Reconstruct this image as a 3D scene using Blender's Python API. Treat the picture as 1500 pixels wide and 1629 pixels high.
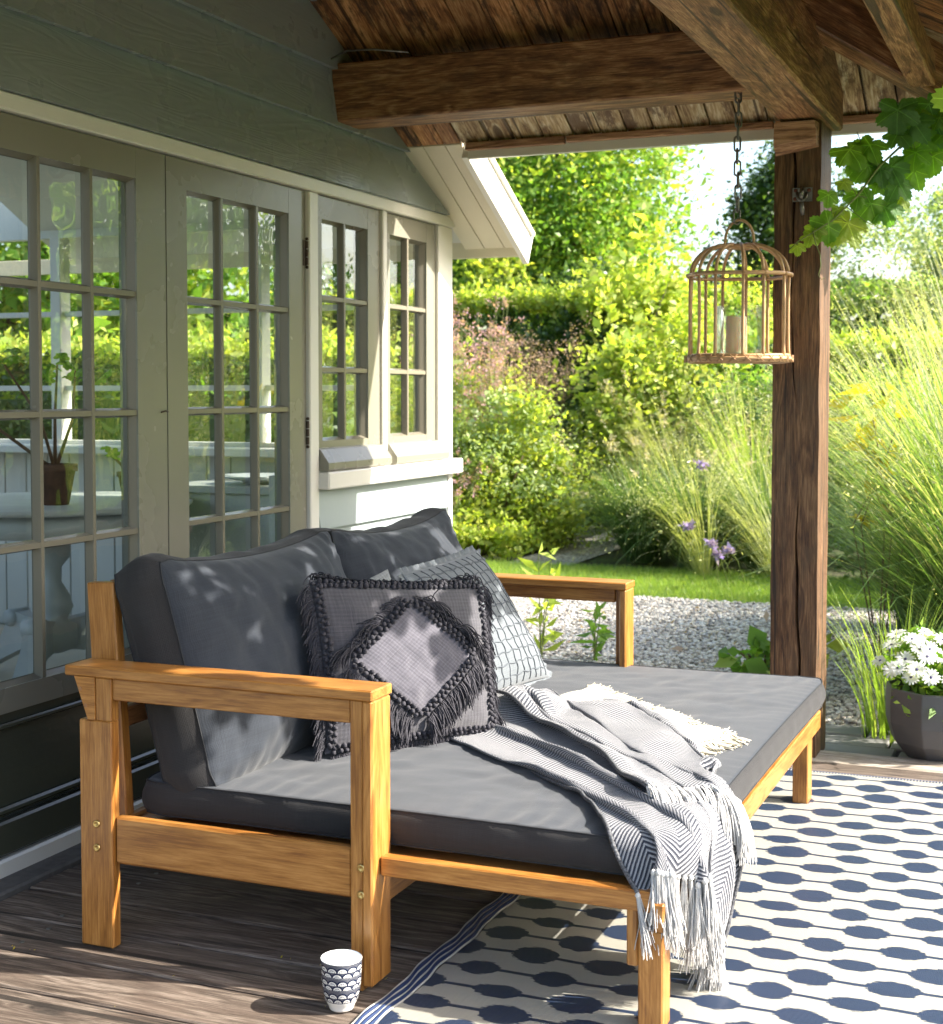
import bpy, bmesh, math, random
import numpy as np
from mathutils import Vector, Matrix, noise as mnoise

random.seed(7); RNG = np.random.default_rng(11)
for o in list(bpy.data.objects): bpy.data.objects.remove(o)
SC = bpy.context.scene
COL = SC.collection
# ------------------------------------------------------------------ camera
cam_d = bpy.data.cameras.new('camera'); cam = bpy.data.objects.new('camera', cam_d); COL.objects.link(cam)
SC.camera = cam
cam.location = (2.533, 0.0, 1.25)
cam.rotation_euler = (math.radians(90 - 2.5), 0, math.radians(22.4))
cam_d.sensor_fit = 'HORIZONTAL'; cam_d.sensor_width = 36.0
cam_d.lens = 2329.0 / 1500.0 * 36.0
cam_d.shift_x = 0.0
cam_d.shift_y = -(814.5 - (625 + 2329 * math.tan(math.radians(2.5)))) / 1500.0
cam_d.clip_start = 0.05; cam_d.clip_end = 500
cam_d.dof.use_dof = True; cam_d.dof.focus_distance = 3.6; cam_d.dof.aperture_fstop = 8.0
# ------------------------------------------------------------------ light
SUN = Vector((1.0, 0.25, 0.75)).normalized()
el = math.asin(SUN.z); az = math.atan2(SUN.x, SUN.y)      # azimuth from +Y towards +X
W = bpy.data.worlds.new('World'); SC.world = W; W.use_nodes = True
wn = W.node_tree; wn.nodes.clear()
sky = wn.nodes.new('ShaderNodeTexSky'); sky.sky_type = 'NISHITA'; sky.sun_disc = False
sky.sun_elevation = el; sky.sun_rotation = az; sky.air_density = 1.0; sky.dust_density = 3.0; sky.ozone_density = 0.7
bg = wn.nodes.new('ShaderNodeBackground'); bg.inputs[1].default_value = 0.15
wo = wn.nodes.new('ShaderNodeOutputWorld')
wn.links.new(sky.outputs[0], bg.inputs[0]); wn.links.new(bg.outputs[0], wo.inputs[0])
sl = bpy.data.lights.new('sun', 'SUN'); sl.energy = 4.5; sl.angle = math.radians(0.55); sl.color = (1.0, 0.93, 0.82)
so = bpy.data.objects.new('sun', sl); COL.objects.link(so); so.rotation_euler = (-SUN).to_track_quat('-Z', 'Y').to_euler()
so.location = (8, 3, 8)
SC.view_settings.view_transform = 'Standard'; SC.view_settings.look = 'None'
SC.view_settings.exposure = 1.80; SC.view_settings.gamma = 1.0; SC.view_settings.use_curve_mapping = False
SC.render.engine = 'CYCLES'
SC.cycles.max_bounces = 10; SC.cycles.diffuse_bounces = 5; SC.cycles.glossy_bounces = 4
SC.cycles.transmission_bounces = 8; SC.cycles.transparent_max_bounces = 16
SC.cycles.sample_clamp_indirect = 6.0; SC.cycles.caustics_reflective = False; SC.cycles.caustics_refractive = False

# ------------------------------------------------------------------ material helpers
class NT:
    def __init__(s, name):
        s.m = bpy.data.materials.new(name); s.m.use_nodes = True
        s.t = s.m.node_tree; s.t.nodes.clear()
        s.out = s.t.nodes.new('ShaderNodeOutputMaterial')
    def n(s, typ, **kw):
        nd = s.t.nodes.new(typ)
        for k, v in kw.items():
            if k.startswith('_'):
                key = k[1:]
                key = int(key) if key.isdigit() else key.replace('_', ' ')
                s.put(nd.inputs[key], v)
            else: setattr(nd, k, v)
        return nd
    def put(s, inp, v):
        if isinstance(v, bpy.types.Node): v = v.outputs[0]
        if isinstance(v, bpy.types.NodeSocket): s.t.links.new(v, inp)
        else:
            if hasattr(inp.default_value, '__len__') and len(inp.default_value) == 4 and hasattr(v, '__len__') and len(v) == 3: v = (*v, 1)
            inp.default_value = v
    def math(s, op, a, b=None, c=None, clamp=False):
        nd = s.t.nodes.new('ShaderNodeMath'); nd.operation = op; nd.use_clamp = clamp
        s.put(nd.inputs[0], a)
        if b is not None: s.put(nd.inputs[1], b)
        if c is not None: s.put(nd.inputs[2], c)
        return nd.outputs[0]
    def mix(s, f, a, b, mode='MIX'):
        nd = s.t.nodes.new('ShaderNodeMix'); nd.data_type = 'RGBA'; nd.blend_type = mode
        s.put(nd.inputs[0], f); s.put(nd.inputs[6], a); s.put(nd.inputs[7], b)
        return nd.outputs[2]
    def ramp(s, f, stops):
        nd = s.t.nodes.new('ShaderNodeValToRGB'); s.put(nd.inputs[0], f)
        e = nd.color_ramp.elements
        while len(e) < len(stops): e.new(0.5)
        for i, (p, c) in enumerate(stops):
            e[i].position = p; e[i].color = (*c, 1) if len(c) == 3 else c
        return nd.outputs[0]
    def noise(s, vec, scale, detail=4, rough=0.55, dist=0.0, dim='3D'):
        nd = s.t.nodes.new('ShaderNodeTexNoise'); nd.noise_dimensions = dim
        if vec is not None: s.put(nd.inputs['Vector'], vec)
        nd.inputs['Scale'].default_value = scale; nd.inputs['Detail'].default_value = detail
        nd.inputs['Roughness'].default_value = rough; nd.inputs['Distortion'].default_value = dist
        return nd.outputs['Fac']
    def mapping(s, vec, scale=(1, 1, 1), loc=(0, 0, 0), rot=(0, 0, 0)):
        nd = s.t.nodes.new('ShaderNodeMapping'); s.put(nd.inputs['Vector'], vec)
        s.put(nd.inputs['Scale'], scale); s.put(nd.inputs['Location'], loc); s.put(nd.inputs['Rotation'], rot)
        return nd.outputs[0]
    def obj(s, rnd=True):
        tc = s.t.nodes.new('ShaderNodeTexCoord').outputs['Object']
        if not rnd: return tc
        oi = s.t.nodes.new('ShaderNodeObjectInfo').outputs['Random']
        cb = s.t.nodes.new('ShaderNodeCombineXYZ')
        s.put(cb.inputs[0], s.math('MULTIPLY', oi, 37.0)); s.put(cb.inputs[1], s.math('MULTIPLY', oi, 11.3)); s.put(cb.inputs[2], s.math('MULTIPLY', oi, 5.7))
        va = s.t.nodes.new('ShaderNodeVectorMath'); va.operation = 'ADD'
        s.put(va.inputs[0], tc); s.put(va.inputs[1], cb.outputs[0]); return va.outputs[0]
    def rand(s): return s.t.nodes.new('ShaderNodeObjectInfo').outputs['Random']
    def bump(s, h, strength=0.3, dist=0.01, normal=None):
        nd = s.t.nodes.new('ShaderNodeBump'); s.put(nd.inputs['Height'], h)
        nd.inputs['Strength'].default_value = strength; nd.inputs['Distance'].default_value = dist
        if normal is not None: s.put(nd.inputs['Normal'], normal)
        return nd.outputs[0]
    def bsdf(s, color, rough=0.5, normal=None, **kw):
        b = s.t.nodes.new('ShaderNodeBsdfPrincipled')
        s.put(b.inputs['Base Color'], color); s.put(b.inputs['Roughness'], rough)
        if normal is not None: s.put(b.inputs['Normal'], normal)
        for k, v in kw.items(): s.put(b.inputs[k.replace('_', ' ')], v)
        return b
    def end(s, sh):
        s.t.links.new(sh.outputs[0] if isinstance(sh, bpy.types.Node) else sh, s.out.inputs[0]); return s.m

def wood(name, dark, mid, light, rough=0.5, grain=14.0, bump=0.25, stain=None, stain_amt=0.6, var=0.35, knots=True, coat=0.0):
    """grain runs along local X; broad figure, fine fibres, sharp knots and long drying checks"""
    k = NT(name); v = k.obj()
    # knots bend the figure around them
    vo = k.n('ShaderNodeTexVoronoi', _Scale=1.0); k.put(vo.inputs['Vector'], k.mapping(v, (2.1, 6.0, 6.0)))
    kd = vo.outputs['Distance']
    warp = k.noise(k.mapping(v, (1.3, 5, 5)), 1.6, 3)
    bend = k.math('MULTIPLY', k.math('POWER', k.math('SUBTRACT', 1.0, k.math('MINIMUM', kd, 1.0)), 6.0), .9 if knots else 0.0)
    off = k.math('ADD', k.math('MULTIPLY', warp, 1.6), bend)
    cb = k.n('ShaderNodeCombineXYZ'); k.put(cb.inputs[1], off); k.put(cb.inputs[2], k.math('MULTIPLY', off, .7))
    ad = k.n('ShaderNodeVectorMath', operation='ADD', _0=k.mapping(v, (.9, grain, grain))); k.put(ad.inputs[1], cb)
    g1 = k.noise(ad.outputs[0], 3.0, 6, 0.68)
    fig = k.math('PINGPONG', k.math('MULTIPLY', k.noise(ad.outputs[0], .9, 1), 9.0), .5)          # growth ring figure
    g2 = k.noise(k.mapping(v, (7.0, grain * 16, grain * 16)), 1.6, 3, 0.7)
    f = k.math('ADD', k.math('MULTIPLY', g1, 0.50), k.math('ADD', k.math('MULTIPLY', fig, 0.22), k.math('MULTIPLY', g2, 0.58)))
    c = k.ramp(f, [(0.46, dark), (0.59, mid), (0.74, light)])
    if knots:
        kr = k.ramp(kd, [(0.0, (1, 1, 1)), (0.085, (.95, .95, .95)), (0.12, (.25,) * 3), (0.2, (0, 0, 0))])
        c = k.mix(k.math('MULTIPLY', kr, 0.85), c, tuple(x * 0.35 for x in dark))
    if stain:
        sn = k.noise(k.mapping(v, (2.2, 6, 6)), 2.0, 6, 0.75)
        c = k.mix(k.ramp(sn, [(0.50, (0, 0, 0)), (0.60, (stain_amt,) * 3)]), c, stain)
        ck = k.noise(k.mapping(v, (.55, 36, 36)), 1.0, 2, .5)
        c = k.mix(k.ramp(ck, [(0.635, (0, 0, 0)), (0.655, (.85,) * 3)]), c, tuple(x * .3 for x in dark))
    hs = k.n('ShaderNodeHueSaturation', _Color=c); k.put(hs.inputs['Value'], k.math('ADD', k.math('MULTIPLY', k.rand(), var), 1.0 - var / 2))
    h = k.math('ADD', k.math('MULTIPLY', g2, 0.8), k.math('MULTIPLY', g1, 0.7))
    b = k.bsdf(hs.outputs[0], k.math('ADD', rough - 0.08, k.math('MULTIPLY', g1, 0.16)), k.bump(h, bump, 0.004))
    if coat: b.inputs['Coat Weight'].default_value = coat; b.inputs['Coat Roughness'].default_value = 0.3
    return k.end(b)

def paint(name, col, rough=0.35, grain=False, dirt=(.05, .045, .03), dirt_amt=0.25, chips=None, bump=0.25):
    k = NT(name); v = k.obj()
    gn = k.noise(k.mapping(v, (.9, 7, 7)), 1.4, 2, .5, .6)
    fine = k.noise(k.mapping(v, (2, 40, 40)), 1.5, 3)
    g = k.math('ADD', k.math('PINGPONG', k.math('MULTIPLY', gn, 16.0), .5), k.math('MULTIPLY', fine, .6)) if grain else k.math('MULTIPLY', fine, .8)
    big = k.noise(v, 4.0, 4)
    c = k.mix(k.ramp(big, [(0.4, (0, 0, 0)), (0.8, (dirt_amt,) * 3)]), col, tuple(x * 0.55 + y * .3 for x, y in zip(col, dirt)))
    c = k.mix(k.ramp(k.noise(v, 70, 5, .7), [(0.60, (0, 0, 0)), (0.85, (dirt_amt * .6,) * 3)]), c, dirt)
    if chips:
        c = k.mix(k.ramp(k.noise(k.mapping(v, (4, 20, 20)), 6, 4, .7), [(0.68, (0, 0, 0)), (0.7, (1, 1, 1))]), c, chips)
    h = k.math('ADD', k.math('MULTIPLY', g, 1.0 if grain else .3), k.math('MULTIPLY', k.noise(v, 60, 2), .3))
    return k.end(k.bsdf(c, k.math('ADD', rough - 0.1, k.math('MULTIPLY', big, 0.2)), k.bump(h, bump, 0.004)))

def simple(name, col, rough=0.5, nscale=20, amt=0.2, metallic=0.0, bump=0.1, **kw):
    k = NT(name); v = k.obj()
    n = k.noise(v, nscale, 4)
    c = k.mix(k.math('MULTIPLY', n, amt * 2), col, tuple(x * (1 - amt) * .75 for x in col))
    b = k.bsdf(c, rough, k.bump(n, bump, 0.003), Metallic=metallic, **kw)
    return k.end(b)

def fabric(name, col, col2, scale=600, rough=0.95, sheen=0.25, bump=0.5, slub=0.35):
    k = NT(name); v = k.n('ShaderNodeTexCoord').outputs['UV']
    w1 = k.n('ShaderNodeTexWave', wave_type='BANDS', bands_direction='X', _Scale=scale / 6.283 * 1.0, _Distortion=0.6, _Detail=1.0)
    w2 = k.n('ShaderNodeTexWave', wave_type='BANDS', bands_direction='Y', _Scale=scale / 6.283 * 1.0, _Distortion=0.6, _Detail=1.0)
    k.put(w1.inputs['Vector'], v); k.put(w2.inputs['Vector'], v)
    wv = k.math('MULTIPLY', k.math('ADD', w1.outputs['Fac'], w2.outputs['Fac']), 0.5)
    sl = k.math('ADD', k.noise(k.mapping(v, (10, 330, 1)), 1.0, 4, .75), k.noise(k.mapping(v, (330, 10, 1)), 1.0, 4, .75))
    c = k.mix(k.math('MULTIPLY', k.math('SUBTRACT', sl, 0.72), slub * 5.0, clamp=True), col, col2)
    c = k.mix(k.math('MULTIPLY', wv, 0.35), c, tuple(x * .6 for x in col))
    cr = k.noise(v, 9.0, 3, .5, 0.6)
    nm = k.bump(k.math('ADD', k.math('MULTIPLY', wv, .35), k.math('MULTIPLY', sl, .3)), bump, 0.0015)
    nm = k.bump(cr, 0.05, 0.02, nm)
    b = k.bsdf(c, rough, nm); b.inputs['Sheen Weight'].default_value = sheen; b.inputs['Sheen Roughness'].default_value = 0.5
    return k.end(b)

def leafmat(name, c1, c2, c3=None, trans=0.45, rough=0.45, spec=0.4):
    k = NT(name)
    r = k.n('ShaderNodeNewGeometry').outputs['Random Per Island']
    c = k.ramp(r, [(0.0, c1), (0.55, c2), (1.0, c3 or c2)])
    b = k.bsdf(c, rough); b.inputs['Specular IOR Level'].default_value = spec
    tr = k.n('ShaderNodeBsdfTranslucent')
    tc = k.mix(1.0, c, (1.5, 1.55, .55), 'MULTIPLY'); k.put(tr.inputs[0], tc)
    mx = k.n('ShaderNodeMixShader', _0=trans); k.put(mx.inputs[1], b); k.put(mx.inputs[2], tr)
    return k.end(mx)

M = {}
M['ceiling'] = wood('old_ceiling_pine', (.11, .042, .014), (.36, .155, .056), (.64, .36, .16), .62, 7, .35, stain=(.03, .016, .010), stain_amt=.8, var=.5)
M['soffit_old'] = wood('weathered_soffit_pine', (.20, .11, .05), (.46, .32, .17), (.72, .62, .44), .6, 6, .3, stain=(.10, .045, .02), stain_amt=.85, var=.35)
M['beam'] = wood('oak_beam', (.07, .025, .008), (.225, .097, .036), (.46, .26, .12), .6, 10, .5, stain=(.06, .028, .014), stain_amt=.45, var=.15, knots=True)
M['post'] = wood('oak_post', (.028, .011, .004), (.095, .043, .017), (.215, .12, .058), .65, 13, .7, stain=(.09, .055, .03), stain_amt=.5, var=.1)
M['redblock'] = wood('red_oak_block', (.12, .05, .028), (.34, .17, .09), (.56, .33, .2), .6, 12, .5, var=.1, knots=False)
M['teak'] = wood('oiled_teak', (.22, .080, .015), (.36, .150, .030), (.50, .235, .062), .38, 9, .10, var=.18, knots=False, coat=.15)
M['teak_rail'] = wood('reddish_teak', (.18, .075, .028), (.31, .145, .06), (.42, .22, .10), .4, 9, .10, var=.15, knots=False)
M['deck'] = wood('weathered_decking', (.030, .021, .015), (.105, .078, .060), (.27, .22, .18), .75, 16, .7, stain=(.12, .085, .065), stain_amt=.5, var=.3)
M['sleeper'] = wood('grey_sleeper', (.17, .14, .11), (.36, .31, .26), (.55, .49, .42), .8, 14, .8, stain=(.2, .16, .12), stain_amt=.5, var=.2)
M['clap'] = paint('green_grey_clapboard_paint', (.275, .315, .325), .28, grain=True, dirt_amt=.07, bump=.22)
M['clap_pale'] = paint('pale_blue_grey_paint', (.33, .38, .395), .4, dirt_amt=.12, bump=.3)
M['sage'] = paint('sage_door_paint', (.230, .222, .178), .26, dirt_amt=.04, dirt=(.07, .055, .035), bump=.12)
M['sage_old'] = paint('sage_muntin_paint', (.205, .188, .145), .24, dirt_amt=.3, dirt=(.09, .065, .04), bump=.12)
M['olive'] = paint('dark_olive_gloss_paint', (.060, .066, .048), .22, dirt_amt=.2, bump=.3)
M['white'] = paint('white_gloss_paint', (.76, .74, .68), .35, dirt_amt=.10, bump=.2)
M['cream'] = paint('cream_soffit_paint', (.74, .68, .53), .5, dirt_amt=.15, dirt=(.3, .22, .12), bump=.2)
M['room_white'] = paint('room_white_paint', (.60, .60, .55), .5, dirt_amt=.1, bump=.15)
M['room_floor'] = paint('room_floor_paint', (.55, .48, .36), .45, dirt_amt=.2)
M['furn'] = paint('chalky_white_furniture_paint', (.52, .53, .50), .45, dirt_amt=.5, dirt=(.16, .13, .1))
M['concrete'] = simple('concrete_kerb', (.16, .15, .14), .85, 40, .5, bump=.6)
M['fab'] = fabric('charcoal_canvas', (.0165, .0215, .031), (.033, .041, .056), 560, sheen=.15)
M['fab2'] = fabric('charcoal_canvas_boxing', (.020, .0195, .021), (.032, .031, .033), 560, sheen=.08)
M['seam'] = simple('charcoal_seam', (.022, .024, .028), .9, 80, .3)
M['lilac'] = fabric('washed_purple_grey_weave', (.060, .058, .074), (.112, .108, .134), 190, bump=1.0, sheen=.4, slub=.6)
M['char'] = fabric('faded_charcoal_weave', (.036, .035, .043), (.075, .073, .088), 190, bump=1.0, sheen=.4, slub=.6)
M['yarn_dark'] = simple('charcoal_yarn', (.066, .064, .080), .95, 300, .5, bump=.5)
M['palegrey'] = fabric('pale_grey_cotton', (.115, .132, .15), (.185, .21, .235), 320, bump=.5, sheen=.2)
M['stitch'] = simple('grey_stitch_cord', (.105, .12, .14), .9, 120, .3)
M['ribbed'] = fabric('ribbed_grey_cotton', (.12, .135, .15), (.30, .32, .33), 120, bump=1.2)
M['yarn_white'] = simple('white_cotton_yarn', (.60, .595, .585), .95, 200, .25, bump=.3)
M['yarn_cream'] = simple('cream_wool_yarn', (.66, .615, .50), .95, 200, .25, bump=.3)
M['rattan'] = simple('honey_rattan', (.74, .46, .24), .42, 35, .5, bump=.3)
M['rattan_dark'] = simple('rattan_binding', (.50, .28, .13), .5, 60, .5, bump=.5)
M['wax'] = simple('ivory_wax', (.82, .70, .50), .45, 10, .05, bump=.05, Subsurface_Weight=.6)
M['steel'] = simple('old_galvanised_steel', (.30, .29, .27), .42, 60, .6, metallic=.85, bump=.3)
M['iron'] = simple('brown_iron_hinge', (.10, .07, .05), .5, 60, .5, metallic=.5, bump=.4)
M['brass'] = simple('brass_bolt', (.62, .45, .18), .3, 40, .3, metallic=1.0)
M['black'] = simple('black_gap', (.01, .009, .008), .9, 10, .1)
M['rust'] = simple('rust_patch', (.18, .06, .04), .8, 60, .5)
M['zinc'] = simple('dark_grey_planter', (.12, .12, .125), .55, 12, .35, bump=.15)
M['soil'] = simple('garden_soil', (.07, .05, .035), .95, 12, .5, bump=.8)
M['clay'] = simple('mossy_terracotta', (.16, .075, .04), .8, 22, .6, bump=.4)
M['stone'] = simple('slate_paving', (.26, .26, .25), .8, 6, .5, bump=.5)
M['petal'] = leafmat('white_petal', (.80, .80, .82), (.72, .73, .78), (.84, .84, .84), trans=.3)
M['petal_eye'] = simple('blue_violet_daisy_eye', (.06, .05, .14), .7, 60, .3)
M['leafA'] = leafmat('bright_leaf', (.12, .235, .045), (.19, .34, .065), (.33, .43, .09), .5)
M['leafB'] = leafmat('yellow_green_leaf', (.28, .38, .07), (.38, .47, .09), (.50, .50, .12), .5)
M['leafC'] = leafmat('deep_green_leaf', (.03, .07, .02), (.065, .125, .03), (.13, .20, .045), .35, .35, .5)
M['leafD'] = leafmat('grey_green_leaf', (.20, .29, .12), (.30, .39, .17), (.42, .48, .24), .45)
M['leafE'] = leafmat('golden_leaf', (.42, .33, .03), (.52, .42, .03), (.35, .33, .04), .5)
M['grassA'] = leafmat('fresh_blade', (.17, .27, .06), (.25, .36, .08), (.38, .44, .14), .5)
M['grassB'] = leafmat('pale_straw_blade', (.34, .38, .18), (.44, .46, .26), (.56, .53, .36), .45)
M['grassC'] = leafmat('blue_green_blade', (.07, .13, .045), (.11, .19, .06), (.20, .27, .10), .4)
M['plume'] = leafmat('buff_plume', (.42, .36, .24), (.5, .43, .30), (.55, .48, .36), .4, .8)
M['pinkfl'] = leafmat('dusky_pink_floret', (.42, .22, .28), (.50, .32, .34), (.42, .26, .34), .4, .8)
M['tanseed'] = leafmat('tan_seedhead', (.45, .32, .26), (.52, .38, .32), (.42, .28, .24), .35, .8)
M['purplefl'] = leafmat('lilac_floret', (.30, .22, .55), (.36, .28, .6), (.42, .33, .62), .4, .8)
M['bark'] = simple('grey_brown_bark', (.12, .09, .06), .9, 18, .5, bump=.8)
M['stem'] = simple('green_stem', (.16, .20, .05), .6, 30, .3)
M['stem_brown'] = simple('brown_stem', (.16, .10, .05), .7, 30, .4)
# glass
def glassmat():
    k = NT('old_window_glass'); v = k.obj()
    n = k.noise(v, 5.0, 2)
    nm = k.bump(n, 0.10, 0.03)
    fr = k.n('ShaderNodeFresnel', _IOR=1.52); k.put(fr.inputs['Normal'], nm)
    gl = k.n('ShaderNodeBsdfGlossy', _Roughness=0.0); k.put(gl.inputs['Normal'], nm); gl.inputs[0].default_value = (1, 1, 1, 1)
    tr = k.n('ShaderNodeBsdfTransparent'); tr.inputs[0].default_value = (.90, .95, .92, 1)
    f = k.math('MULTIPLY', fr.outputs[0], 2.1, clamp=True)
    mx = k.n('ShaderNodeMixShader', _0=f); k.put(mx.inputs[1], tr); k.put(mx.inputs[2], gl)
    return k.end(mx)
M['glass'] = glassmat()
def jarmat():
    k = NT('clear_jar_glass')
    lw = k.n('ShaderNodeLayerWeight', _Blend=0.25)
    gl = k.n('ShaderNodeBsdfGlossy', _Roughness=0.03)
    tr = k.n('ShaderNodeBsdfTransparent'); tr.inputs[0].default_value = (.93, .97, .96, 1)
    mx = k.n('ShaderNodeMixShader', _0=k.math('MINIMUM', k.math('ADD', k.math('MULTIPLY', lw.outputs['Fresnel'], .7), .03), .45)); k.put(mx.inputs[1], tr); k.put(mx.inputs[2], gl)
    return k.end(mx)
M['jar'] = jarmat()

# ------------------------------------------------------------------ object helpers
MW = {}
def link(o, parent=None, mw=None):
    mw = mw or Matrix.Identity(4)
    COL.objects.link(o)
    if parent is not None:
        o.parent = parent; o.matrix_basis = MW[parent].inverted() @ mw
    else: o.matrix_basis = mw
    MW[o] = mw
    return o
def tag(o, label=None, cat=None, group=None, kind=None):
    if label: o['label'] = label
    if cat: o['category'] = cat
    if group: o['group'] = group
    if kind: o['kind'] = kind
    return o
def empty(name, loc, label=None, cat=None, group=None, kind=None, parent=None):
    o = bpy.data.objects.new(name, None); o.empty_display_size = .1
    link(o, parent, Matrix.Translation(Vector(loc))); return tag(o, label, cat, group, kind)
def mk(name, verts, faces, mat, smooth=False, uvs=None, mats=None, fm=None):
    me = bpy.data.meshes.new(name)
    verts = np.asarray(verts, dtype=np.float32)
    if isinstance(faces, np.ndarray):
        k = faces.shape[1]; nf = len(faces)
        me.vertices.add(len(verts)); me.vertices.foreach_set('co', verts.ravel())
        me.loops.add(nf * k); me.loops.foreach_set('vertex_index', faces.astype(np.int32).ravel())
        me.polygons.add(nf); me.polygons.foreach_set('loop_start', np.arange(0, nf * k, k, dtype=np.int32))
        me.update(calc_edges=True)
    else:
        me.from_pydata([tuple(map(float, v)) for v in verts], [], [tuple(map(int, f)) for f in faces])
    for m in (mats or [mat]): me.materials.append(m)
    if fm is not None: me.polygons.foreach_set('material_index', np.asarray(fm, dtype=np.int32))
    if smooth: me.polygons.foreach_set('use_smooth', np.ones(len(me.polygons), dtype=bool))
    if uvs is not None:
        uvl = me.uv_layers.new(name='UVMap'); li = np.zeros(len(me.loops), dtype=np.int32); me.loops.foreach_get('vertex_index', li)
        uvl.data.foreach_set('uv', np.asarray(uvs, dtype=np.float32)[li].ravel())
    me.update(); return me
def mobj(name, verts, faces, mat, parent=None, loc=None, smooth=False, uvs=None, mats=None, fm=None, **tg):
    """mesh given in world coordinates; its origin goes to loc (default: centre of the underside)"""
    v = np.asarray(verts, dtype=np.float64)
    if loc is None:
        mn, mx = v.min(0), v.max(0); loc = ((mn[0] + mx[0]) / 2, (mn[1] + mx[1]) / 2, mn[2])
    me = mk(name, v - np.array(loc), faces, mat, smooth, uvs, mats, fm)
    o = bpy.data.objects.new(name, me); link(o, parent, Matrix.Translation(Vector(loc)))
    return tag(o, **tg) if tg else o
BOXC = {}
def boxmesh(L, w, h, b, mat):
    key = (round(L, 4), round(w, 4), round(h, 4), round(b, 4), mat.name)
    if key in BOXC: return BOXC[key]
    bm = bmesh.new(); bmesh.ops.create_cube(bm, size=1.0)
    for v in bm.verts: v.co = Vector((v.co.x * L, v.co.y * w, v.co.z * h))
    if b > 0: bmesh.ops.bevel(bm, geom=list(bm.edges), offset=min(b, w * .3, h * .3), segments=1, affect='EDGES')
    me = bpy.data.meshes.new('board'); bm.to_mesh(me); bm.free(); me.materials.append(mat); BOXC[key] = me
    return me
def beam(name, p0, p1, w, h, mat, parent=None, up=(0, 0, 1), b=.003, flip=0, **tg):
    p0 = Vector(p0); p1 = Vector(p1); d = (p1 - p0); L = d.length; x = d.normalized()
    z = Vector(up); z = (z - x * z.dot(x)).normalized(); y = z.cross(x)
    R = Matrix((x, y, z)).transposed().to_4x4()
    o = bpy.data.objects.new(name, boxmesh(L, w, h, b, mat))
    link(o, parent, Matrix.Translation((p0 + p1) / 2) @ R)
    return tag(o, **tg) if tg else o
def bx(name, x0, x1, y0, y1, z0, z1, mat, parent=None, b=.003, **tg):
    d = (x1 - x0, y1 - y0, z1 - z0); c = ((x0 + x1) / 2, (y0 + y1) / 2, (z0 + z1) / 2)
    i = max(range(3), key=lambda k: d[k])
    if i == 0: return beam(name, (x0, c[1], c[2]), (x1, c[1], c[2]), d[1], d[2], mat, parent, (0, 0, 1), b, **tg)
    if i == 1: return beam(name, (c[0], y0, c[2]), (c[0], y1, c[2]), d[0], d[2], mat, parent, (0, 0, 1), b, **tg)
    return beam(name, (c[0], c[1], z0), (c[0], c[1], z1), d[0], d[1], mat, parent, (0, 1, 0), b, **tg)
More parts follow.
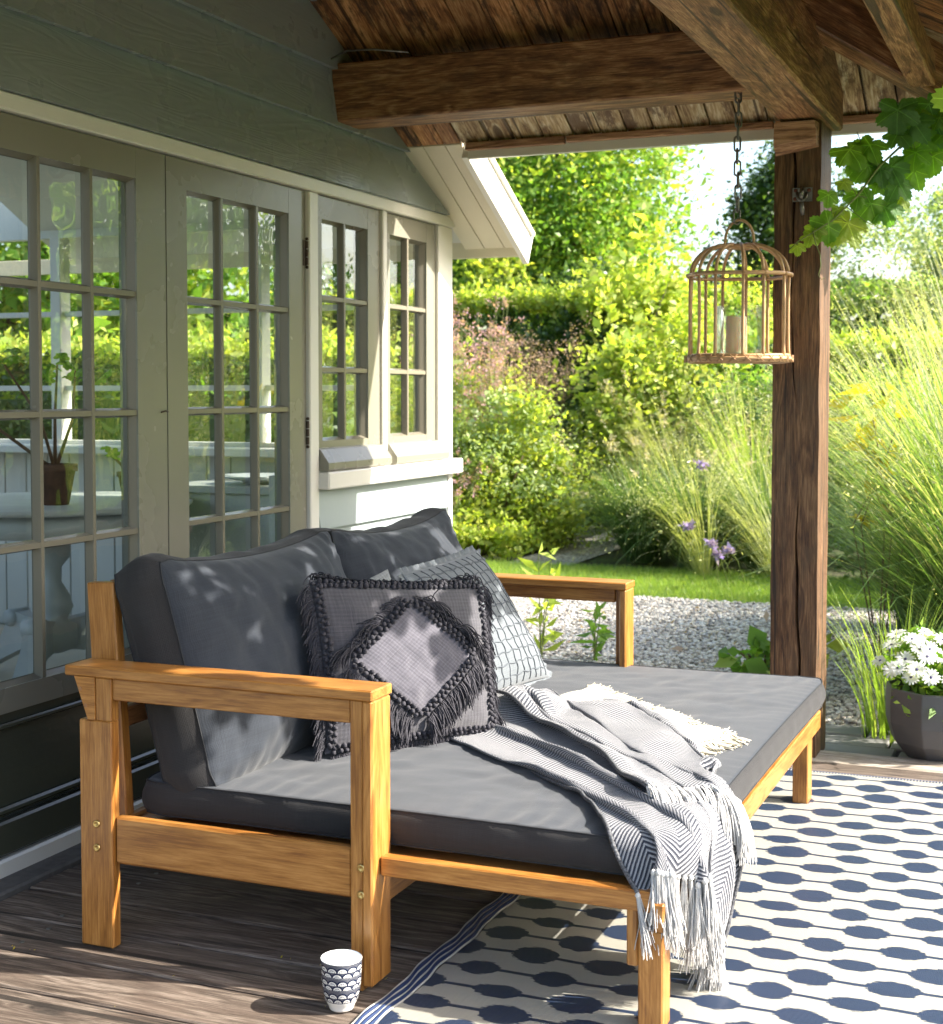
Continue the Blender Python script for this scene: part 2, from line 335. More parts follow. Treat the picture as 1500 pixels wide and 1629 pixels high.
class MB:
    def __init__(s): s.v = []; s.f = []; s.uv = []
    def add(s, v, f, uv=None):
        o = len(s.v); s.v += [tuple(p) for p in v]; s.f += [tuple(i + o for i in q) for q in f]
        s.uv += list(uv) if uv is not None else [(0, 0)] * len(v)
    def box(s, x0, x1, y0, y1, z0, z1):
        s.add([(x, y, z) for x in (x0, x1) for y in (y0, y1) for z in (z0, z1)],
              [(0, 1, 3, 2), (4, 6, 7, 5), (0, 4, 5, 1), (2, 3, 7, 6), (0, 2, 6, 4), (1, 5, 7, 3)])
    def tube(s, pts, r, n=6, closed=False, cap=True):
        pts = [Vector(p) for p in pts]; m = len(pts); rr = r if hasattr(r, '__len__') else [r] * m
        vs = []; prev = None
        for i, p in enumerate(pts):
            if closed: t = pts[(i + 1) % m] - pts[i - 1]
            else: t = pts[min(i + 1, m - 1)] - pts[max(i - 1, 0)]
            t.normalize()
            if prev is None:
                a = Vector((0, 0, 1)) if abs(t.z) < .9 else Vector((1, 0, 0))
                u = t.cross(a).normalized()
            else: u = (prev - t * prev.dot(t)).normalized()
            prev = u; w = t.cross(u)
            for k in range(n):
                a = 2 * math.pi * k / n
                vs.append(p + (u * math.cos(a) + w * math.sin(a)) * rr[i])
        fs = []
        for i in range(m if closed else m - 1):
            for k in range(n):
                a = i * n + k; b_ = i * n + (k + 1) % n; c = ((i + 1) % m) * n
                fs.append((a, b_, c + (k + 1) % n, c + k))
        if cap and not closed:
            fs.append(tuple(range(n - 1, -1, -1))); fs.append(tuple((m - 1) * n + k for k in range(n)))
        s.add(vs, fs)
    def lathe(s, prof, c=(0, 0, 0), n=24, uv=True):
        vs = []; uvs = []
        for j, (r, z) in enumerate(prof):
            for k in range(n + 1):
                a = 2 * math.pi * k / n
                vs.append((c[0] + r * math.cos(a), c[1] + r * math.sin(a), c[2] + z)); uvs.append((k / n, z))
        fs = []
        for j in range(len(prof) - 1):
            for k in range(n):
                a = j * (n + 1) + k; fs.append((a, a + 1, a + n + 2, a + n + 1))
        s.add(vs, fs, uvs)
    def blob(s, c, r, sq=(1, 1, 1), n=1):
        t = (1 + 5 ** .5) / 2
        V = [(-1, t, 0), (1, t, 0), (-1, -t, 0), (1, -t, 0), (0, -1, t), (0, 1, t), (0, -1, -t), (0, 1, -t), (t, 0, -1), (t, 0, 1), (-t, 0, -1), (-t, 0, 1)]
        F = [(0, 11, 5), (0, 5, 1), (0, 1, 7), (0, 7, 10), (0, 10, 11), (1, 5, 9), (5, 11, 4), (11, 10, 2), (10, 7, 6), (7, 1, 8), (3, 9, 4), (3, 4, 2), (3, 2, 6), (3, 6, 8), (3, 8, 9), (4, 9, 5), (2, 4, 11), (6, 2, 10), (8, 6, 7), (9, 8, 1)]
        q = 1 / 1.902
        s.add([(c[0] + x * q * r * sq[0], c[1] + y * q * r * sq[1], c[2] + z * q * r * sq[2]) for x, y, z in V], F)
    def build(s, name, mat, parent=None, smooth=False, loc=None, **tg):
        return mobj(name, s.v, s.f, mat, parent, loc, smooth, s.uv if any(u != (0, 0) for u in s.uv) else None, **tg)
def copy_obj(o, parent=None, mw=None):
    c = o.copy(); COL.objects.link(c)
    c.parent = parent
    if mw is not None:
        c.matrix_basis = (MW[parent].inverted() @ mw) if parent is not None else mw
        MW[c] = mw
    return c

# ================================================================== GROUND
def sheet(name, x0, x1, y0, y1, z, mat, nx=1, ny=1, parent=None, bump=0, **tg):
    xs = np.linspace(x0, x1, nx + 1); ys = np.linspace(y0, y1, ny + 1)
    v = [(x, y, z + (bump * mnoise.noise(Vector((x * 1.3, y * 1.3, 0))) if bump else 0)) for y in ys for x in xs]
    f = [(j * (nx + 1) + i, j * (nx + 1) + i + 1, (j + 1) * (nx + 1) + i + 1, (j + 1) * (nx + 1) + i) for j in range(ny) for i in range(nx)]
    return mobj(name, v, f, mat, parent, None, True, **tg)
GZ = -0.09
def groundmat():
    k = NT('garden_ground'); v = k.obj(False)
    n = k.noise(v, 3, 5)
    return k.end(k.bsdf(k.ramp(n, [(.3, (.05, .04, .025)), (.5, (.06, .075, .025)), (.7, (.08, .12, .03))]), .95, k.bump(k.noise(v, 30, 4), .8, .02)))
sheet('ground', -150, 150, -120, 180, GZ - .03, groundmat(), kind='structure')
def gravelmat():
    k = NT('pale_gravel'); v = k.obj(False)
    vo = k.n('ShaderNodeTexVoronoi', _Scale=48.0); k.put(vo.inputs['Vector'], v)
    c = k.ramp(vo.outputs['Color'], [(0.1, (.25, .22, .19)), (.45, (.45, .41, .36)), (.8, (.62, .58, .52))])
    c = k.mix(k.ramp(vo.outputs['Distance'], [(.45, (0, 0, 0)), (.8, (.8,) * 3)]), c, (.08, .07, .06))
    return k.end(k.bsdf(c, .85, k.bump(k.math('SUBTRACT', 1.0, vo.outputs['Distance']), .9, .012)))
gravel = sheet('gravel_path', -1.0, 3.2, 5.62, 9.5, GZ - .008, gravelmat(), 20, 20, kind='structure')
def lawnmat():
    k = NT('mown_grass'); v = k.obj(False)
    n = k.noise(v, 60, 4)
    return k.end(k.bsdf(k.ramp(n, [(.3, (.15, .24, .04)), (.6, (.26, .38, .06)), (.8, (.38, .46, .10))]), .9, k.bump(n, .8, .02)))
sheet('lawn', -4.5, 6.0, 9.25, 10.75, GZ + .0, lawnmat(), 30, 10, kind='structure')
sheet('garden_path', -1.66, -1.12, 10.70, 18, GZ - .016, gravelmat(), 4, 20, kind='structure')
# pebbles
def pebbles(name, n, x0, x1, y0, y1, s0, s1, mat, z, **tg):
    t = (1 + 5 ** .5) / 2; q = 1 / 1.902
    V = np.array([(-1, t, 0), (1, t, 0), (-1, -t, 0), (1, -t, 0), (0, -1, t), (0, 1, t), (0, -1, -t), (0, 1, -t), (t, 0, -1), (t, 0, 1), (-t, 0, -1), (-t, 0, 1)]) * q
    F = np.array([(0, 11, 5), (0, 5, 1), (0, 1, 7), (0, 7, 10), (0, 10, 11), (1, 5, 9), (5, 11, 4), (11, 10, 2), (10, 7, 6), (7, 1, 8), (3, 9, 4), (3, 4, 2), (3, 2, 6), (3, 6, 8), (3, 8, 9), (4, 9, 5), (2, 4, 11), (6, 2, 10), (8, 6, 7), (9, 8, 1)])
    c = np.stack([RNG.uniform(x0, x1, n), RNG.uniform(y0, y1, n), np.full(n, z)], 1)
    s = RNG.uniform(s0, s1, n)[:, None] * np.stack([RNG.uniform(.8, 1.3, n), RNG.uniform(.8, 1.3, n), RNG.uniform(.5, .8, n)], 1)
    a = RNG.uniform(0, 6.28, n); ca, sa = np.cos(a), np.sin(a)
    P = V[None] * s[:, None, :] * RNG.uniform(.85, 1.15, (n, 12, 1))
    X = P[..., 0] * ca[:, None] - P[..., 1] * sa[:, None]; Y = P[..., 0] * sa[:, None] + P[..., 1] * ca[:, None]
    P = np.stack([X, Y, P[..., 2]], -1) + c[:, None, :]
    f = (F[None] + (np.arange(n) * 12)[:, None, None]).reshape(-1, 3)
    return mobj(name, P.reshape(-1, 3), f, mat, None, None, True, **tg)
def pebmat():
    k = NT('pebble_stone')
    r = k.n('ShaderNodeNewGeometry').outputs['Random Per Island']
    return k.end(k.bsdf(k.ramp(r, [(0, (.16, .15, .14)), (.3, (.38, .34, .29)), (.6, (.55, .50, .43)), (1, (.70, .68, .64))]), .8))
pebbles('gravel', 30000, -.6, 2.6, 5.66, 9.3, .006, .0145, pebmat(), GZ, label='pale pebbles covering the path between porch and lawn', cat='gravel', kind='stuff')
# lawn blades
def blades(n, x0, x1, y0, y1, z, h0, h1, w, lean=.4):
    b = np.stack([RNG.uniform(x0, x1, n), RNG.uniform(y0, y1, n), np.full(n, z)], 1)
    a = RNG.uniform(0, 6.28, n); h = RNG.uniform(h0, h1, n)
    d = np.stack([np.cos(a), np.sin(a), np.zeros(n)], 1) * (w / 2)
    tip = b + np.stack([RNG.normal(0, lean, n) * h, RNG.normal(0, lean, n) * h, h], 1)
    P = np.stack([b - d, b + d, tip], 1).reshape(-1, 3)
    return P, np.arange(n * 3).reshape(-1, 3)
P, F = blades(60000, -3.5, 3.0, 9.28, 10.7, GZ, .02, .055, .006)
mobj('lawn_grass', P, F, M['grassA'], label='short bright mown grass of the lawn strip', cat='grass', kind='stuff')

# paving between deck and gravel
pv = empty('paving', (1.8, 5.4, 0), kind='structure')
yy = 5.20
for r_ in range(3):
    xx = 0.1 + .13 * r_
    while xx < 3.6:
        w_ = random.uniform(.22, .38)
        bx('paving_slab', xx, xx + w_ - .012, yy + .004, yy + .155, -.10, -.022 + random.uniform(-.006, .006), M['stone'], pv, .006)
        xx += w_
    yy += .165
mortar = bx('mortar_bed', 0.1, 3.7, 5.19, 5.70, -.12, -.05, M['soil'], pv, 0)

# porch floor
pf = empty('porch_floor', (1.2, 3.5, 0), kind='structure')
y = 2.435 - .172 * 8
i = 0
while y < 4.90:
    w_ = .172
    for (a, b_) in ((.10, 3.6),):
        o = bx('deck_plank', a, b_, y + .0055, y + w_ - .0055, -.045, random.uniform(-.003, .0), M['deck'], pv if False else pf, .004)
    y += w_; i += 1
bx('gap_shade_slab', .1, 3.6, .9, 4.90, -.2, -.06, M['black'], pf, 0)  # one black slab under all planks, its colour stands in for gap shade
bx('edge_sleeper', .10, 3.7, 4.935, 5.185, -.16, -.004, M['sleeper'], pf, .008)
bx('concrete_kerb', -.015, .097, 1.0, 5.9, -.12, .012, M['concrete'], pf, .006)
# screw heads on the planks
sm = MB()
for j in range(0, 24):
    yb = 2.435 - .172 * 8 + .172 * j
    for q_ in (.04, .13):
        if yb + q_ < 4.9:
            sm.lathe([(0.0001, .0015), (.006, .0012), (.0065, 0.0)], (.33 + random.uniform(-.02, .02), yb + q_, .0002), 10)
sm.build('screw_head', M['steel'], pf, kind='stuff')

# ================================================================== HOUSE
H = empty('timber_house', (-.05, 4.0, 0), label='green grey clapboard garden house with french doors and small casement windows', cat='house')
def slopez(y): return 5.045 - .52 * y
# head beam, posts
bx('head_beam', -.06, .022, .9, 5.905, 1.966, 2.012, M['white'], H, .004)
bx('window_jamb', -.06, .016, 4.602, 4.668, .03, 1.965, M['white'], H, .004)
bx('window_mullion', -.06, .014, 5.203, 5.241, .966, 1.965, M['white'], H, .004)
bx('corner_post', -.07, .016, 5.742, 5.892, .966, 1.965, M['white'], H, .004)
bx('corner_board', -.12, .012, 5.862, 5.900, .02, .898, M['white'], H, .004)
bx('window_sill', -.02, .055, 4.669, 5.918, .901, .964, M['white'], H, .005)
# clapboards above the doors: gable boards cut by the roof slope
def clapboard(z0, z1, y0, mat, x0=0.006, lap=.030, ymax=None, cut=True):
    ye0 = min(ymax or 9, (5.045 - z0) / .52 - .012) if cut else ymax
    ye1 = min(ymax or 9, (5.045 - z1) / .52 - .012) if cut else ymax
    v = []
    for yy_, zz_, bot in ((y0, z0, 1), (ye0, z0, 1), (ye1, z1, 0), (y0, z1, 0)):
        xo = x0 + (lap if bot else 0.0)
        v.append((xo, yy_, zz_)); v.append((xo - .02, yy_, zz_))
    f = [(0, 2, 4, 6), (1, 7, 5, 3), (0, 1, 3, 2), (2, 3, 5, 4), (4, 5, 7, 6), (6, 7, 1, 0)]
    # local frame: length along local X so that the grain runs along the board
    c = Vector((x0, (y0 + ye0) / 2, z0)); R = Matrix(((0, -1, 0), (1, 0, 0), (0, 0, 1))).to_4x4()
    mwm = Matrix.Translation(c) @ R; inv = mwm.inverted()
    me = mk('clapboard', [tuple(inv @ Vector(p)) for p in v], f, mat)
    o = bpy.data.objects.new('clapboard', me); link(o, H, mwm); return o
zt = [2.014, 2.222, 2.425, 2.632, 2.84, 3.05, 3.26]
for a, b_ in zip(zt[:-1], zt[1:]):
    clapboard(a, b_ + .015, 1.0, M['clap'])
# pale clapboards below the small windows
zb = [.03, .175, .32, .465, .61, .755, .899]
for a, b_ in zip(zb[:-1], zb[1:]):
    clapboard(a, b_, 4.670, M['clap_pale'], 0.0, .02, 5.858, False)
bx('wall_backing', -.16, -.022, 4.61, 5.88, .03, .95, M['room_white'], H, 0)
bx('wall_backing', -.16, -.022, 1.0, 5.0, 1.97, 2.6, M['room_white'], H, 0)
bx('wall_backing', -.16, .0, .4, 2.70, .0, 2.0, M['clap'], H, 0)

def pane_geo(y0, y1, z0, z1, x=-.027):
    return [(x, y0, z0), (x, y1, z0), (x, y1, z1), (x, y0, z1), (x - .003, y0, z0), (x - .003, y1, z0), (x - .003, y1, z1), (x - .003, y0, z1)], [(0, 1, 2, 3)]
def muntin_v(y, z0, z1, par):     # profile: narrow face in front, wide behind
    m = MB(); xf, xb = -.003, -.030; w1, w2 = .0085, .0120
    P = [(xb, -w2), (xb + .006, -w2), (xf - .006, -w1), (xf, -w1 + .002), (xf, w1 - .002), (xf - .006, w1), (xb + .006, w2), (xb, w2)]
    vs = [(p[0], y + p[1], z0) for p in P] + [(p[0], y + p[1], z1) for p in P]; n = len(P)
    m.add(vs, [(k, (k + 1) % n, n + (k + 1) % n, n + k) for k in range(n)])
    return m.build('muntin', M['sage_old'], par)
def muntin_h(z, y0, y1, par):
    m = MB(); xf, xb = -.004, -.030; w1, w2 = .0095, .0135
    P = [(xb, -w2), (xb + .006, -w2), (xf - .006, -w1), (xf, -w1 + .002), (xf, w1 - .002), (xf - .006, w1), (xb + .006, w2), (xb, w2)]
    vs = [(p[0], y0, z + p[1]) for p in P] + [(p[0], y1, z + p[1]) for p in P]; n = len(P)
    m.add(vs, [(k, n + k, n + (k + 1) % n, (k + 1) % n) for k in range(n)])
    return m.build('muntin', M['sage_old'], par)
def leaf(name, y0, y1, z0, z1, cols, rows, hinge_y=None, zb_=None, **tg):
    """cols: pane (a,b) intervals in y; rows in z.  The frame mesh is the part; panes and muntins its children"""
    m = MB(); ya, yb = cols[0][0], cols[-1][1]; za, zb2 = rows[-1][0], rows[0][1]
    x0, x1 = -.062, 0.0
    m.box(x0, x1, y0, ya, z0, z1); m.box(x0, x1, yb, y1, z0, z1)
    m.box(x0, x1 - .0005, ya, yb, zb2, z1); m.box(x0, x1 - .0005, ya, yb, z0, za)
    # putty / bead chamfers round the opening
    fr = m.build(name, M['sage'], H, **tg)
    bm_ = bmesh.new(); bm_.from_mesh(fr.data)
    for (a, b_) in cols:
        for (c, d) in rows:
            v, f = pane_geo(a - .012, b_ + .012, c - .012, d + .012)
            mobj('pane', v[:4], f, M['glass'], fr)
    bm_.free()
    for (a, b_), (c, d) in zip(cols[:-1], cols[1:]): muntin_v((b_ + c) / 2, za, zb2, fr)
    for (a, b_), (c, d) in zip(rows[:-1], rows[1:]): muntin_h((a + d) / 2, ya, yb, fr)
    # inner bead of the frame
    be = MB()
    for yy_, s_ in ((ya, 1), (yb, -1)):
        be.add([(-.006, yy_, za), (-.031, yy_ + s_ * .012, za), (-.031, yy_, za), (-.006, yy_, zb2), (-.031, yy_ + s_ * .012, zb2), (-.031, yy_, zb2)], [(0, 1, 4, 3), (1, 2, 5, 4)])
    for zz_, s_ in ((za, 1), (zb2, -1)):
        be.add([(-.0055, ya, zz_), (-.0312, ya, zz_ + s_ * .012), (-.0312, ya, zz_), (-.0055, yb, zz_), (-.0312, yb, zz_ + s_ * .012), (-.0312, yb, zz_)], [(0, 1, 4, 3), (1, 2, 5, 4)])
    be.build('glazing_bead', M['sage_old'], fr)
    return fr
rowsD = [(1.55, 1.872), (1.205, 1.525), (.858, 1.18), (.49, .833)]
dl = leaf('door', 2.842, 3.735, .425, 1.962, [(2.950, 3.142), (3.172, 3.365), (3.398, 3.588)], rowsD, label='left french door leaf')
dr = leaf('door', 3.741, 4.600, .425, 1.962, [(3.850, 4.040), (4.070, 4.260), (4.290, 4.482)], rowsD, label='right french door leaf')
for d_, ya, yb in ((dl, 2.842, 3.735), (dr, 3.741, 4.600)):
    # lower panel in dark olive, with mouldings
    bx('lower_panel', -.046, -.012, ya, yb, .155, .424, M['olive'], d_, .002)
    bx('moulding', -.012, .004, ya + .002, yb - .002, .385, .400, M['olive'], d_, .004)
    bx('moulding', -.012, .010, ya + .002, yb - .002, .165, .185, M['olive'], d_, .006)
    bx('kick_board', -.046, .012, ya, yb, .060, .150, M['olive'], d_, .006)
d0 = bx('door', -.046, 0, 1.95, 2.838, .06, 1.962, M['sage'], H, .002)
bx('threshold', -.10, .020, 1.0, 4.60, .0, .055, M['white'], H, .006)
rowsW = [(1.605, 1.880), (1.345, 1.587), (1.075, 1.325)]
w1 = leaf('casement_window', 4.676, 5.196, 1.02, 1.962, [(4.722, 4.892), (4.924, 5.096)], rowsW)
w2 = leaf('casement_window', 5.248, 5.736, 1.02, 1.962, [(5.292, 5.454), (5.484, 5.648)], rowsW)
def hood(y0, y1, par):
    P = [(0.001, .967), (.045, .967), (.052, .975), (.052, .997), (.018, 1.045), (0.001, 1.05)]
    n = len(P); vs = [(p[0], y0, p[1]) for p in P] + [(p[0], y1, p[1]) for p in P]
    f = [(k, n + k, n + (k + 1) % n, (k + 1) % n) for k in range(n)] + [tuple(range(n)), tuple(range(2 * n - 1, n - 1, -1))]
    return mobj('drip_rail', vs, f, M['sage'], par)
hood(4.672, 5.198, w1); hood(5.246, 5.772, w2)
# hinges on the jamb
for zz_ in (1.745, 1.108):
    hm = MB(); y_ = 4.601
    for q_ in range(3): hm.tube([(.006, y_, zz_ - .042 + q_ * .029), (.006, y_, zz_ - .042 + q_ * .029 + .026)], .0062, 8)
    hm.blob((.006, y_, zz_ + .05), .007); hm.blob((.006, y_, zz_ - .05), .007)
    hm.box(.0005, .003, y_ - .02, y_ + .02, zz_ - .045, zz_ + .045) if zz_ > 1.5 else None
    hm.build('hinge', M['iron'], dr)
# tiny latch on the meeting stile
lm = MB(); lm.tube([(.004, 3.70, 1.192), (.010, 3.712, 1.196), (.010, 3.727, 1.193)], .0025, 6); lm.build('latch', M['iron'], dl)

# roof overhang of the house (cream soffit, white bargeboard)
def slope_board(name, x0, x1, ya, yb, mat, par, off=.0, th=.02, b=.002, **tg):
    xc = (x0 + x1) / 2; n = Vector((0, .52, 1)).normalized()
    p0 = Vector((xc, ya, slopez(ya) + off)) + n * th / 2; p1 = Vector((xc, yb, slopez(yb) + off)) + n * th / 2
    return beam(name, p0, p1, x1 - x0, th, mat, par, n, b, **tg)
xs_ = [0.0, .095, .19, .262]
for a, b_ in zip(xs_[:-1], xs_[1:]):
    slope_board('soffit_board', a + .0015, b_ - .0015, 5.402, 6.07, M['cream'], H)
    slope_board('soffit_board', a + .0015, b_ - .0015, 3.51, 5.398, M['ceiling'], H, label='bare brown soffit board')
slope_board('bargeboard', .264, .290, 5.40, 6.10, M['white'], H, off=-.055, th=.14)
slope_board('barge_capping', .258, .305, 5.38, 6.14, M['white'], H, off=.088, th=.022)
bx('eave_board', -3.4, .262, 6.072, 6.092, 1.850, 1.925, M['cream'], H, .002)
slope_board('roof_deck', -2.2, .262, 3.5, 6.07, M['room_white'], H, off=.03, th=.06)
# room behind the windows
bx('room_floor', -3.3, -.11, 1.0, 5.80, .05, .10, M['room_floor'], H, 0)
bx('room_ceiling', -2.1, -.165, 1.0, 5.86, 2.16, 2.22, M['room_white'], H, 0)
bx('room_wall', -3.40, -3.30, 1.0, 5.9, .05, .70, M['room_white'], H, 0)
for k_ in range(6): bx('window_post', -3.40, -3.32, 1.0 + k_ * .95, 1.07 + k_ * .95, .70, 2.2, M['room_white'], H, .003)
bx('room_wall', -3.3, -.1, .92, 1.0, .05, .9, M['room_white'], H, 0)
bx('room_wall', -3.3, -.125, 5.84, 5.90, .02, 1.02, M['room_white'], H, 0)
bx('room_wall', -3.3, -.125, 5.84, 5.90, 2.0, 2.2, M['room_white'], H, 0)
for k_ in range(24):
    bx('wainscot_board', -3.28 + .13 * k_, -3.28 + .13 * k_ + .125, 5.826, 5.838, .10, .96, M['room_white'], H, .003)
bx('shelf', -3.3, -.13, 5.62, 5.84, .965, 1.0, M['room_white'], H, .004)
xw = -3.2
while xw < -.70:
    bx('window_post', xw, xw + .06, 5.82, 5.90, 1.02, 2.0, M['room_white'], H, .003)
    bx('window_bar', xw + .062, xw + .55, 5.845, 5.88, 1.26, 1.285, M['room_white'], H, .002)
    bx('window_bar', xw + .062, xw + .55, 5.845, 5.88, 1.62, 1.645, M['room_white'], H, .002)
    xw += .56

# ================================================================== PORCH ROOF
RF = empty('porch_roof', (1.3, 3.5, 2.2), label='open brown timber porch roof of old boards on heavy oak beams', cat='roof')
XE = 2.40; YE = 5.40; YR = 3.50; XR = XE - (YE - YR)
# far slope boards (running up the slope, cut on the hip)
def roofpoly(name, pts2, zf, mat, par, up, th=.022):
    """thin board: pts2 = xy corners of the underside; grain along 'up' direction"""
    lo = [Vector((x, y_, zf(x, y_))) for x, y_ in pts2]; n = (lo[1] - lo[0]).cross(lo[-1] - lo[0]).normalized()
    if n.z < 0: n = -n
    hi = [p + n * th for p in lo]; k = len(lo)
    c = sum(lo, Vector()) / k; x = Vector(up); x = (x - n * x.dot(n)).normalized(); yv = n.cross(x)
    R = Matrix((x, yv, n)).transposed().to_4x4(); mwm = Matrix.Translation(c) @ R; inv = mwm.inverted()
    v = [tuple(inv @ p) for p in lo + hi]
    f = [tuple(range(k - 1, -1, -1)), tuple(range(k, 2 * k))] + [(i_, (i_ + 1) % k, k + (i_ + 1) % k, k + i_) for i_ in range(k)]
    o = bpy.data.objects.new(name, mk(name, v, f, mat)); link(o, par, mwm); return o
x = .264
zfar = lambda X, Y: slopez(Y)
zright = lambda X, Y: slopez(YE) + .52 * (XE - X)
znear = lambda X, Y: slopez(2 * YR - Y)
while x < XE:
    w_ = random.choice((.11, .12, .104)); x1 = min(x + w_, XE)
    jit = random.uniform(0, .006)
    zf = lambda X, Y, j=jit: slopez(Y) + j
    g = .0035
    top = lambda X: max(YR, YE - (XE - X))
    pts = [(x + g, YE), (x1 - g, YE), (x1 - g, top(x1 - g)), (x + g, top(x + g))]
    if YE - top(x1) < .05: pts = [(x + g, YE), (x1 - g, YE), (x1 - g, YE - .02), (x + g, top(x + g))]
    # outer (under the plate beam) weathered part and inner brown part
    ym = 4.96
    if top(x + g) < ym - .1 and top(x1) < ym:
        roofpoly('soffit_board', [(x + g, YE), (x1 - g, YE), (x1 - g, ym), (x + g, ym)], zf, M['soffit_old'], RF, (0, 1, -.52))
        roofpoly('ceiling_board', [(x + g, ym - .002), (x1 - g, ym - .002), (x1 - g, top(x1 - g)), (x + g, top(x + g))], zf, M['ceiling'], RF, (0, 1, -.52))
    else:
        roofpoly('soffit_board', pts, zf, M['soffit_old'], RF, (0, 1, -.52))
    x = x1
# right slope boards
y = YE
while y > 1.62:
    y1 = max(y - .105, 1.6); g = .0025
    if y > YR:
        q = [(XE, y - g), (XE, y1 + g), (max(XR, XE - (YE - (y1 + g))), y1 + g), (XE - (YE - (y - g)), y - g)]
    else:
        q = [(XE, y - g), (XE, y1 + g), (XE - ((y1 + g) - (2 * YR - YE)), y1 + g), (XE - ((y - g) - (2 * YR - YE)), y - g)]
    roofpoly('ceiling_board', q, zright, M['soffit_old'] if random.random() < .25 else M['ceiling'], RF, (1, 0, -.52))
    y = y1
# near slope (out of view) closes the roof
roofpoly('ceiling_board', [(0, YR - .002), (XR, YR - .002), (XE - .01, 2 * YR - YE), (0, 2 * YR - YE)], znear, M['ceiling'], RF, (1, 0, 0), .05)
# roof cover (tiles side) over the boards, keeps light out of the joints
def cover(pts, zf):
    roofpoly('roof_cover', pts, lambda X, Y: zf(X, Y) + .034, M['black'], RF, (1, 0, 0), .03)
cover([(.264, YE), (XE, YE), (XR, YR), (.264, YR)], zfar)
cover([(XE, YE - .0), (XE, 2 * YR - YE), (XR, YR)], zright)
# eave fascia and trim
bx('fascia', .29, XE + .02, YE + .004, YE + .026, 2.176, 2.285, M['white'], RF, .002)
xx = .29
for L_ in (.42, .8, .95):
    bx('eave_batten', xx, min(xx + L_ - .01, XE), YE - .028, YE + .002, 2.208 + random.uniform(-.004, .004), 2.236, M['redblock'], RF, .002); xx += L_
bx('fascia', XE + .004, XE + .026, 1.6, YE + .004, 2.176, 2.285, M['white'], RF, .002)
# beams
bx('tie_beam', .008, 1.583, 4.785, 4.965, 2.236, 2.446, M['beam'], RF, .006)
bx('plate_beam', 1.585, 1.762, 1.7, 5.30, 2.17, 2.42, M['beam'], RF, .008)
hn = Vector((-1, -1, 0)).normalized()
def hz(t): return slopez(YE) + .52 * t
p0 = Vector((XE - .02, YE - .02, hz(.02) - .095)); p1 = Vector((XR, YR, hz(1.9) - .095))
beam('hip_rafter', p0, p1, .085, .175, M['beam'], RF, (0, 0, 1), .005)
bx('purlin', 2.02, 2.10, 1.7, 4.96, 2.235, 2.335, M['beam'], RF, .004)
bx('purlin', .27, 1.3, 3.50, 3.58, 3.0, 3.16, M['beam'], RF, .004)
# grey cable behind the tie beam
cb_ = MB(); cb_.tube([(0.03, 4.74, 2.452), (.10, 4.735, 2.475), (.2, 4.74, 2.472), (.33, 4.76, 2.455)], .004, 6); cb_.build('cable', M['steel'], RF, True)

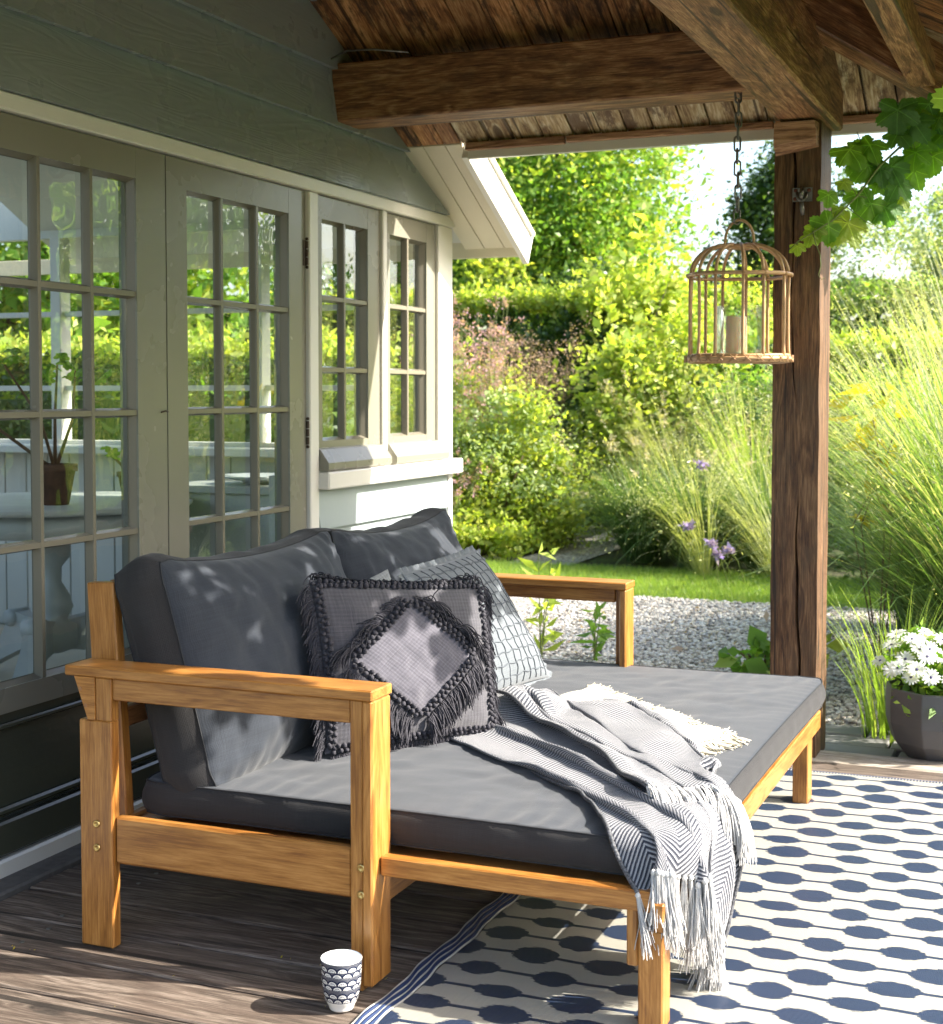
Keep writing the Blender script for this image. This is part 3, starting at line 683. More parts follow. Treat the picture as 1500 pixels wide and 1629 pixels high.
# ================================================================== POST
def build_post():
    x0, x1, y0, y1, z0, z1 = 1.568, 1.726, 5.06, 5.28, -.02, 2.168
    P = empty('oak_post', (1.65, 5.16, 0), label='square cracked oak post holding up the porch roof corner', cat='post')
    nz = 90; cols = [0, .2, .38, .46, .485, .5, .515, .54, .62, .8, 1.0]
    v = []
    for j in range(nz + 1):
        z = z0 + (z1 - z0) * j / nz
        cr = .50 + .10 * math.sin(z * 2.2 + .6) + .04 * math.sin(z * 7.3) + .015 * math.sin(z * 23)
        dep = .028 * max(0, min(1, 1.1 * (.55 + .6 * math.sin(z * 3.1 + 1.0) + .25 * math.sin(z * 9 + 2))))
        wd = .030 + .035 * dep / .028
        for c in cols:
            if abs(c - .5) < .14:
                u = cr + (c - .5) * (wd / .12) * 1.6; d = dep * (1 if c == .5 else (.45 if abs(c - .5) < .02 else 0))
            else: u = c + (cr - .5) * (1 - abs(2 * c - 1)) * .9; d = 0
            edge = .004 * mnoise.noise(Vector((c * 3, z * 6, 3))) 
            v.append((x0 + (x1 - x0) * u + (edge if c in (0, 1.0) else 0), y0 + d + .0025 * mnoise.noise(Vector((u * 6, z * 4, 0))), z))
        v.append((x1 + .003 * mnoise.noise(Vector((0, z * 6, 9))), y1, z)); v.append((x0, y1, z))
    n = len(cols) + 2; f = []
    for j in range(nz):
        for i_ in range(n):
            a = j * n + i_; b_ = j * n + (i_ + 1) % n; f.append((a, b_, b_ + n, a + n))
    f.append(tuple(range(n - 1, -1, -1))); f.append(tuple(nz * n + i_ for i_ in range(n)))
    c = Vector((1.65, 5.16, 0)); R = Matrix(((0, 0, 1), (0, 1, 0), (-1, 0, 0))).to_4x4()
    mwm = Matrix.Translation(c) @ R; inv = mwm.inverted()
    o = bpy.data.objects.new('shaft', mk('shaft', [tuple(inv @ Vector(p)) for p in v], f, M['post'])); link(o, P, mwm)
    # capital block nailed to the front
    m = MB(); zt_, zb2 = 2.160, 2.068
    a = [(1.572, 5.058), (1.722, 5.058), (1.722, 4.99), (1.572, 4.99)]
    m.add([(1.574, 5.057, zt_), (1.718, 5.057, zt_), (1.714, 4.995, zt_), (1.578, 4.995, zt_),
           (1.574, 5.057, zb2 - .012), (1.718, 5.057, zb2 + .012), (1.716, 5.012, zb2 + .012), (1.580, 5.012, zb2 - .010),
           (1.718, 4.995, zb2 + .035), (1.576, 4.995, zb2 + .016)],
          [(3, 2, 1, 0), (4, 5, 6, 7), (0, 1, 5, 4), (2, 3, 9, 8), (8, 9, 7, 6), (1, 2, 8, 6, 5), (3, 0, 4, 7, 9)])
    m.build('capital_block', M['redblock'], P)
    # latch plate with hook
    hx, hz_ = 1.665, 1.922
    pl = MB(); pl.box(hx - .033, hx + .033, 5.050, 5.0575, hz_ - .023, hz_ + .023)
    hp = pl.build('latch_plate', M['steel'], P)
    q = MB(); q.tube([(hx, 5.040, hz_ + .020), (hx, 5.034, hz_ + .002), (hx, 5.040, hz_ - .018)], .0075, 8)
    q.tube([(hx - .016, 5.046, hz_ + .006), (hx - .014, 5.040, hz_ - .012), (hx, 5.036, hz_ - .026), (hx + .014, 5.040, hz_ - .012), (hx + .016, 5.046, hz_ + .006)], .0055, 6)
    q.tube([(hx, 5.036, hz_ - .026), (hx + .001, 5.042, hz_ - .048), (hx + .003, 5.048, hz_ - .070)], [.007, .0085, .006], 8)
    q.build('hook', M['steel'], hp, True)
    for dx, dz in ((-.022, .014), (.022, .014), (-.024, -.014)):
        q = MB(); q.blob((hx + dx, 5.048, hz_ + dz), .0075, (1, .5, 1)); q.build('screw', M['rust'], hp, True)
    return P
build_post()

# ================================================================== RUG
def rugmat():
    k = NT('woven_plastic_rug'); v = k.obj(False)
    sp = k.n('ShaderNodeSeparateXYZ', _0=v)
    x, y_ = sp.outputs[0], sp.outputs[1]
    wob = k.math('MULTIPLY', k.math('SUBTRACT', k.noise(k.mapping(v, (3.0, 1.5, 1)), 1.5, 1), .5), .035)
    y2 = k.math('ADD', y_, wob)
    vv = k.math('DIVIDE', k.math('SUBTRACT', y2, .018), .1045); row = k.math('FLOOR', vv); fy = k.math('SUBTRACT', k.math('SUBTRACT', vv, row), .5)
    wn1 = k.n('ShaderNodeTexWhiteNoise', noise_dimensions='1D'); k.put(wn1.inputs['W'], row)
    rowoff = k.math('ADD', k.math('MULTIPLY', k.math('MODULO', k.math('ADD', row, 100), 2), .5), k.math('MULTIPLY', wn1.outputs[0], .38))
    u = k.math('ADD', k.math('DIVIDE', x, .172), rowoff); cell = k.math('FLOOR', u); fx = k.math('SUBTRACT', k.math('SUBTRACT', u, cell), .5)
    wn2 = k.n('ShaderNodeTexWhiteNoise', noise_dimensions='2D'); cc = k.n('ShaderNodeCombineXYZ'); k.put(cc.inputs[0], row); k.put(cc.inputs[1], cell); k.put(wn2.inputs['Vector'], cc)
    r2 = wn2.outputs[0]
    a = k.math('ADD', .045, k.math('MULTIPLY', r2, .013)); b = k.math('ADD', .031, k.math('MULTIPLY', k.n('ShaderNodeSeparateColor', _0=wn2.outputs[1]).outputs[1], .018))
    rib = k.math('FLOOR', k.math('DIVIDE', y2, .0030))
    wn3 = k.n('ShaderNodeTexWhiteNoise', noise_dimensions='2D'); c3 = k.n('ShaderNodeCombineXYZ'); k.put(c3.inputs[0], rib); k.put(c3.inputs[1], k.math('SIGN', fx)); k.put(wn3.inputs['Vector'], c3)
    e = k.math('ADD', k.math('POWER', k.math('DIVIDE', k.math('MULTIPLY', fx, .172), a), 2.0), k.math('POWER', k.math('DIVIDE', k.math('MULTIPLY', fy, .1045), b), 2.0))
    e = k.math('ADD', e, k.math('MULTIPLY', k.math('SUBTRACT', wn3.outputs[0], .5), .34))
    dot = k.math('LESS_THAN', e, 1.0)
    line = k.math('LESS_THAN', k.math('ABSOLUTE', k.math('MULTIPLY', fy, .1045)), 0.0066)
    pat = k.math('MAXIMUM', dot, line)
    # woven selvedge (left border) and far hem
    ribs = k.math('PINGPONG', k.math('DIVIDE', y_, .0055), .5)
    thr = k.math('ABSOLUTE', k.math('SINE', k.math('MULTIPLY', x, 900.0)))
    cream = k.mix(k.math('MULTIPLY', k.noise(v, 5, 3), .5), (.43, .415, .355), (.36, .345, .285))
    navy = k.mix(k.noise(k.mapping(v, (8, 180, 1)), 1.0, 2), (.003, .011, .036), (.010, .030, .082))
    c = k.mix(pat, cream, navy)
    c = k.mix(k.ramp(ribs, [(0.0, (.75,) * 3), (.22, (0, 0, 0))]), c, (.09, .105, .14), 'MIX')
    h = k.math('ADD', ribs, k.math('MULTIPLY', thr, .08))
    b_ = k.bsdf(c, .42, k.bump(h, .9, .003)); return k.end(b_)
M['rug'] = rugmat()
M['rugblue'] = simple('navy_rug_cord', (.02, .045, .13), .5, 200, .4)
M['rugcream'] = simple('cream_rug_cord', (.74, .72, .64), .5, 200, .3)
RUG = empty('patterned_rug', (2.5, 3.2, 0), label='cream woven outdoor rug with strings of navy oval dots', cat='rug')
nx_, ny_ = 90, 150; vs = []
RX0, RX1, RY0, RY1 = 1.284, 4.6, 1.0, 4.800
for j in range(ny_ + 1):
    for i_ in range(nx_ + 1):
        X = RX0 + (RX1 - RX0) * i_ / nx_; Y = RY0 + (RY1 - RY0) * j / ny_
        Y2 = Y + .030 * (X - 1.3) * (j / ny_) ** 3
        w_ = .004 * math.sin(Y * 21 + .7) * math.exp(-i_ * .5)
        vs.append((X + w_, Y2, .0095 + .0035 * mnoise.noise(Vector((X * 3, Y * 4, 0))) + .004 * mnoise.noise(Vector((X * 1.1, Y * 1.3, 5)))))
fs = [(j * (nx_ + 1) + i_, j * (nx_ + 1) + i_ + 1, (j + 1) * (nx_ + 1) + i_ + 1, (j + 1) * (nx_ + 1) + i_) for j in range(ny_) for i_ in range(nx_)]
mobj('rug_field', vs, fs, M['rug'], RUG, (0, 0, 0), True)
for q_ in range(7):
    mt = M['rugblue'] if q_ % 2 else M['rugcream']; m = MB()
    m.tube([(1.236 + q_ * .0070 + .004 * math.sin(Y * 21 + .7) + .0015 * math.sin(Y * 50 + q_), Y, .006) for Y in np.linspace(1.0, 4.8, 220)], .0026 if q_ % 2 == 0 else .0048, 6)
    m.build('edge_cord', mt, RUG, True)
m = MB()
for q_ in range(330):
    X = 1.24 + q_ * .0098; Yh = 4.800 + .030 * (X - 1.3)
    m.box(X, X + .0050, Yh + .000, Yh + .014, .003, .0115)
m.build('hem_stitches', M['rugblue'], RUG, kind='stuff')
m = MB(); m.add([(1.232, 4.797, .009), (4.6, 4.797 + .099, .009), (4.6, 4.815 + .099, .009), (1.232, 4.815, .009)], [(0, 1, 2, 3)]); m.build('hem', M['rugcream'], RUG)

# ================================================================== DAYBED
DB = empty('daybed', (1.1, 3.66, 0), label='honey teak two seat daybed frame with slab armrests', cat='daybed')
T = M['teak']
YN, YF = 2.69, 4.63           # outer faces of the near / far arm
def arm(y0, s):
    # y0 outer face, s=+1 inward for the near arm, -1 for the far arm
    def yb_(a, b_): return (min(y0 + s * a, y0 + s * b_), max(y0 + s * a, y0 + s * b_))
    ya, yb2 = yb_(-.004, .094)
    ar = bx('armrest', .430, 1.204, ya, yb2, .613, .636, T, DB, .003)
    ya, yb2 = yb_(.006, .034); bx('arm_rail', .554, 1.148, ya, yb2, .563, .6125, T, ar, .002)
    # front leg: broad board facing sideways + inner board
    ya, yb2 = yb_(0, .090); f = bx('leg', 1.178, 1.202, ya, yb2, .012 if s > 0 else 0.004, .6125, T, DB, .004)
    ya, yb2 = yb_(.004, .030); bx('leg_facing', 1.149, 1.1775, ya, yb2, .0, .6125, T, f, .002)
    # back leg
    ya, yb2 = yb_(0, .030); bl = bx('leg', .466, .5535, ya, yb2, .0, .5155, T, DB, .003)
    ya, yb2 = yb_(.0, .030); bx('leg_facing', .512, .5535, ya, yb2, .5157, .6125, T, bl, .002)
    # gusset bracket
    ya, yb2 = yb_(-.002, .028)
    v = [(.440, ya, .6125), (.457, ya, .6125), (.480, ya, .518), (.466, ya, .518)]
    P_ = [(.440, .6125), (.457, .6125), (.457, .52), (.468, .518)]
    P_ = [(.456, .6125), (.5115, .6125), (.5115, .5165), (.492, .5165)]
    v = [(p[0], ya, p[1]) for p in P_] + [(p[0], yb2 + .06 * 0, p[1]) for p in P_]
    g = mobj('gusset', v, [(0, 1, 2, 3), (7, 6, 5, 4), (0, 4, 5, 1), (1, 5, 6, 2), (2, 6, 7, 3), (3, 7, 4, 0)], T, DB)
    for gx, gz in ((.4725, .585), (.487, .548)):
        q = MB(); q.lathe([(.0001, .0012), (.0042, .0012), (.0045, 0)], (0, 0, 0), 12); mobj('screw_hole', [(gx + p[0], y0 - s * (.0022 + p[2]), gz + p[1]) for p in q.v], q.f, M['teak_rail'], g)
    # seat rail between the legs
    ya, yb2 = yb_(.010, .036); bx('seat_rail', .554, 1.1488, ya, yb2, .192, .299, T, DB, .005)
    for xx_, zz_ in ((.512, .281), (.512, .227), (1.1745, .262), (1.1745, .205)):
        q = MB(); yy_ = y0 - s * .0005 if xx_ < 1 else y0 + s * .0025
        pts = [(0.0001, .0015), (.004, .002), (.0065, .0035), (.0085, .0022), (.009, .0)]
        m_ = MB(); m_.lathe(pts, (0, 0, 0), 14)
        vv_ = [(xx_ + p[0], yy_ - s * p[2], zz_ + p[1]) for p in m_.v]
        mobj('bolt', vv_, m_.f, M['brass'], DB, smooth=True)
arm(YN, 1); arm(YF, -1)
# backrest: tilted posts and slats
def bz(t): return Vector((.478 - .034 * t, 0, .24 + .570 * t))
for yy_ in (2.800, 4.521):
    a, b_ = bz(0), bz(1); yv = Vector((0, yy_ + .016, 0))
    o = beam('back_post', a + yv, b_ + yv, .032, .074, T, DB, (1, 0, .06), .003)
for t_, h_ in ((.93, .085), (.44, .05)):
    c = bz(t_); beam('back_slat', c + Vector((.012, 2.8325, 0)), c + Vector((.012, 4.52, 0)), .022, h_, M['teak_rail'], DB, (-.06, 0, 1), .004)
# deck frame
bx('side_board', 1.2045, 1.792, 2.722, 2.752, .240, .281, T, DB, .003)
bx('side_board', 1.2045, 1.792, 4.578, 4.606, .215, .262, T, DB, .003)
bx('front_board', 1.793, 1.815, 2.716, 4.600, .206, .262, T, DB, .003)
bx('cross_rail', 1.15, 1.177, 2.79, 4.53, .150, .245, T, DB, .003)
bx('back_board', .500, .524, 2.79, 4.53, .20, .27, T, DB, .003)
for k_ in range(11):
    bx('deck_slat', .53, 1.79, 2.80 + k_ * .165, 2.86 + k_ * .165, .247, .262, T, DB, .002)
# extension legs
bx('leg', 1.762, 1.812, 2.722, 2.780, .0, .2055, T, DB, .003)
bx('leg', 1.738, 1.761, 2.724, 2.775, .130, .2455, T, DB, .003, label='short stub leg under the mattress corner')
bx('leg', 1.760, 1.806, 4.425, 4.500, .0, .2055, T, DB, .003)

# ------------------------------------------------------------------ cushions
def nz3(p, s, seed=0): return mnoise.noise(Vector((p[0] * s + seed, p[1] * s - seed * .7, p[2] * s + seed * 1.3)))
def box_cushion(name, org, ex, ey, ez, L, Hh, T_, bulge, root_args, nu=70, nv=44, nb=6, seed=0, wr=.006, back_bulge=None, sag=0.0, cornerlift=0.0, mat=None, bmat=None):
    """box cushion: front/back panels with boxing band; org = centre; ex,ey,ez unit axes"""
    ex, ey, ez = Vector(ex).normalized(), Vector(ey).normalized(), Vector(ez).normalized()
    org = Vector(org); bb = bulge if back_bulge is None else back_bulge
    V = []; UV = []; Fc = []; FM = []
    def edge_uv(u, v):
        # outline slightly pinched between corners and rounded corners
        x = u * L / 2 * (1 - .012 * (1 - v * v)); y = v * Hh / 2 * (1 - .03 * (1 - u * u) * (1 if v > 0 else .3))
        r = .15
        if abs(u) > 1 - r and abs(v) > 1 - r * L / Hh:
            du = (abs(u) - (1 - r)) / r; dv = (abs(v) - (1 - r * L / Hh)) / (r * L / Hh)
            m_ = max(du, dv, 1e-6); l_ = math.hypot(du, dv); k = m_ / l_
            k = 1 - (1 - k) * m_ * .55
            x = math.copysign((1 - r + du * k * r) * L / 2, u); y = math.copysign((1 - r * L / Hh + dv * k * r * L / Hh) * Hh / 2, v)
        y += cornerlift * (abs(u) ** 6) * (1 if v > 0 else 0)
        y -= sag * (1 - u * u) * max(v, 0)
        return x, y
    def P(u, v, side):
        x, y = edge_uv(u, v)
        f = (max(0, 1 - abs(u) ** 2.4) ** .62) * (max(0, 1 - abs(v) ** 2.4) ** .62)
        w = wr * (1.2 * nz3((u * L, v * Hh, side), 2.6, seed + 5) + nz3((u * L, v * Hh, side), 7, seed) + .6 * nz3((u * L, v * Hh, side), 16, seed + 3)) * min(1, 4 * (1 - max(abs(u), abs(v))) + .1)
        # drag lines from the seams
        e = 1 - abs(v); w += wr * .55 * math.sin(u * L * 52 + 7 * nz3((u, v, 1), 3, seed)) * (.4 + abs(nz3((u * 3, 0, 1), 2, seed)) * 2) * math.exp(-e * 9) * min(1, e * 20)
        e = 1 - abs(u); w += wr * .5 * math.sin(v * Hh * 60 + 7 * nz3((u, v, 2), 3, seed)) * math.exp(-e * 12) * min(1, e * 25)
        z = side * (T_ / 2 + (bulge if side > 0 else bb) * f) + w * side
        return org + ex * x + ey * y + ez * z, (x, y)
    us = np.linspace(-1, 1, nu + 1); vs_ = np.linspace(-1, 1, nv + 1)
    us = np.sign(us) * np.abs(us) ** .8; vs_ = np.sign(vs_) * np.abs(vs_) ** .8
    idx = {}
    for side in (1, -1):
        for j, v in enumerate(vs_):
            for i_, u in enumerate(us):
                p, q = P(u, v, side); idx[(side, i_, j)] = len(V); V.append(p); UV.append((q[0], q[1]))
        for j in range(nv):
            for i_ in range(nu):
                a = idx[(side, i_, j)]; b_ = idx[(side, i_ + 1, j)]; c = idx[(side, i_ + 1, j + 1)]; d = idx[(side, i_, j + 1)]
                Fc.append((a, b_, c, d) if side > 0 else (a, d, c, b_)); FM.append(0)
    ring = [(i_, 0) for i_ in range(nu)] + [(nu, j) for j in range(nv)] + [(i_, nv) for i_ in range(nu, 0, -1)] + [(0, j) for j in range(nv, 0, -1)]
    cen = org; seams = {1: [], -1: []}
    n = len(ring); rows = [[idx[(1, *r)] for r in ring]]; per = 0; pers = []
    for k_, r in enumerate(ring):
        seams[1].append(V[idx[(1, *r)]].copy()); seams[-1].append(V[idx[(-1, *r)]].copy())
        pers.append(per); per += (V[idx[(1, *ring[(k_ + 1) % n])]] - V[idx[(1, *r)]]).length
    for q in range(1, nb):
        t = q / nb; row = []
        for k_, r in enumerate(ring):
            a = V[idx[(1, *r)]]; b_ = V[idx[(-1, *r)]]; p = a.lerp(b_, t)
            out = (p - cen); out -= ez * out.dot(ez)
            x, y = edge_uv(us[r[0]], vs_[r[1]]); nn = (ex * (1 if abs(us[r[0]]) > .999 else 0) * math.copysign(1, x) + ey * (1 if abs(vs_[r[1]]) > .999 else 0) * math.copysign(1, y))
            nn = nn.normalized() if nn.length > 0 else out.normalized()
            p = p + nn * (math.sin(math.pi * t) * T_ * .17 + wr * .8 * nz3(p, 12, seed + 9))
            row.append(len(V)); V.append(p); UV.append((pers[k_], t * T_ + 2))
        rows.append(row)
    rows.append([idx[(-1, *r)] for r in ring])
    for q in range(nb):
        for k_ in range(n):
            a = rows[q][k_]; b_ = rows[q][(k_ + 1) % n]; c = rows[q + 1][(k_ + 1) % n]; d = rows[q + 1][k_]
            Fc.append((a, d, c, b_)); FM.append(1)
    o = mobj(name, V, Fc, None, None, None, True, UV, mats=[mat or M['fab'], bmat or M['fab2']], fm=FM, **root_args)
    for s_ in (1, -1):
        m = MB(); m.tube([p + ez * s_ * .0003 for p in seams[s_]], .0018, 6, closed=True); m.build('piping', M['seam'], o, True)
    return o
# seat mattress
box_cushion('mattress', (1.190, 3.705, .3225), (1, 0, 0), (0, 1, 0), (0, 0, 1), 1.275, 1.835, .072, .011,
            dict(label='wide flat charcoal canvas mattress on the daybed', cat='mattress'), nu=80, nv=100, seed=2, wr=.0055, back_bulge=-.0)
# back cushions, leaning
def lean(y0, y1, zb_, xb_, ang, Hh, T_, nm, lab, seed, tw=0, **kw):
    up = Vector((-math.sin(ang), 0, math.cos(ang))); ez = Vector((math.cos(ang), 0, math.sin(ang)))
    ex = Vector((0, 1, 0)); ex = (Matrix.Rotation(tw, 3, up) @ ex); ez = (Matrix.Rotation(tw, 3, up) @ ez)
    c = Vector((xb_, (y0 + y1) / 2, zb_)) + up * Hh / 2
    ex = -ex
    return box_cushion(nm, c, -ex, up, ez, y1 - y0, Hh, T_, kw.pop('bulge', .06), dict(label=lab, cat='cushion'), seed=seed, wr=kw.pop('wr', .008), back_bulge=.015, **kw)
lean(2.800, 3.625, .333, .690, math.radians(16), .540, .130, 'back_cushion', 'plump charcoal back cushion nearest the camera, beside the near armrest', 5, sag=.024, cornerlift=.004, bulge=.115, wr=.011)
lean(3.640, 4.470, .350, .685, math.radians(16), .515, .125, 'back_cushion', 'charcoal back cushion farther from the camera, behind the grey grid pillow', 8, sag=.026, cornerlift=.01, bulge=.10, wr=.011)
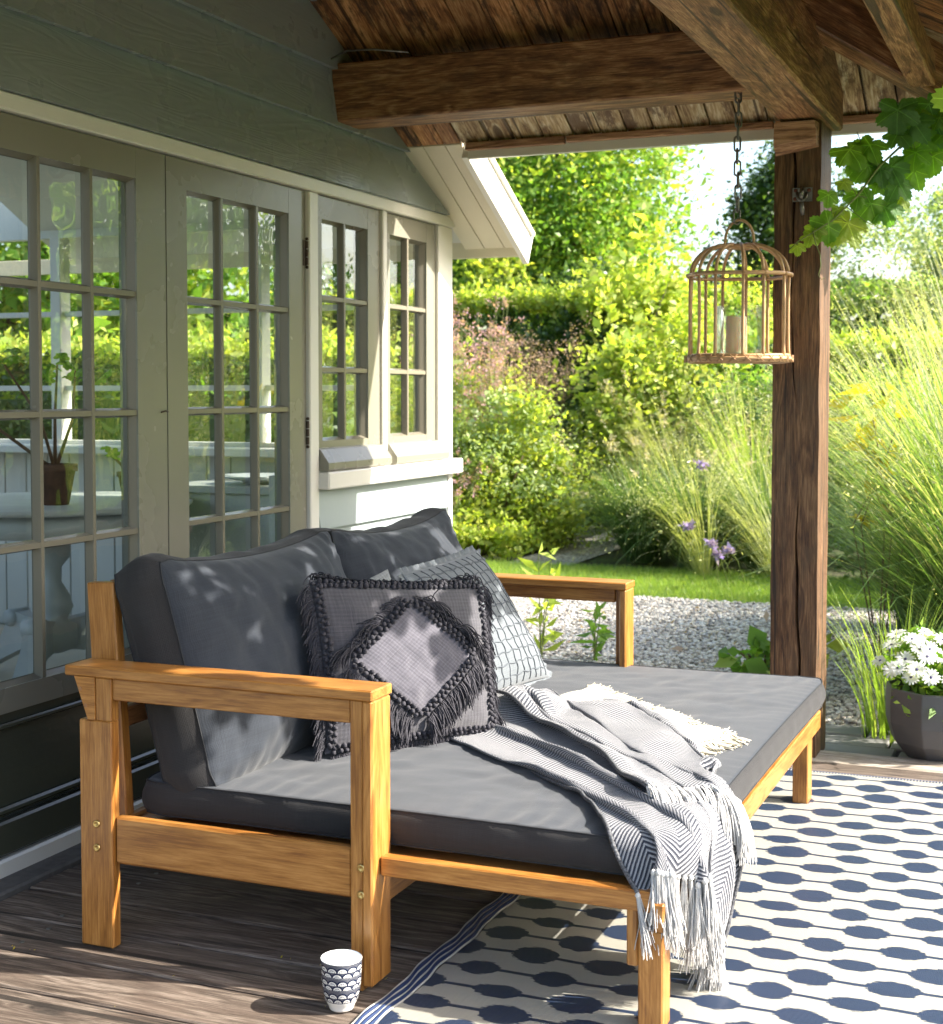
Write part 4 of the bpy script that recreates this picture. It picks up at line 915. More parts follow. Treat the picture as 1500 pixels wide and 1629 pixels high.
CLOTH = [
[841,-11,-3,-2,11,16,19,18,17,15,16,14,2,-11,5,5,0,-3,13,17,20,17,13,16,14,14,11,6,0,0,-2,4,18,16,15,15,12,8,5,-1,2,0,-9,13,16,16,15,15,14,12,10,8,6,2,2,-4,-5],
[854,-8,-2,5,11,17,18,18,16,14,14,13,6,-6,0,2,1,2,11,16,18,16,16,16,15,13,10,5,1,0,-3,12,17,16,15,13,10,7,2,0,-1,-3,7,13,13,15,17,15,14,12,10,7,4,2,0,-3,-5],
[868,-4,0,7,12,17,17,17,16,14,14,13,9,-4,-2,2,1,2,12,16,16,16,17,15,15,13,10,4,1,-1,-1,14,19,16,15,12,8,4,-3,0,0,4,10,11,15,16,17,15,15,12,10,6,2,1,-1,-3,-2],
[884,1,1,7,11,16,16,16,17,15,14,13,11,1,-3,-1,0,4,13,15,15,17,17,15,14,12,7,-1,1,1,7,17,18,17,14,11,8,0,-3,0,-1,6,11,14,16,17,16,16,14,14,10,4,-3,2,0,-1,6],
[906,1,2,6,10,14,15,17,17,16,14,13,11,5,-1,-1,-1,4,12,15,16,17,16,16,13,11,7,-1,0,0,11,16,18,16,14,11,8,-3,-5,0,3,9,13,14,16,17,16,16,16,12,10,0,-6,0,2,5,13],
[932,-1,2,6,11,13,14,16,17,16,13,13,11,6,1,0,-2,5,12,14,17,17,16,15,13,11,5,-2,-1,-2,12,18,19,14,13,12,9,-4,-4,1,6,10,12,14,16,15,17,14,13,13,11,-1,-6,-1,6,10,15],
[961,-2,1,6,10,14,14,16,17,15,14,12,10,5,0,-3,-2,8,14,16,17,17,14,14,14,10,3,-2,-3,-3,11,18,16,13,15,15,9,-3,-3,1,6,10,11,14,14,15,15,14,13,14,12,0,-5,-2,2,10,15],
[987,-2,1,5,9,14,14,17,17,15,15,14,9,1,-1,-4,-3,10,15,16,16,18,15,15,13,11,-1,-3,-2,-4,7,16,17,18,16,15,8,-5,-2,0,6,10,11,14,14,15,15,15,14,15,11,-3,-2,-2,-1,9,16],
[1016,-1,-1,3,9,13,15,17,16,17,15,13,7,-1,-2,-3,-4,9,15,16,17,16,17,16,15,10,-2,-4,-3,-3,7,16,18,17,17,14,6,-5,-3,1,5,10,12,13,15,15,15,15,15,14,9,-5,0,0,-3,11,16],
[1046,-3,0,0,8,13,15,17,17,16,15,12,6,-2,-1,-4,-4,9,16,16,17,16,16,16,16,9,-2,-5,-3,-4,9,16,17,17,17,14,4,-6,-3,1,5,10,12,14,15,15,16,15,15,13,5,-4,1,0,-2,11,16],
[1074,-5,-1,1,7,12,16,17,17,16,13,10,5,1,-1,-5,-2,9,15,16,16,16,16,16,16,10,-4,-5,-3,-4,9,16,17,17,16,14,3,-6,-2,1,4,10,13,14,15,15,15,15,15,13,5,-3,-1,0,-3,11,14],
[1100,-5,-1,-1,7,12,16,17,17,17,14,9,2,-1,-1,-3,-1,11,14,15,15,15,16,16,16,10,-4,-6,-3,-3,9,16,17,17,16,14,1,-6,-2,1,4,10,13,15,15,14,15,15,15,13,6,-4,-1,-2,-3,10,14],
[1127,-6,-3,-1,7,12,16,17,17,17,15,10,3,-3,-1,-3,-1,9,15,15,14,15,15,15,17,9,-5,-6,-2,-3,9,15,17,17,16,14,0,-6,-3,1,5,11,13,14,15,15,14,14,15,13,7,-5,-2,-1,-3,9,15],
[1153,-6,-4,0,5,12,16,17,17,17,15,11,5,-4,-2,-3,-1,8,13,15,15,15,14,15,16,9,-6,-5,-3,-2,8,16,17,16,17,12,-2,-5,-3,0,7,11,13,14,14,14,15,14,15,13,7,-6,-3,-1,-1,9,14],
[1180,-8,-5,0,4,12,16,18,17,16,15,13,6,-4,-3,-2,-2,6,12,15,14,15,15,15,14,9,-6,-5,-3,-1,8,15,17,16,17,12,-5,-6,-2,0,7,11,14,15,13,14,14,14,15,13,8,-6,-4,-1,-1,9,13],
[1205,-8,-5,-1,5,11,16,17,17,16,15,14,7,-4,-4,-1,-2,4,11,14,15,14,16,15,14,7,-6,-5,-2,-1,8,15,16,16,17,11,-6,-6,-4,0,6,12,14,16,14,13,12,14,14,15,9,-6,-4,-1,-1,8,13],
[1231,-9,-5,-1,4,11,16,17,16,16,15,14,8,-3,-4,-2,-2,2,10,14,15,14,16,15,15,5,-6,-5,-1,0,7,14,16,16,16,10,-7,-6,-5,0,5,11,14,15,15,13,13,14,13,15,11,-5,-4,-2,-1,7,13],
[1258,-9,-6,-1,4,9,15,16,16,15,16,14,10,-2,-5,-3,-3,2,10,13,15,15,15,15,15,5,-6,-4,-2,1,6,14,15,16,15,10,-9,-7,-5,0,4,10,13,15,13,14,15,14,13,15,12,-2,-5,-3,-1,7,12],
[1286,-10,-6,-3,4,8,13,16,15,15,15,16,12,-1,-6,-3,-3,-1,8,14,15,15,15,16,14,6,-5,-4,-3,-1,8,13,15,14,16,9,-8,-8,-6,-1,3,8,12,14,15,15,13,15,13,15,13,4,-5,-5,0,5,10],
[1313,-10,-6,-3,2,7,12,14,15,14,15,16,14,2,-6,-4,-2,-3,5,13,16,15,15,15,14,8,-5,-4,-2,-3,8,14,13,13,15,11,-8,-9,-6,-2,2,7,10,13,14,14,13,13,13,15,15,10,-4,-6,0,4,9],
[1339,-9,-6,-3,1,5,10,13,14,14,15,16,15,6,-6,-4,-2,-3,0,13,15,15,15,15,14,9,-4,-3,-1,-3,5,12,13,12,15,12,-4,-10,-7,-4,1,5,9,12,14,13,13,13,14,13,15,12,0,-5,-1,0,7],
[1363,-6,-8,-2,0,4,8,11,14,14,15,15,16,9,-3,-5,-2,-6,-2,11,16,15,15,15,14,10,-2,1,-2,-4,0,11,12,12,14,13,1,-10,-8,-4,-1,3,6,11,13,14,13,13,14,13,14,13,3,-4,-2,-2,-4],
[1384,-3,-7,-2,0,2,6,11,13,14,14,16,16,11,-1,-6,-4,-5,-4,10,16,15,14,15,13,11,4,2,-1,-5,-5,7,12,12,13,13,8,-7,-9,-6,-3,0,5,9,12,13,14,13,14,14,14,13,4,-3,-3,-3,-3],
[1402,-1,-3,-1,0,1,5,9,12,13,14,15,16,14,2,-7,-4,-5,-5,7,15,15,14,15,14,12,5,4,1,-5,-7,0,11,12,12,12,12,1,-8,-9,-4,-1,2,6,11,13,13,14,13,14,14,14,5,-3,-3,0,-1],
[1421,5,-1,-4,-2,1,4,8,11,14,14,14,15,15,5,-5,-5,-4,-6,3,13,15,15,14,15,13,7,6,1,-3,-7,-6,6,13,12,12,11,9,-4,-8,-5,-2,-1,2,8,12,13,13,13,14,14,14,6,-3,-3,1,6],
[1442,8,1,-3,-3,-2,1,6,12,14,13,15,14,15,9,-3,-5,-5,-6,-1,11,15,14,14,15,14,11,7,1,-2,-5,-8,0,11,12,11,11,11,5,-5,-6,-5,-2,-2,6,10,12,13,12,13,15,14,8,-5,-2,2,8],
[1465,10,3,-5,-4,-1,0,2,10,14,14,14,14,15,11,0,-5,-5,-6,-4,9,14,14,13,14,14,13,10,4,-1,-5,-7,-7,8,12,11,11,11,10,1,-7,-7,-4,-1,2,7,11,13,12,11,12,13,11,-3,1,4,4],
[1488,11,3,-6,-4,0,0,-2,8,14,14,15,13,14,13,4,-5,-5,-5,-6,4,13,13,14,13,14,14,11,7,1,-3,-7,-9,0,12,12,11,11,11,8,-3,-8,-5,-2,1,3,8,11,12,11,12,8,1,-5,1,6,10],
[1509,12,6,-5,-4,-2,-1,-4,6,13,15,14,14,13,13,7,-4,-5,-4,-6,-1,11,13,13,13,13,13,12,9,4,-1,-5,-8,-6,9,12,12,10,12,11,3,-7,-6,-2,2,0,0,10,12,12,11,8,-5,-8,-2,5,11],
[1531,12,8,-4,-3,-3,-4,-4,3,13,15,14,13,13,13,9,-2,-4,-4,-6,-5,8,12,12,13,12,13,13,10,6,1,-3,-6,-8,3,11,12,12,11,12,9,-3,-7,-2,1,-4,-5,7,13,12,11,8,-8,-10,-3,3,8],
[1552,12,9,-1,-5,-4,-3,-4,0,11,15,14,13,13,12,11,1,-4,-4,-6,-6,4,11,12,11,12,12,13,11,8,3,0,-5,-8,-3,10,12,11,11,13,12,3,-5,-3,-1,-5,-6,2,11,10,11,8,-4,-9,-5,0,1],
[1572,13,10,2,-6,-5,-4,-4,-2,10,15,14,13,11,13,11,5,-4,-4,-5,-7,0,10,10,10,12,11,13,12,9,6,2,-3,-7,-6,7,11,11,11,12,13,9,-3,-4,-1,-5,-6,-4,9,9,11,7,3,-5,-6,1,6],
[1592,11,11,5,-5,-5,-3,-5,-4,8,14,14,12,12,12,11,7,-1,-4,-5,-6,-4,6,10,10,11,12,13,12,10,8,4,-1,-5,-8,3,10,10,11,12,12,8,3,-3,-1,-3,-6,-7,7,9,7,6,3,4,-4,-2,2],
[1607,12,11,9,-1,-7,-3,-5,-5,5,13,13,13,11,12,11,10,1,-3,-4,-6,-6,1,9,11,11,11,13,13,12,8,5,2,-4,-7,-2,8,11,11,12,10,6,7,-3,-3,-3,-3,-5,6,8,7,4,3,5,-6,-4,2],
[1621,12,13,11,3,-5,-5,-4,-6,1,11,13,13,12,11,12,11,5,-1,-4,-5,-8,-3,7,11,12,11,12,12,12,11,5,2,1,-6,-7,7,9,10,10,6,10,6,-2,-2,-3,-2,-5,5,2,2,0,3,9,1,-6,-4],
[1636,12,12,13,7,-2,-5,-4,-5,-3,7,13,13,12,12,12,11,9,1,-3,-5,-6,-7,4,9,11,12,12,13,13,10,6,0,1,-2,-9,6,8,9,6,6,6,1,5,1,-6,-4,-3,-1,1,-1,-2,0,7,11,2,-5],
[1649,12,13,13,11,3,-5,-4,-5,-4,3,11,12,13,12,12,12,11,5,-3,-3,-6,-8,0,8,11,11,11,12,13,9,3,3,-1,2,-7,4,7,2,2,2,4,5,8,5,0,-8,-9,-9,1,-2,1,1,1,11,11,2],
[1663,13,13,13,12,8,-3,-5,-3,-5,-2,8,12,13,12,12,13,13,8,0,-4,-5,-7,-4,8,10,11,10,6,9,7,3,0,0,4,1,-1,5,-2,3,5,8,5,4,3,1,-7,-11,-12,-2,0,1,-2,1,8,12,10],
[1678,13,12,13,13,11,1,-5,-3,-3,-4,2,12,13,12,13,13,12,9,4,-2,-4,-7,-6,7,10,9,6,6,8,4,4,0,-2,0,4,-9,0,-1,2,4,11,12,6,5,0,-6,-13,-15,-8,0,-1,0,1,7,10,11],
[1693,13,12,12,13,13,5,-4,-4,-1,-3,-3,9,14,13,12,12,12,8,7,-3,-4,-2,-5,5,8,5,4,1,-1,-1,2,3,1,2,6,-6,-6,-1,3,3,6,9,10,7,5,2,-10,-16,-15,-5,-1,1,2,4,8,9],
[1707,13,13,12,12,13,10,-4,-3,0,-1,-4,5,11,14,12,11,8,10,8,-5,-5,-1,1,1,5,1,1,-4,0,0,0,-1,0,4,7,5,-8,-6,1,4,6,6,8,7,6,5,-3,-11,-16,-13,-4,1,2,5,5,7],
[1724,12,12,12,13,13,11,-1,-5,-2,-1,-4,-2,10,14,15,11,9,10,7,-3,-5,-2,1,-5,0,-3,0,0,1,0,0,-1,-1,0,4,9,4,-8,-7,1,8,6,6,5,6,5,3,-4,-12,-16,-11,-3,2,5,6,6],
[1742,11,11,12,12,11,8,2,-3,-3,-2,-7,-9,9,14,14,11,11,4,5,9,5,2,-3,-11,-10,-4,1,1,0,-3,2,0,-1,-1,1,5,11,3,-7,-9,-1,7,9,6,4,4,2,1,-4,-11,-14,-10,-2,4,6,8],
[1761,11,11,11,12,11,6,-2,-8,-6,-2,-6,-10,3,11,11,11,11,9,7,11,9,5,2,-7,-13,-10,-4,0,-3,-1,1,1,-1,-1,1,2,7,11,3,-8,-10,-5,2,6,7,4,2,3,2,-3,-10,-12,-8,0,5,7],
[1782,11,10,11,11,9,2,-6,-9,-6,-4,-5,-11,3,8,8,8,9,8,12,13,11,6,5,2,-10,-13,-11,-6,-3,0,-1,0,0,0,1,1,4,7,11,3,-9,-10,-8,-3,0,2,2,4,6,4,-3,-8,-10,-4,3,8],
[1796,13,12,9,5,8,3,-8,-10,-6,-5,-7,-5,9,11,5,4,5,6,11,13,10,6,5,7,0,-12,-13,-10,-7,-4,-1,-1,0,0,1,1,2,4,8,11,2,-9,-11,-8,-6,-3,-1,0,2,4,3,-3,-7,-5,2,6],
[1809,12,12,10,-12,17,7,-15,-11,-6,-3,-7,-2,14,6,13,0,5,9,10,10,9,2,2,6,14,-4,-13,-14,-9,-7,-5,-3,-1,-2,0,2,2,4,4,8,14,2,-14,-11,-9,-6,-3,-2,-2,-2,0,-1,-1,0,2,3],
[3605,-1,0,-2,3,7,8,10,12,12,12,13,11,-12,12,8,1,-5,4,6,8,9,9,14,17,17,14,9,1,-3,-7,-2,13,14,15,18,17,8,2,0,0,-2,-9,8,11,10,11,12,14,15,16,12,9,4,-1,-9,-16],
[3575,0,0,2,4,7,9,10,12,14,13,13,9,-4,3,5,1,-2,3,7,7,10,11,15,17,17,13,7,1,-2,-8,5,12,14,16,16,15,10,1,-2,-4,-5,3,8,9,10,10,13,14,16,14,12,7,2,-4,-9,-15],
[3547,1,1,3,5,7,10,11,12,14,15,15,10,-4,-1,4,0,-3,4,6,8,10,13,15,17,17,13,6,0,-3,-6,9,12,14,16,16,13,5,-1,-2,-5,1,6,8,9,10,11,13,15,15,14,11,4,0,-4,-10,-14],
[3519,4,1,4,5,8,11,11,12,14,15,15,11,1,-3,0,-3,-2,5,6,7,11,14,17,17,17,11,2,-1,-3,0,10,13,14,15,16,12,1,-1,-2,-3,4,7,8,9,10,12,13,15,15,15,7,0,0,-3,-7,1],
[3496,3,2,4,6,10,11,10,13,14,14,14,10,5,0,-3,-4,-5,4,6,9,11,15,17,19,17,10,1,-1,-6,4,11,13,13,15,15,10,-2,-3,-1,2,6,8,8,9,10,12,13,15,17,12,3,-3,-1,-1,-1,8],
[3483,-3,1,6,8,11,8,11,13,13,11,12,11,6,1,-2,-5,-4,4,7,7,10,16,17,19,18,8,-1,-3,-4,7,10,12,14,14,14,10,-2,-3,0,5,6,9,8,9,10,12,12,14,15,10,2,-4,-1,3,5,10],
[3467,-5,0,6,9,11,10,12,12,12,11,12,10,4,-1,-4,-5,2,9,8,6,9,15,17,19,15,4,-2,-3,-3,6,11,13,14,13,13,10,-3,-2,1,5,7,7,9,9,12,12,11,13,13,10,1,-3,-1,2,7,8],
[3448,-5,-1,5,9,11,12,13,12,13,12,12,8,1,-2,-5,-5,5,9,11,10,10,14,18,18,11,-1,-3,-2,-4,6,12,14,13,14,14,7,-4,-2,1,4,7,8,10,11,11,11,12,13,13,9,-1,0,0,-1,5,10],
[3432,-5,-1,2,9,12,12,12,13,13,13,12,6,-2,-3,-4,-6,7,10,13,12,13,14,16,15,9,-3,-3,-3,-3,6,13,13,14,15,12,5,-4,-3,1,4,7,9,10,11,11,12,13,13,12,8,-2,1,0,-2,6,10],
[3417,-6,-2,-1,9,12,13,13,12,13,13,11,4,-2,-3,-4,-6,7,13,14,12,13,13,15,15,8,-4,-4,-3,-3,7,13,14,14,14,12,3,-5,-2,0,4,7,10,10,11,12,12,13,13,11,6,-2,1,0,-1,6,11],
[3399,-8,-2,0,8,12,13,13,13,13,12,8,4,-1,-2,-5,-5,9,13,14,13,12,13,14,14,7,-4,-5,-3,-3,8,13,14,14,14,11,2,-5,-2,1,4,7,9,10,11,12,12,13,13,12,5,-1,0,0,-2,6,12],
[3380,-8,-4,0,8,12,14,13,13,13,13,9,1,-4,-1,-5,-2,11,14,13,12,12,12,13,13,7,-5,-5,-3,-2,8,13,14,14,13,11,1,-5,-1,1,3,7,9,11,11,12,11,13,13,11,6,-1,0,-1,-2,7,12],
[3361,-10,-5,0,8,13,14,13,13,13,14,11,2,-5,-3,-4,-2,10,14,13,13,12,11,11,12,7,-6,-5,-2,-2,8,14,14,14,13,10,0,-5,-2,1,4,7,10,10,11,11,12,12,13,12,6,-2,-1,-1,-1,7,12],
[3342,-10,-4,0,5,12,15,14,13,13,14,12,4,-6,-4,-3,-3,8,14,14,13,12,10,10,12,7,-7,-5,-2,-2,8,14,14,14,13,10,-2,-5,-2,1,4,8,10,10,11,11,11,12,13,12,7,-3,-2,-1,0,8,11],
[3323,-10,-6,-1,5,12,16,14,14,13,13,13,6,-6,-5,-3,-3,6,13,14,13,12,10,11,10,6,-6,-5,-2,-2,8,14,14,14,13,9,-3,-5,-2,0,5,8,10,11,10,11,11,12,13,11,8,-4,-2,0,0,7,11],
[3304,-12,-6,0,5,12,15,15,14,13,13,13,7,-6,-5,-2,-3,3,12,14,12,12,11,11,11,5,-7,-5,-2,-1,7,14,14,14,13,8,-4,-5,-3,0,5,8,11,11,11,11,12,12,11,11,7,-3,-2,-1,0,6,11],
[3285,-12,-7,0,5,11,16,15,14,13,13,12,9,-6,-6,-2,-2,1,10,14,13,11,12,12,11,3,-7,-5,-1,0,6,13,14,13,13,8,-6,-5,-3,0,5,8,10,12,12,12,11,11,10,11,8,-2,-3,-1,0,6,10],
[3268,-13,-8,0,4,11,15,16,13,13,12,13,10,-4,-8,-3,-2,1,9,13,13,12,12,12,10,3,-6,-4,-2,0,6,12,14,13,12,8,-7,-5,-4,0,3,8,11,12,13,12,11,10,10,10,9,0,-3,-2,0,5,9],
[3252,-13,-9,-2,4,10,14,15,14,12,11,14,12,-3,-8,-3,-3,-1,9,12,13,12,12,12,10,4,-5,-4,-2,-1,6,12,12,12,12,8,-6,-7,-4,-1,3,8,10,13,13,12,11,10,11,10,8,4,-3,-3,-1,5,7],
[3234,-11,-9,-4,3,9,13,14,14,11,12,14,13,0,-9,-4,-2,-2,5,13,13,12,11,12,11,6,-5,-4,-1,-4,7,11,11,11,12,9,-5,-7,-5,-2,2,7,10,12,13,12,12,11,10,9,9,7,-2,-4,-1,3,5],
[3215,-9,-8,-4,1,7,11,13,14,12,12,13,13,4,-7,-6,-1,-2,1,10,14,12,11,12,11,8,-4,-3,0,-4,3,10,10,11,12,9,-2,-7,-6,-4,1,5,9,11,13,13,12,12,11,9,9,6,0,-3,-1,0,4],
[3195,-6,-9,-3,0,5,9,13,13,12,12,13,13,7,-4,-6,-1,-5,-3,10,13,13,11,12,12,8,-1,2,-1,-6,-2,8,10,10,11,11,2,-8,-7,-3,0,2,7,10,12,13,13,12,11,10,8,7,1,-2,-1,-1,0],
[3171,-2,-7,-3,0,3,7,12,13,12,12,12,13,10,-2,-6,-3,-6,-3,8,13,12,12,12,12,9,4,3,-1,-7,-6,4,9,10,11,12,8,-6,-7,-6,-3,1,5,8,11,13,13,13,11,10,9,8,1,-2,-2,-1,0],
[3150,-1,-6,-2,0,1,5,10,13,13,11,12,13,11,1,-6,-4,-5,-5,5,13,12,12,12,12,11,6,5,0,-6,-8,-3,8,11,11,11,11,2,-8,-9,-3,-1,2,6,10,12,13,12,12,10,10,7,3,-3,-1,0,2],
[3130,3,-5,-6,-3,1,5,9,12,13,11,11,13,12,5,-5,-4,-4,-7,1,12,12,12,12,12,12,8,6,2,-4,-8,-8,4,10,11,10,13,10,-3,-8,-6,-3,-1,1,7,11,12,13,11,11,10,8,3,-3,-1,1,5],
[3108,7,-3,-6,-4,-2,2,9,11,12,12,11,12,12,8,-3,-4,-4,-7,-2,9,12,12,11,13,12,11,9,2,-3,-7,-9,-2,8,10,11,11,13,7,-5,-8,-5,-3,-1,3,9,11,12,11,11,10,8,4,-3,-2,2,6],
[3087,9,0,-7,-6,0,1,4,10,12,11,11,12,12,10,0,-4,-4,-6,-6,7,11,12,11,12,13,13,10,4,-1,-6,-9,-8,5,9,11,11,13,12,2,-7,-8,-4,-2,-1,6,10,11,11,11,10,8,5,1,-1,1,2],
[3066,11,1,-8,-6,1,2,-1,7,12,12,11,11,12,11,4,-5,-3,-6,-7,3,10,11,11,12,12,13,11,7,2,-4,-8,-10,-2,9,11,11,11,13,10,-3,-8,-6,-3,-1,1,7,10,10,12,11,9,3,1,-1,-1,0],
[3045,11,4,-7,-4,-1,-1,-3,5,11,12,11,11,12,12,6,-4,-4,-3,-8,-2,9,11,10,10,12,13,12,9,4,-2,-6,-10,-6,7,10,10,11,13,13,4,-7,-7,-2,1,-2,-1,7,11,11,12,9,1,0,-1,-1,-1],
[3024,11,5,-5,-3,-3,-3,-3,2,11,12,11,11,11,11,8,-1,-4,-3,-7,-5,6,10,9,10,11,12,12,10,6,1,-4,-7,-9,3,9,10,11,12,14,10,-3,-8,-1,-1,-4,-6,5,10,11,12,9,1,-2,-1,-2,0],
[3002,10,8,-3,-5,-4,-2,-4,0,10,12,11,10,11,11,9,1,-3,-3,-6,-7,3,10,9,9,9,10,12,11,7,4,-2,-5,-9,-3,9,10,11,12,14,12,3,-7,-2,-1,-6,-8,1,8,11,12,10,4,-3,-3,-1,-4],
[2978,11,10,0,-6,-5,-3,-4,-2,9,11,11,11,9,11,10,4,-3,-3,-5,-7,-1,9,9,9,8,9,11,11,9,5,1,-3,-8,-5,8,9,9,12,13,13,8,-5,-3,-1,-7,-8,-5,8,12,11,12,10,-4,-4,2,6],
[2958,8,9,4,-6,-5,-3,-4,-5,7,12,11,10,10,11,9,6,-2,-3,-4,-6,-4,6,8,9,9,9,10,11,9,7,3,-1,-6,-7,6,11,8,10,12,13,9,0,-1,-2,-8,-10,-7,9,13,12,13,11,0,-2,1,5],
[2931,9,9,7,-2,-6,-4,-4,-5,4,11,11,11,9,9,10,8,1,-3,-4,-5,-6,2,10,10,9,9,8,10,10,8,3,2,-4,-8,2,11,11,11,11,11,10,4,1,-4,-7,-10,-8,9,13,12,12,10,7,-3,-3,-2],
[2904,8,10,8,3,-5,-5,-4,-5,0,10,12,10,10,9,9,9,5,-2,-4,-4,-7,-1,10,11,9,8,8,10,10,7,4,1,0,-6,-3,10,13,11,11,11,11,8,-1,-1,-5,-12,-8,10,14,15,15,13,7,-6,-4,2],
[2877,8,9,10,6,-2,-5,-4,-5,-3,7,12,10,9,9,10,10,8,0,-4,-4,-6,-4,7,11,10,9,8,10,9,8,4,1,0,-3,-4,10,12,11,11,12,13,11,-1,-2,-4,-9,-10,12,16,14,14,16,13,-1,-8,-3],
[2850,8,9,10,9,1,-4,-4,-5,-4,3,10,11,9,10,9,11,9,4,-4,-3,-5,-6,3,10,12,10,9,9,9,9,5,3,-1,-4,-4,11,13,10,11,13,12,11,6,-1,-6,-9,-9,10,15,15,14,16,16,8,-2,-8],
[2823,8,9,9,10,6,-2,-4,-4,-5,-2,8,11,10,10,10,10,11,7,-2,-4,-5,-6,-1,11,13,12,10,11,12,7,-2,-2,1,2,0,9,13,11,11,10,10,12,9,3,-1,-7,-9,3,14,15,15,15,16,14,6,-1],
[2796,9,8,9,10,9,0,-3,-3,-3,-5,3,10,11,10,10,10,11,9,2,-4,-4,-6,-3,10,13,12,11,12,12,11,6,-1,-6,-2,2,6,12,13,12,12,8,8,9,6,3,-3,-6,-2,11,15,15,15,16,15,12,6],
[2778,6,6,6,10,9,4,-3,-2,-1,-5,-3,9,10,10,10,10,12,10,6,-2,-4,-6,-5,11,13,12,11,13,13,14,11,7,1,-3,-7,-4,7,13,12,13,12,10,7,4,3,0,0,-3,7,13,15,14,15,16,15,11],
[2774,-1,2,4,8,8,4,-4,-2,-1,-3,-5,7,9,8,9,11,12,11,7,-1,-2,-4,-2,8,12,12,12,12,13,14,13,9,6,4,0,-8,-6,7,11,12,13,12,9,5,2,1,7,4,0,8,13,14,15,16,15,14],
[2762,7,4,0,1,4,3,-5,0,-2,-4,-4,7,8,6,7,9,11,12,11,1,0,-5,-3,6,12,13,12,12,13,14,13,10,7,5,7,2,-8,-5,6,11,11,12,10,7,2,1,7,11,6,4,9,13,14,14,16,15],
[2744,11,8,4,3,1,-4,-7,0,-2,-5,-5,3,9,9,9,11,10,17,15,4,0,-6,-7,0,6,11,13,12,13,14,14,11,8,5,6,9,3,-7,-5,7,11,10,8,8,4,2,6,10,12,9,6,10,13,14,14,15],
[2723,12,10,9,8,2,-8,-10,-3,-2,-4,-6,2,14,14,12,11,10,14,15,9,3,-3,-7,-9,-2,6,11,12,13,14,14,13,8,5,7,9,10,3,-7,-4,7,11,11,7,4,4,4,8,10,12,10,8,10,14,15,14],
[2704,10,9,11,10,7,-9,-11,-4,-3,-4,-5,2,14,15,15,13,13,13,13,9,5,3,-2,-10,-10,-1,6,10,12,14,15,13,9,6,6,9,12,11,2,-7,-4,6,10,11,8,5,4,5,7,10,12,11,9,12,14,14],
[2704,0,4,8,12,7,-9,-10,-6,-4,-3,-2,5,8,15,15,13,14,13,13,11,9,5,4,-4,-12,-8,-1,6,9,13,14,14,11,6,6,8,12,13,11,2,-8,-4,5,9,9,6,4,5,8,9,11,12,11,12,13,15],
[2685,10,7,10,8,1,-12,-4,-6,-5,-3,-4,14,-4,18,12,13,13,12,14,14,11,8,4,8,-4,-17,-8,0,6,10,13,14,11,8,4,7,12,14,14,13,4,-15,-3,5,8,6,3,4,6,10,11,13,12,13,13,15],
[372,4,-3,4,-4,1,1,1,1,2,-4,-2,17,-9,-9,1,2,0,-3,2,7,11,15,3,6,1,2,2,1,8,14,-20,-3,-1,-2,-1,2,-11,-8,1,6,13,-11,-12,-5,-8,-5,-4,-1,0,1,2,-3,2,-3,0,-1],
[374,3,0,-3,0,0,1,0,-1,2,2,2,7,-3,-7,1,0,-3,0,7,10,10,9,6,4,2,1,1,1,7,1,-7,-3,-2,-4,-5,-5,3,3,2,2,-6,-11,-9,-11,-6,-1,1,1,1,-2,3,5,-2,-2,-3,-4],
[372,5,0,0,3,-2,2,0,-2,-1,-2,0,5,5,-6,-1,1,-4,1,10,12,9,8,6,4,1,1,3,1,5,-7,-3,-3,-4,-5,-7,-5,5,1,1,1,-8,-10,-11,-5,1,2,0,-1,-1,-2,7,7,-1,-2,-3,-9],
[373,5,1,2,-1,-1,0,-3,0,-1,-1,0,2,8,-1,-2,0,-6,4,11,12,7,6,6,7,4,2,-1,-1,4,-10,-3,-4,-6,-7,-7,-4,6,-1,1,-4,-9,-9,-4,5,-1,-2,-2,-2,1,1,10,8,-1,-3,-5,-12],
[374,5,1,0,-3,3,6,-1,-3,-2,-1,-1,-3,7,4,1,-5,-5,4,13,10,5,3,4,4,4,5,0,0,3,-8,-6,-7,-8,-8,-8,-1,6,2,-3,-7,-6,-3,5,-1,-3,-2,0,-1,2,2,11,4,1,-5,-8,-8],
[373,5,1,-2,0,1,8,3,-1,-2,-9,-3,1,4,5,2,-3,-5,5,10,9,8,-1,1,1,3,7,2,1,-3,-8,-7,-6,-9,-9,-6,3,6,0,-3,-3,-3,-1,4,5,-1,-4,1,-2,0,-1,10,3,1,-1,-6,-5],
[376,1,0,-1,0,0,9,3,0,-5,-6,-1,1,3,2,2,2,-6,-3,6,10,7,0,0,1,4,9,2,0,-6,-10,-5,-10,-9,-1,3,4,2,-3,-3,-3,0,5,-2,-1,-1,1,5,-5,1,-1,9,1,-2,-5,-5,3],
[374,2,1,-1,0,1,6,1,-3,-5,0,0,3,6,0,0,1,-4,-7,2,4,4,2,-1,3,9,11,0,0,-7,-13,-10,-5,1,2,3,5,-1,-5,-3,-2,0,5,-1,-3,3,3,-3,-3,4,1,5,-3,-2,-3,-3,5],
[373,5,0,-3,0,0,1,2,-3,-1,1,2,7,3,0,1,-3,-7,1,-1,-2,1,0,1,3,11,12,0,0,-8,-13,-8,-1,1,0,2,10,-3,-6,-3,-2,1,3,0,-2,2,2,-4,1,1,4,0,-4,-2,0,-1,2],
[373,4,0,-4,0,1,0,0,0,3,0,5,7,-1,-1,3,-6,-9,2,1,0,-1,-1,-2,2,12,11,0,-1,-8,-12,-4,1,2,1,-1,10,-3,-6,-2,-1,-1,0,1,-1,1,0,-1,0,2,8,-5,-5,0,3,0,-4],
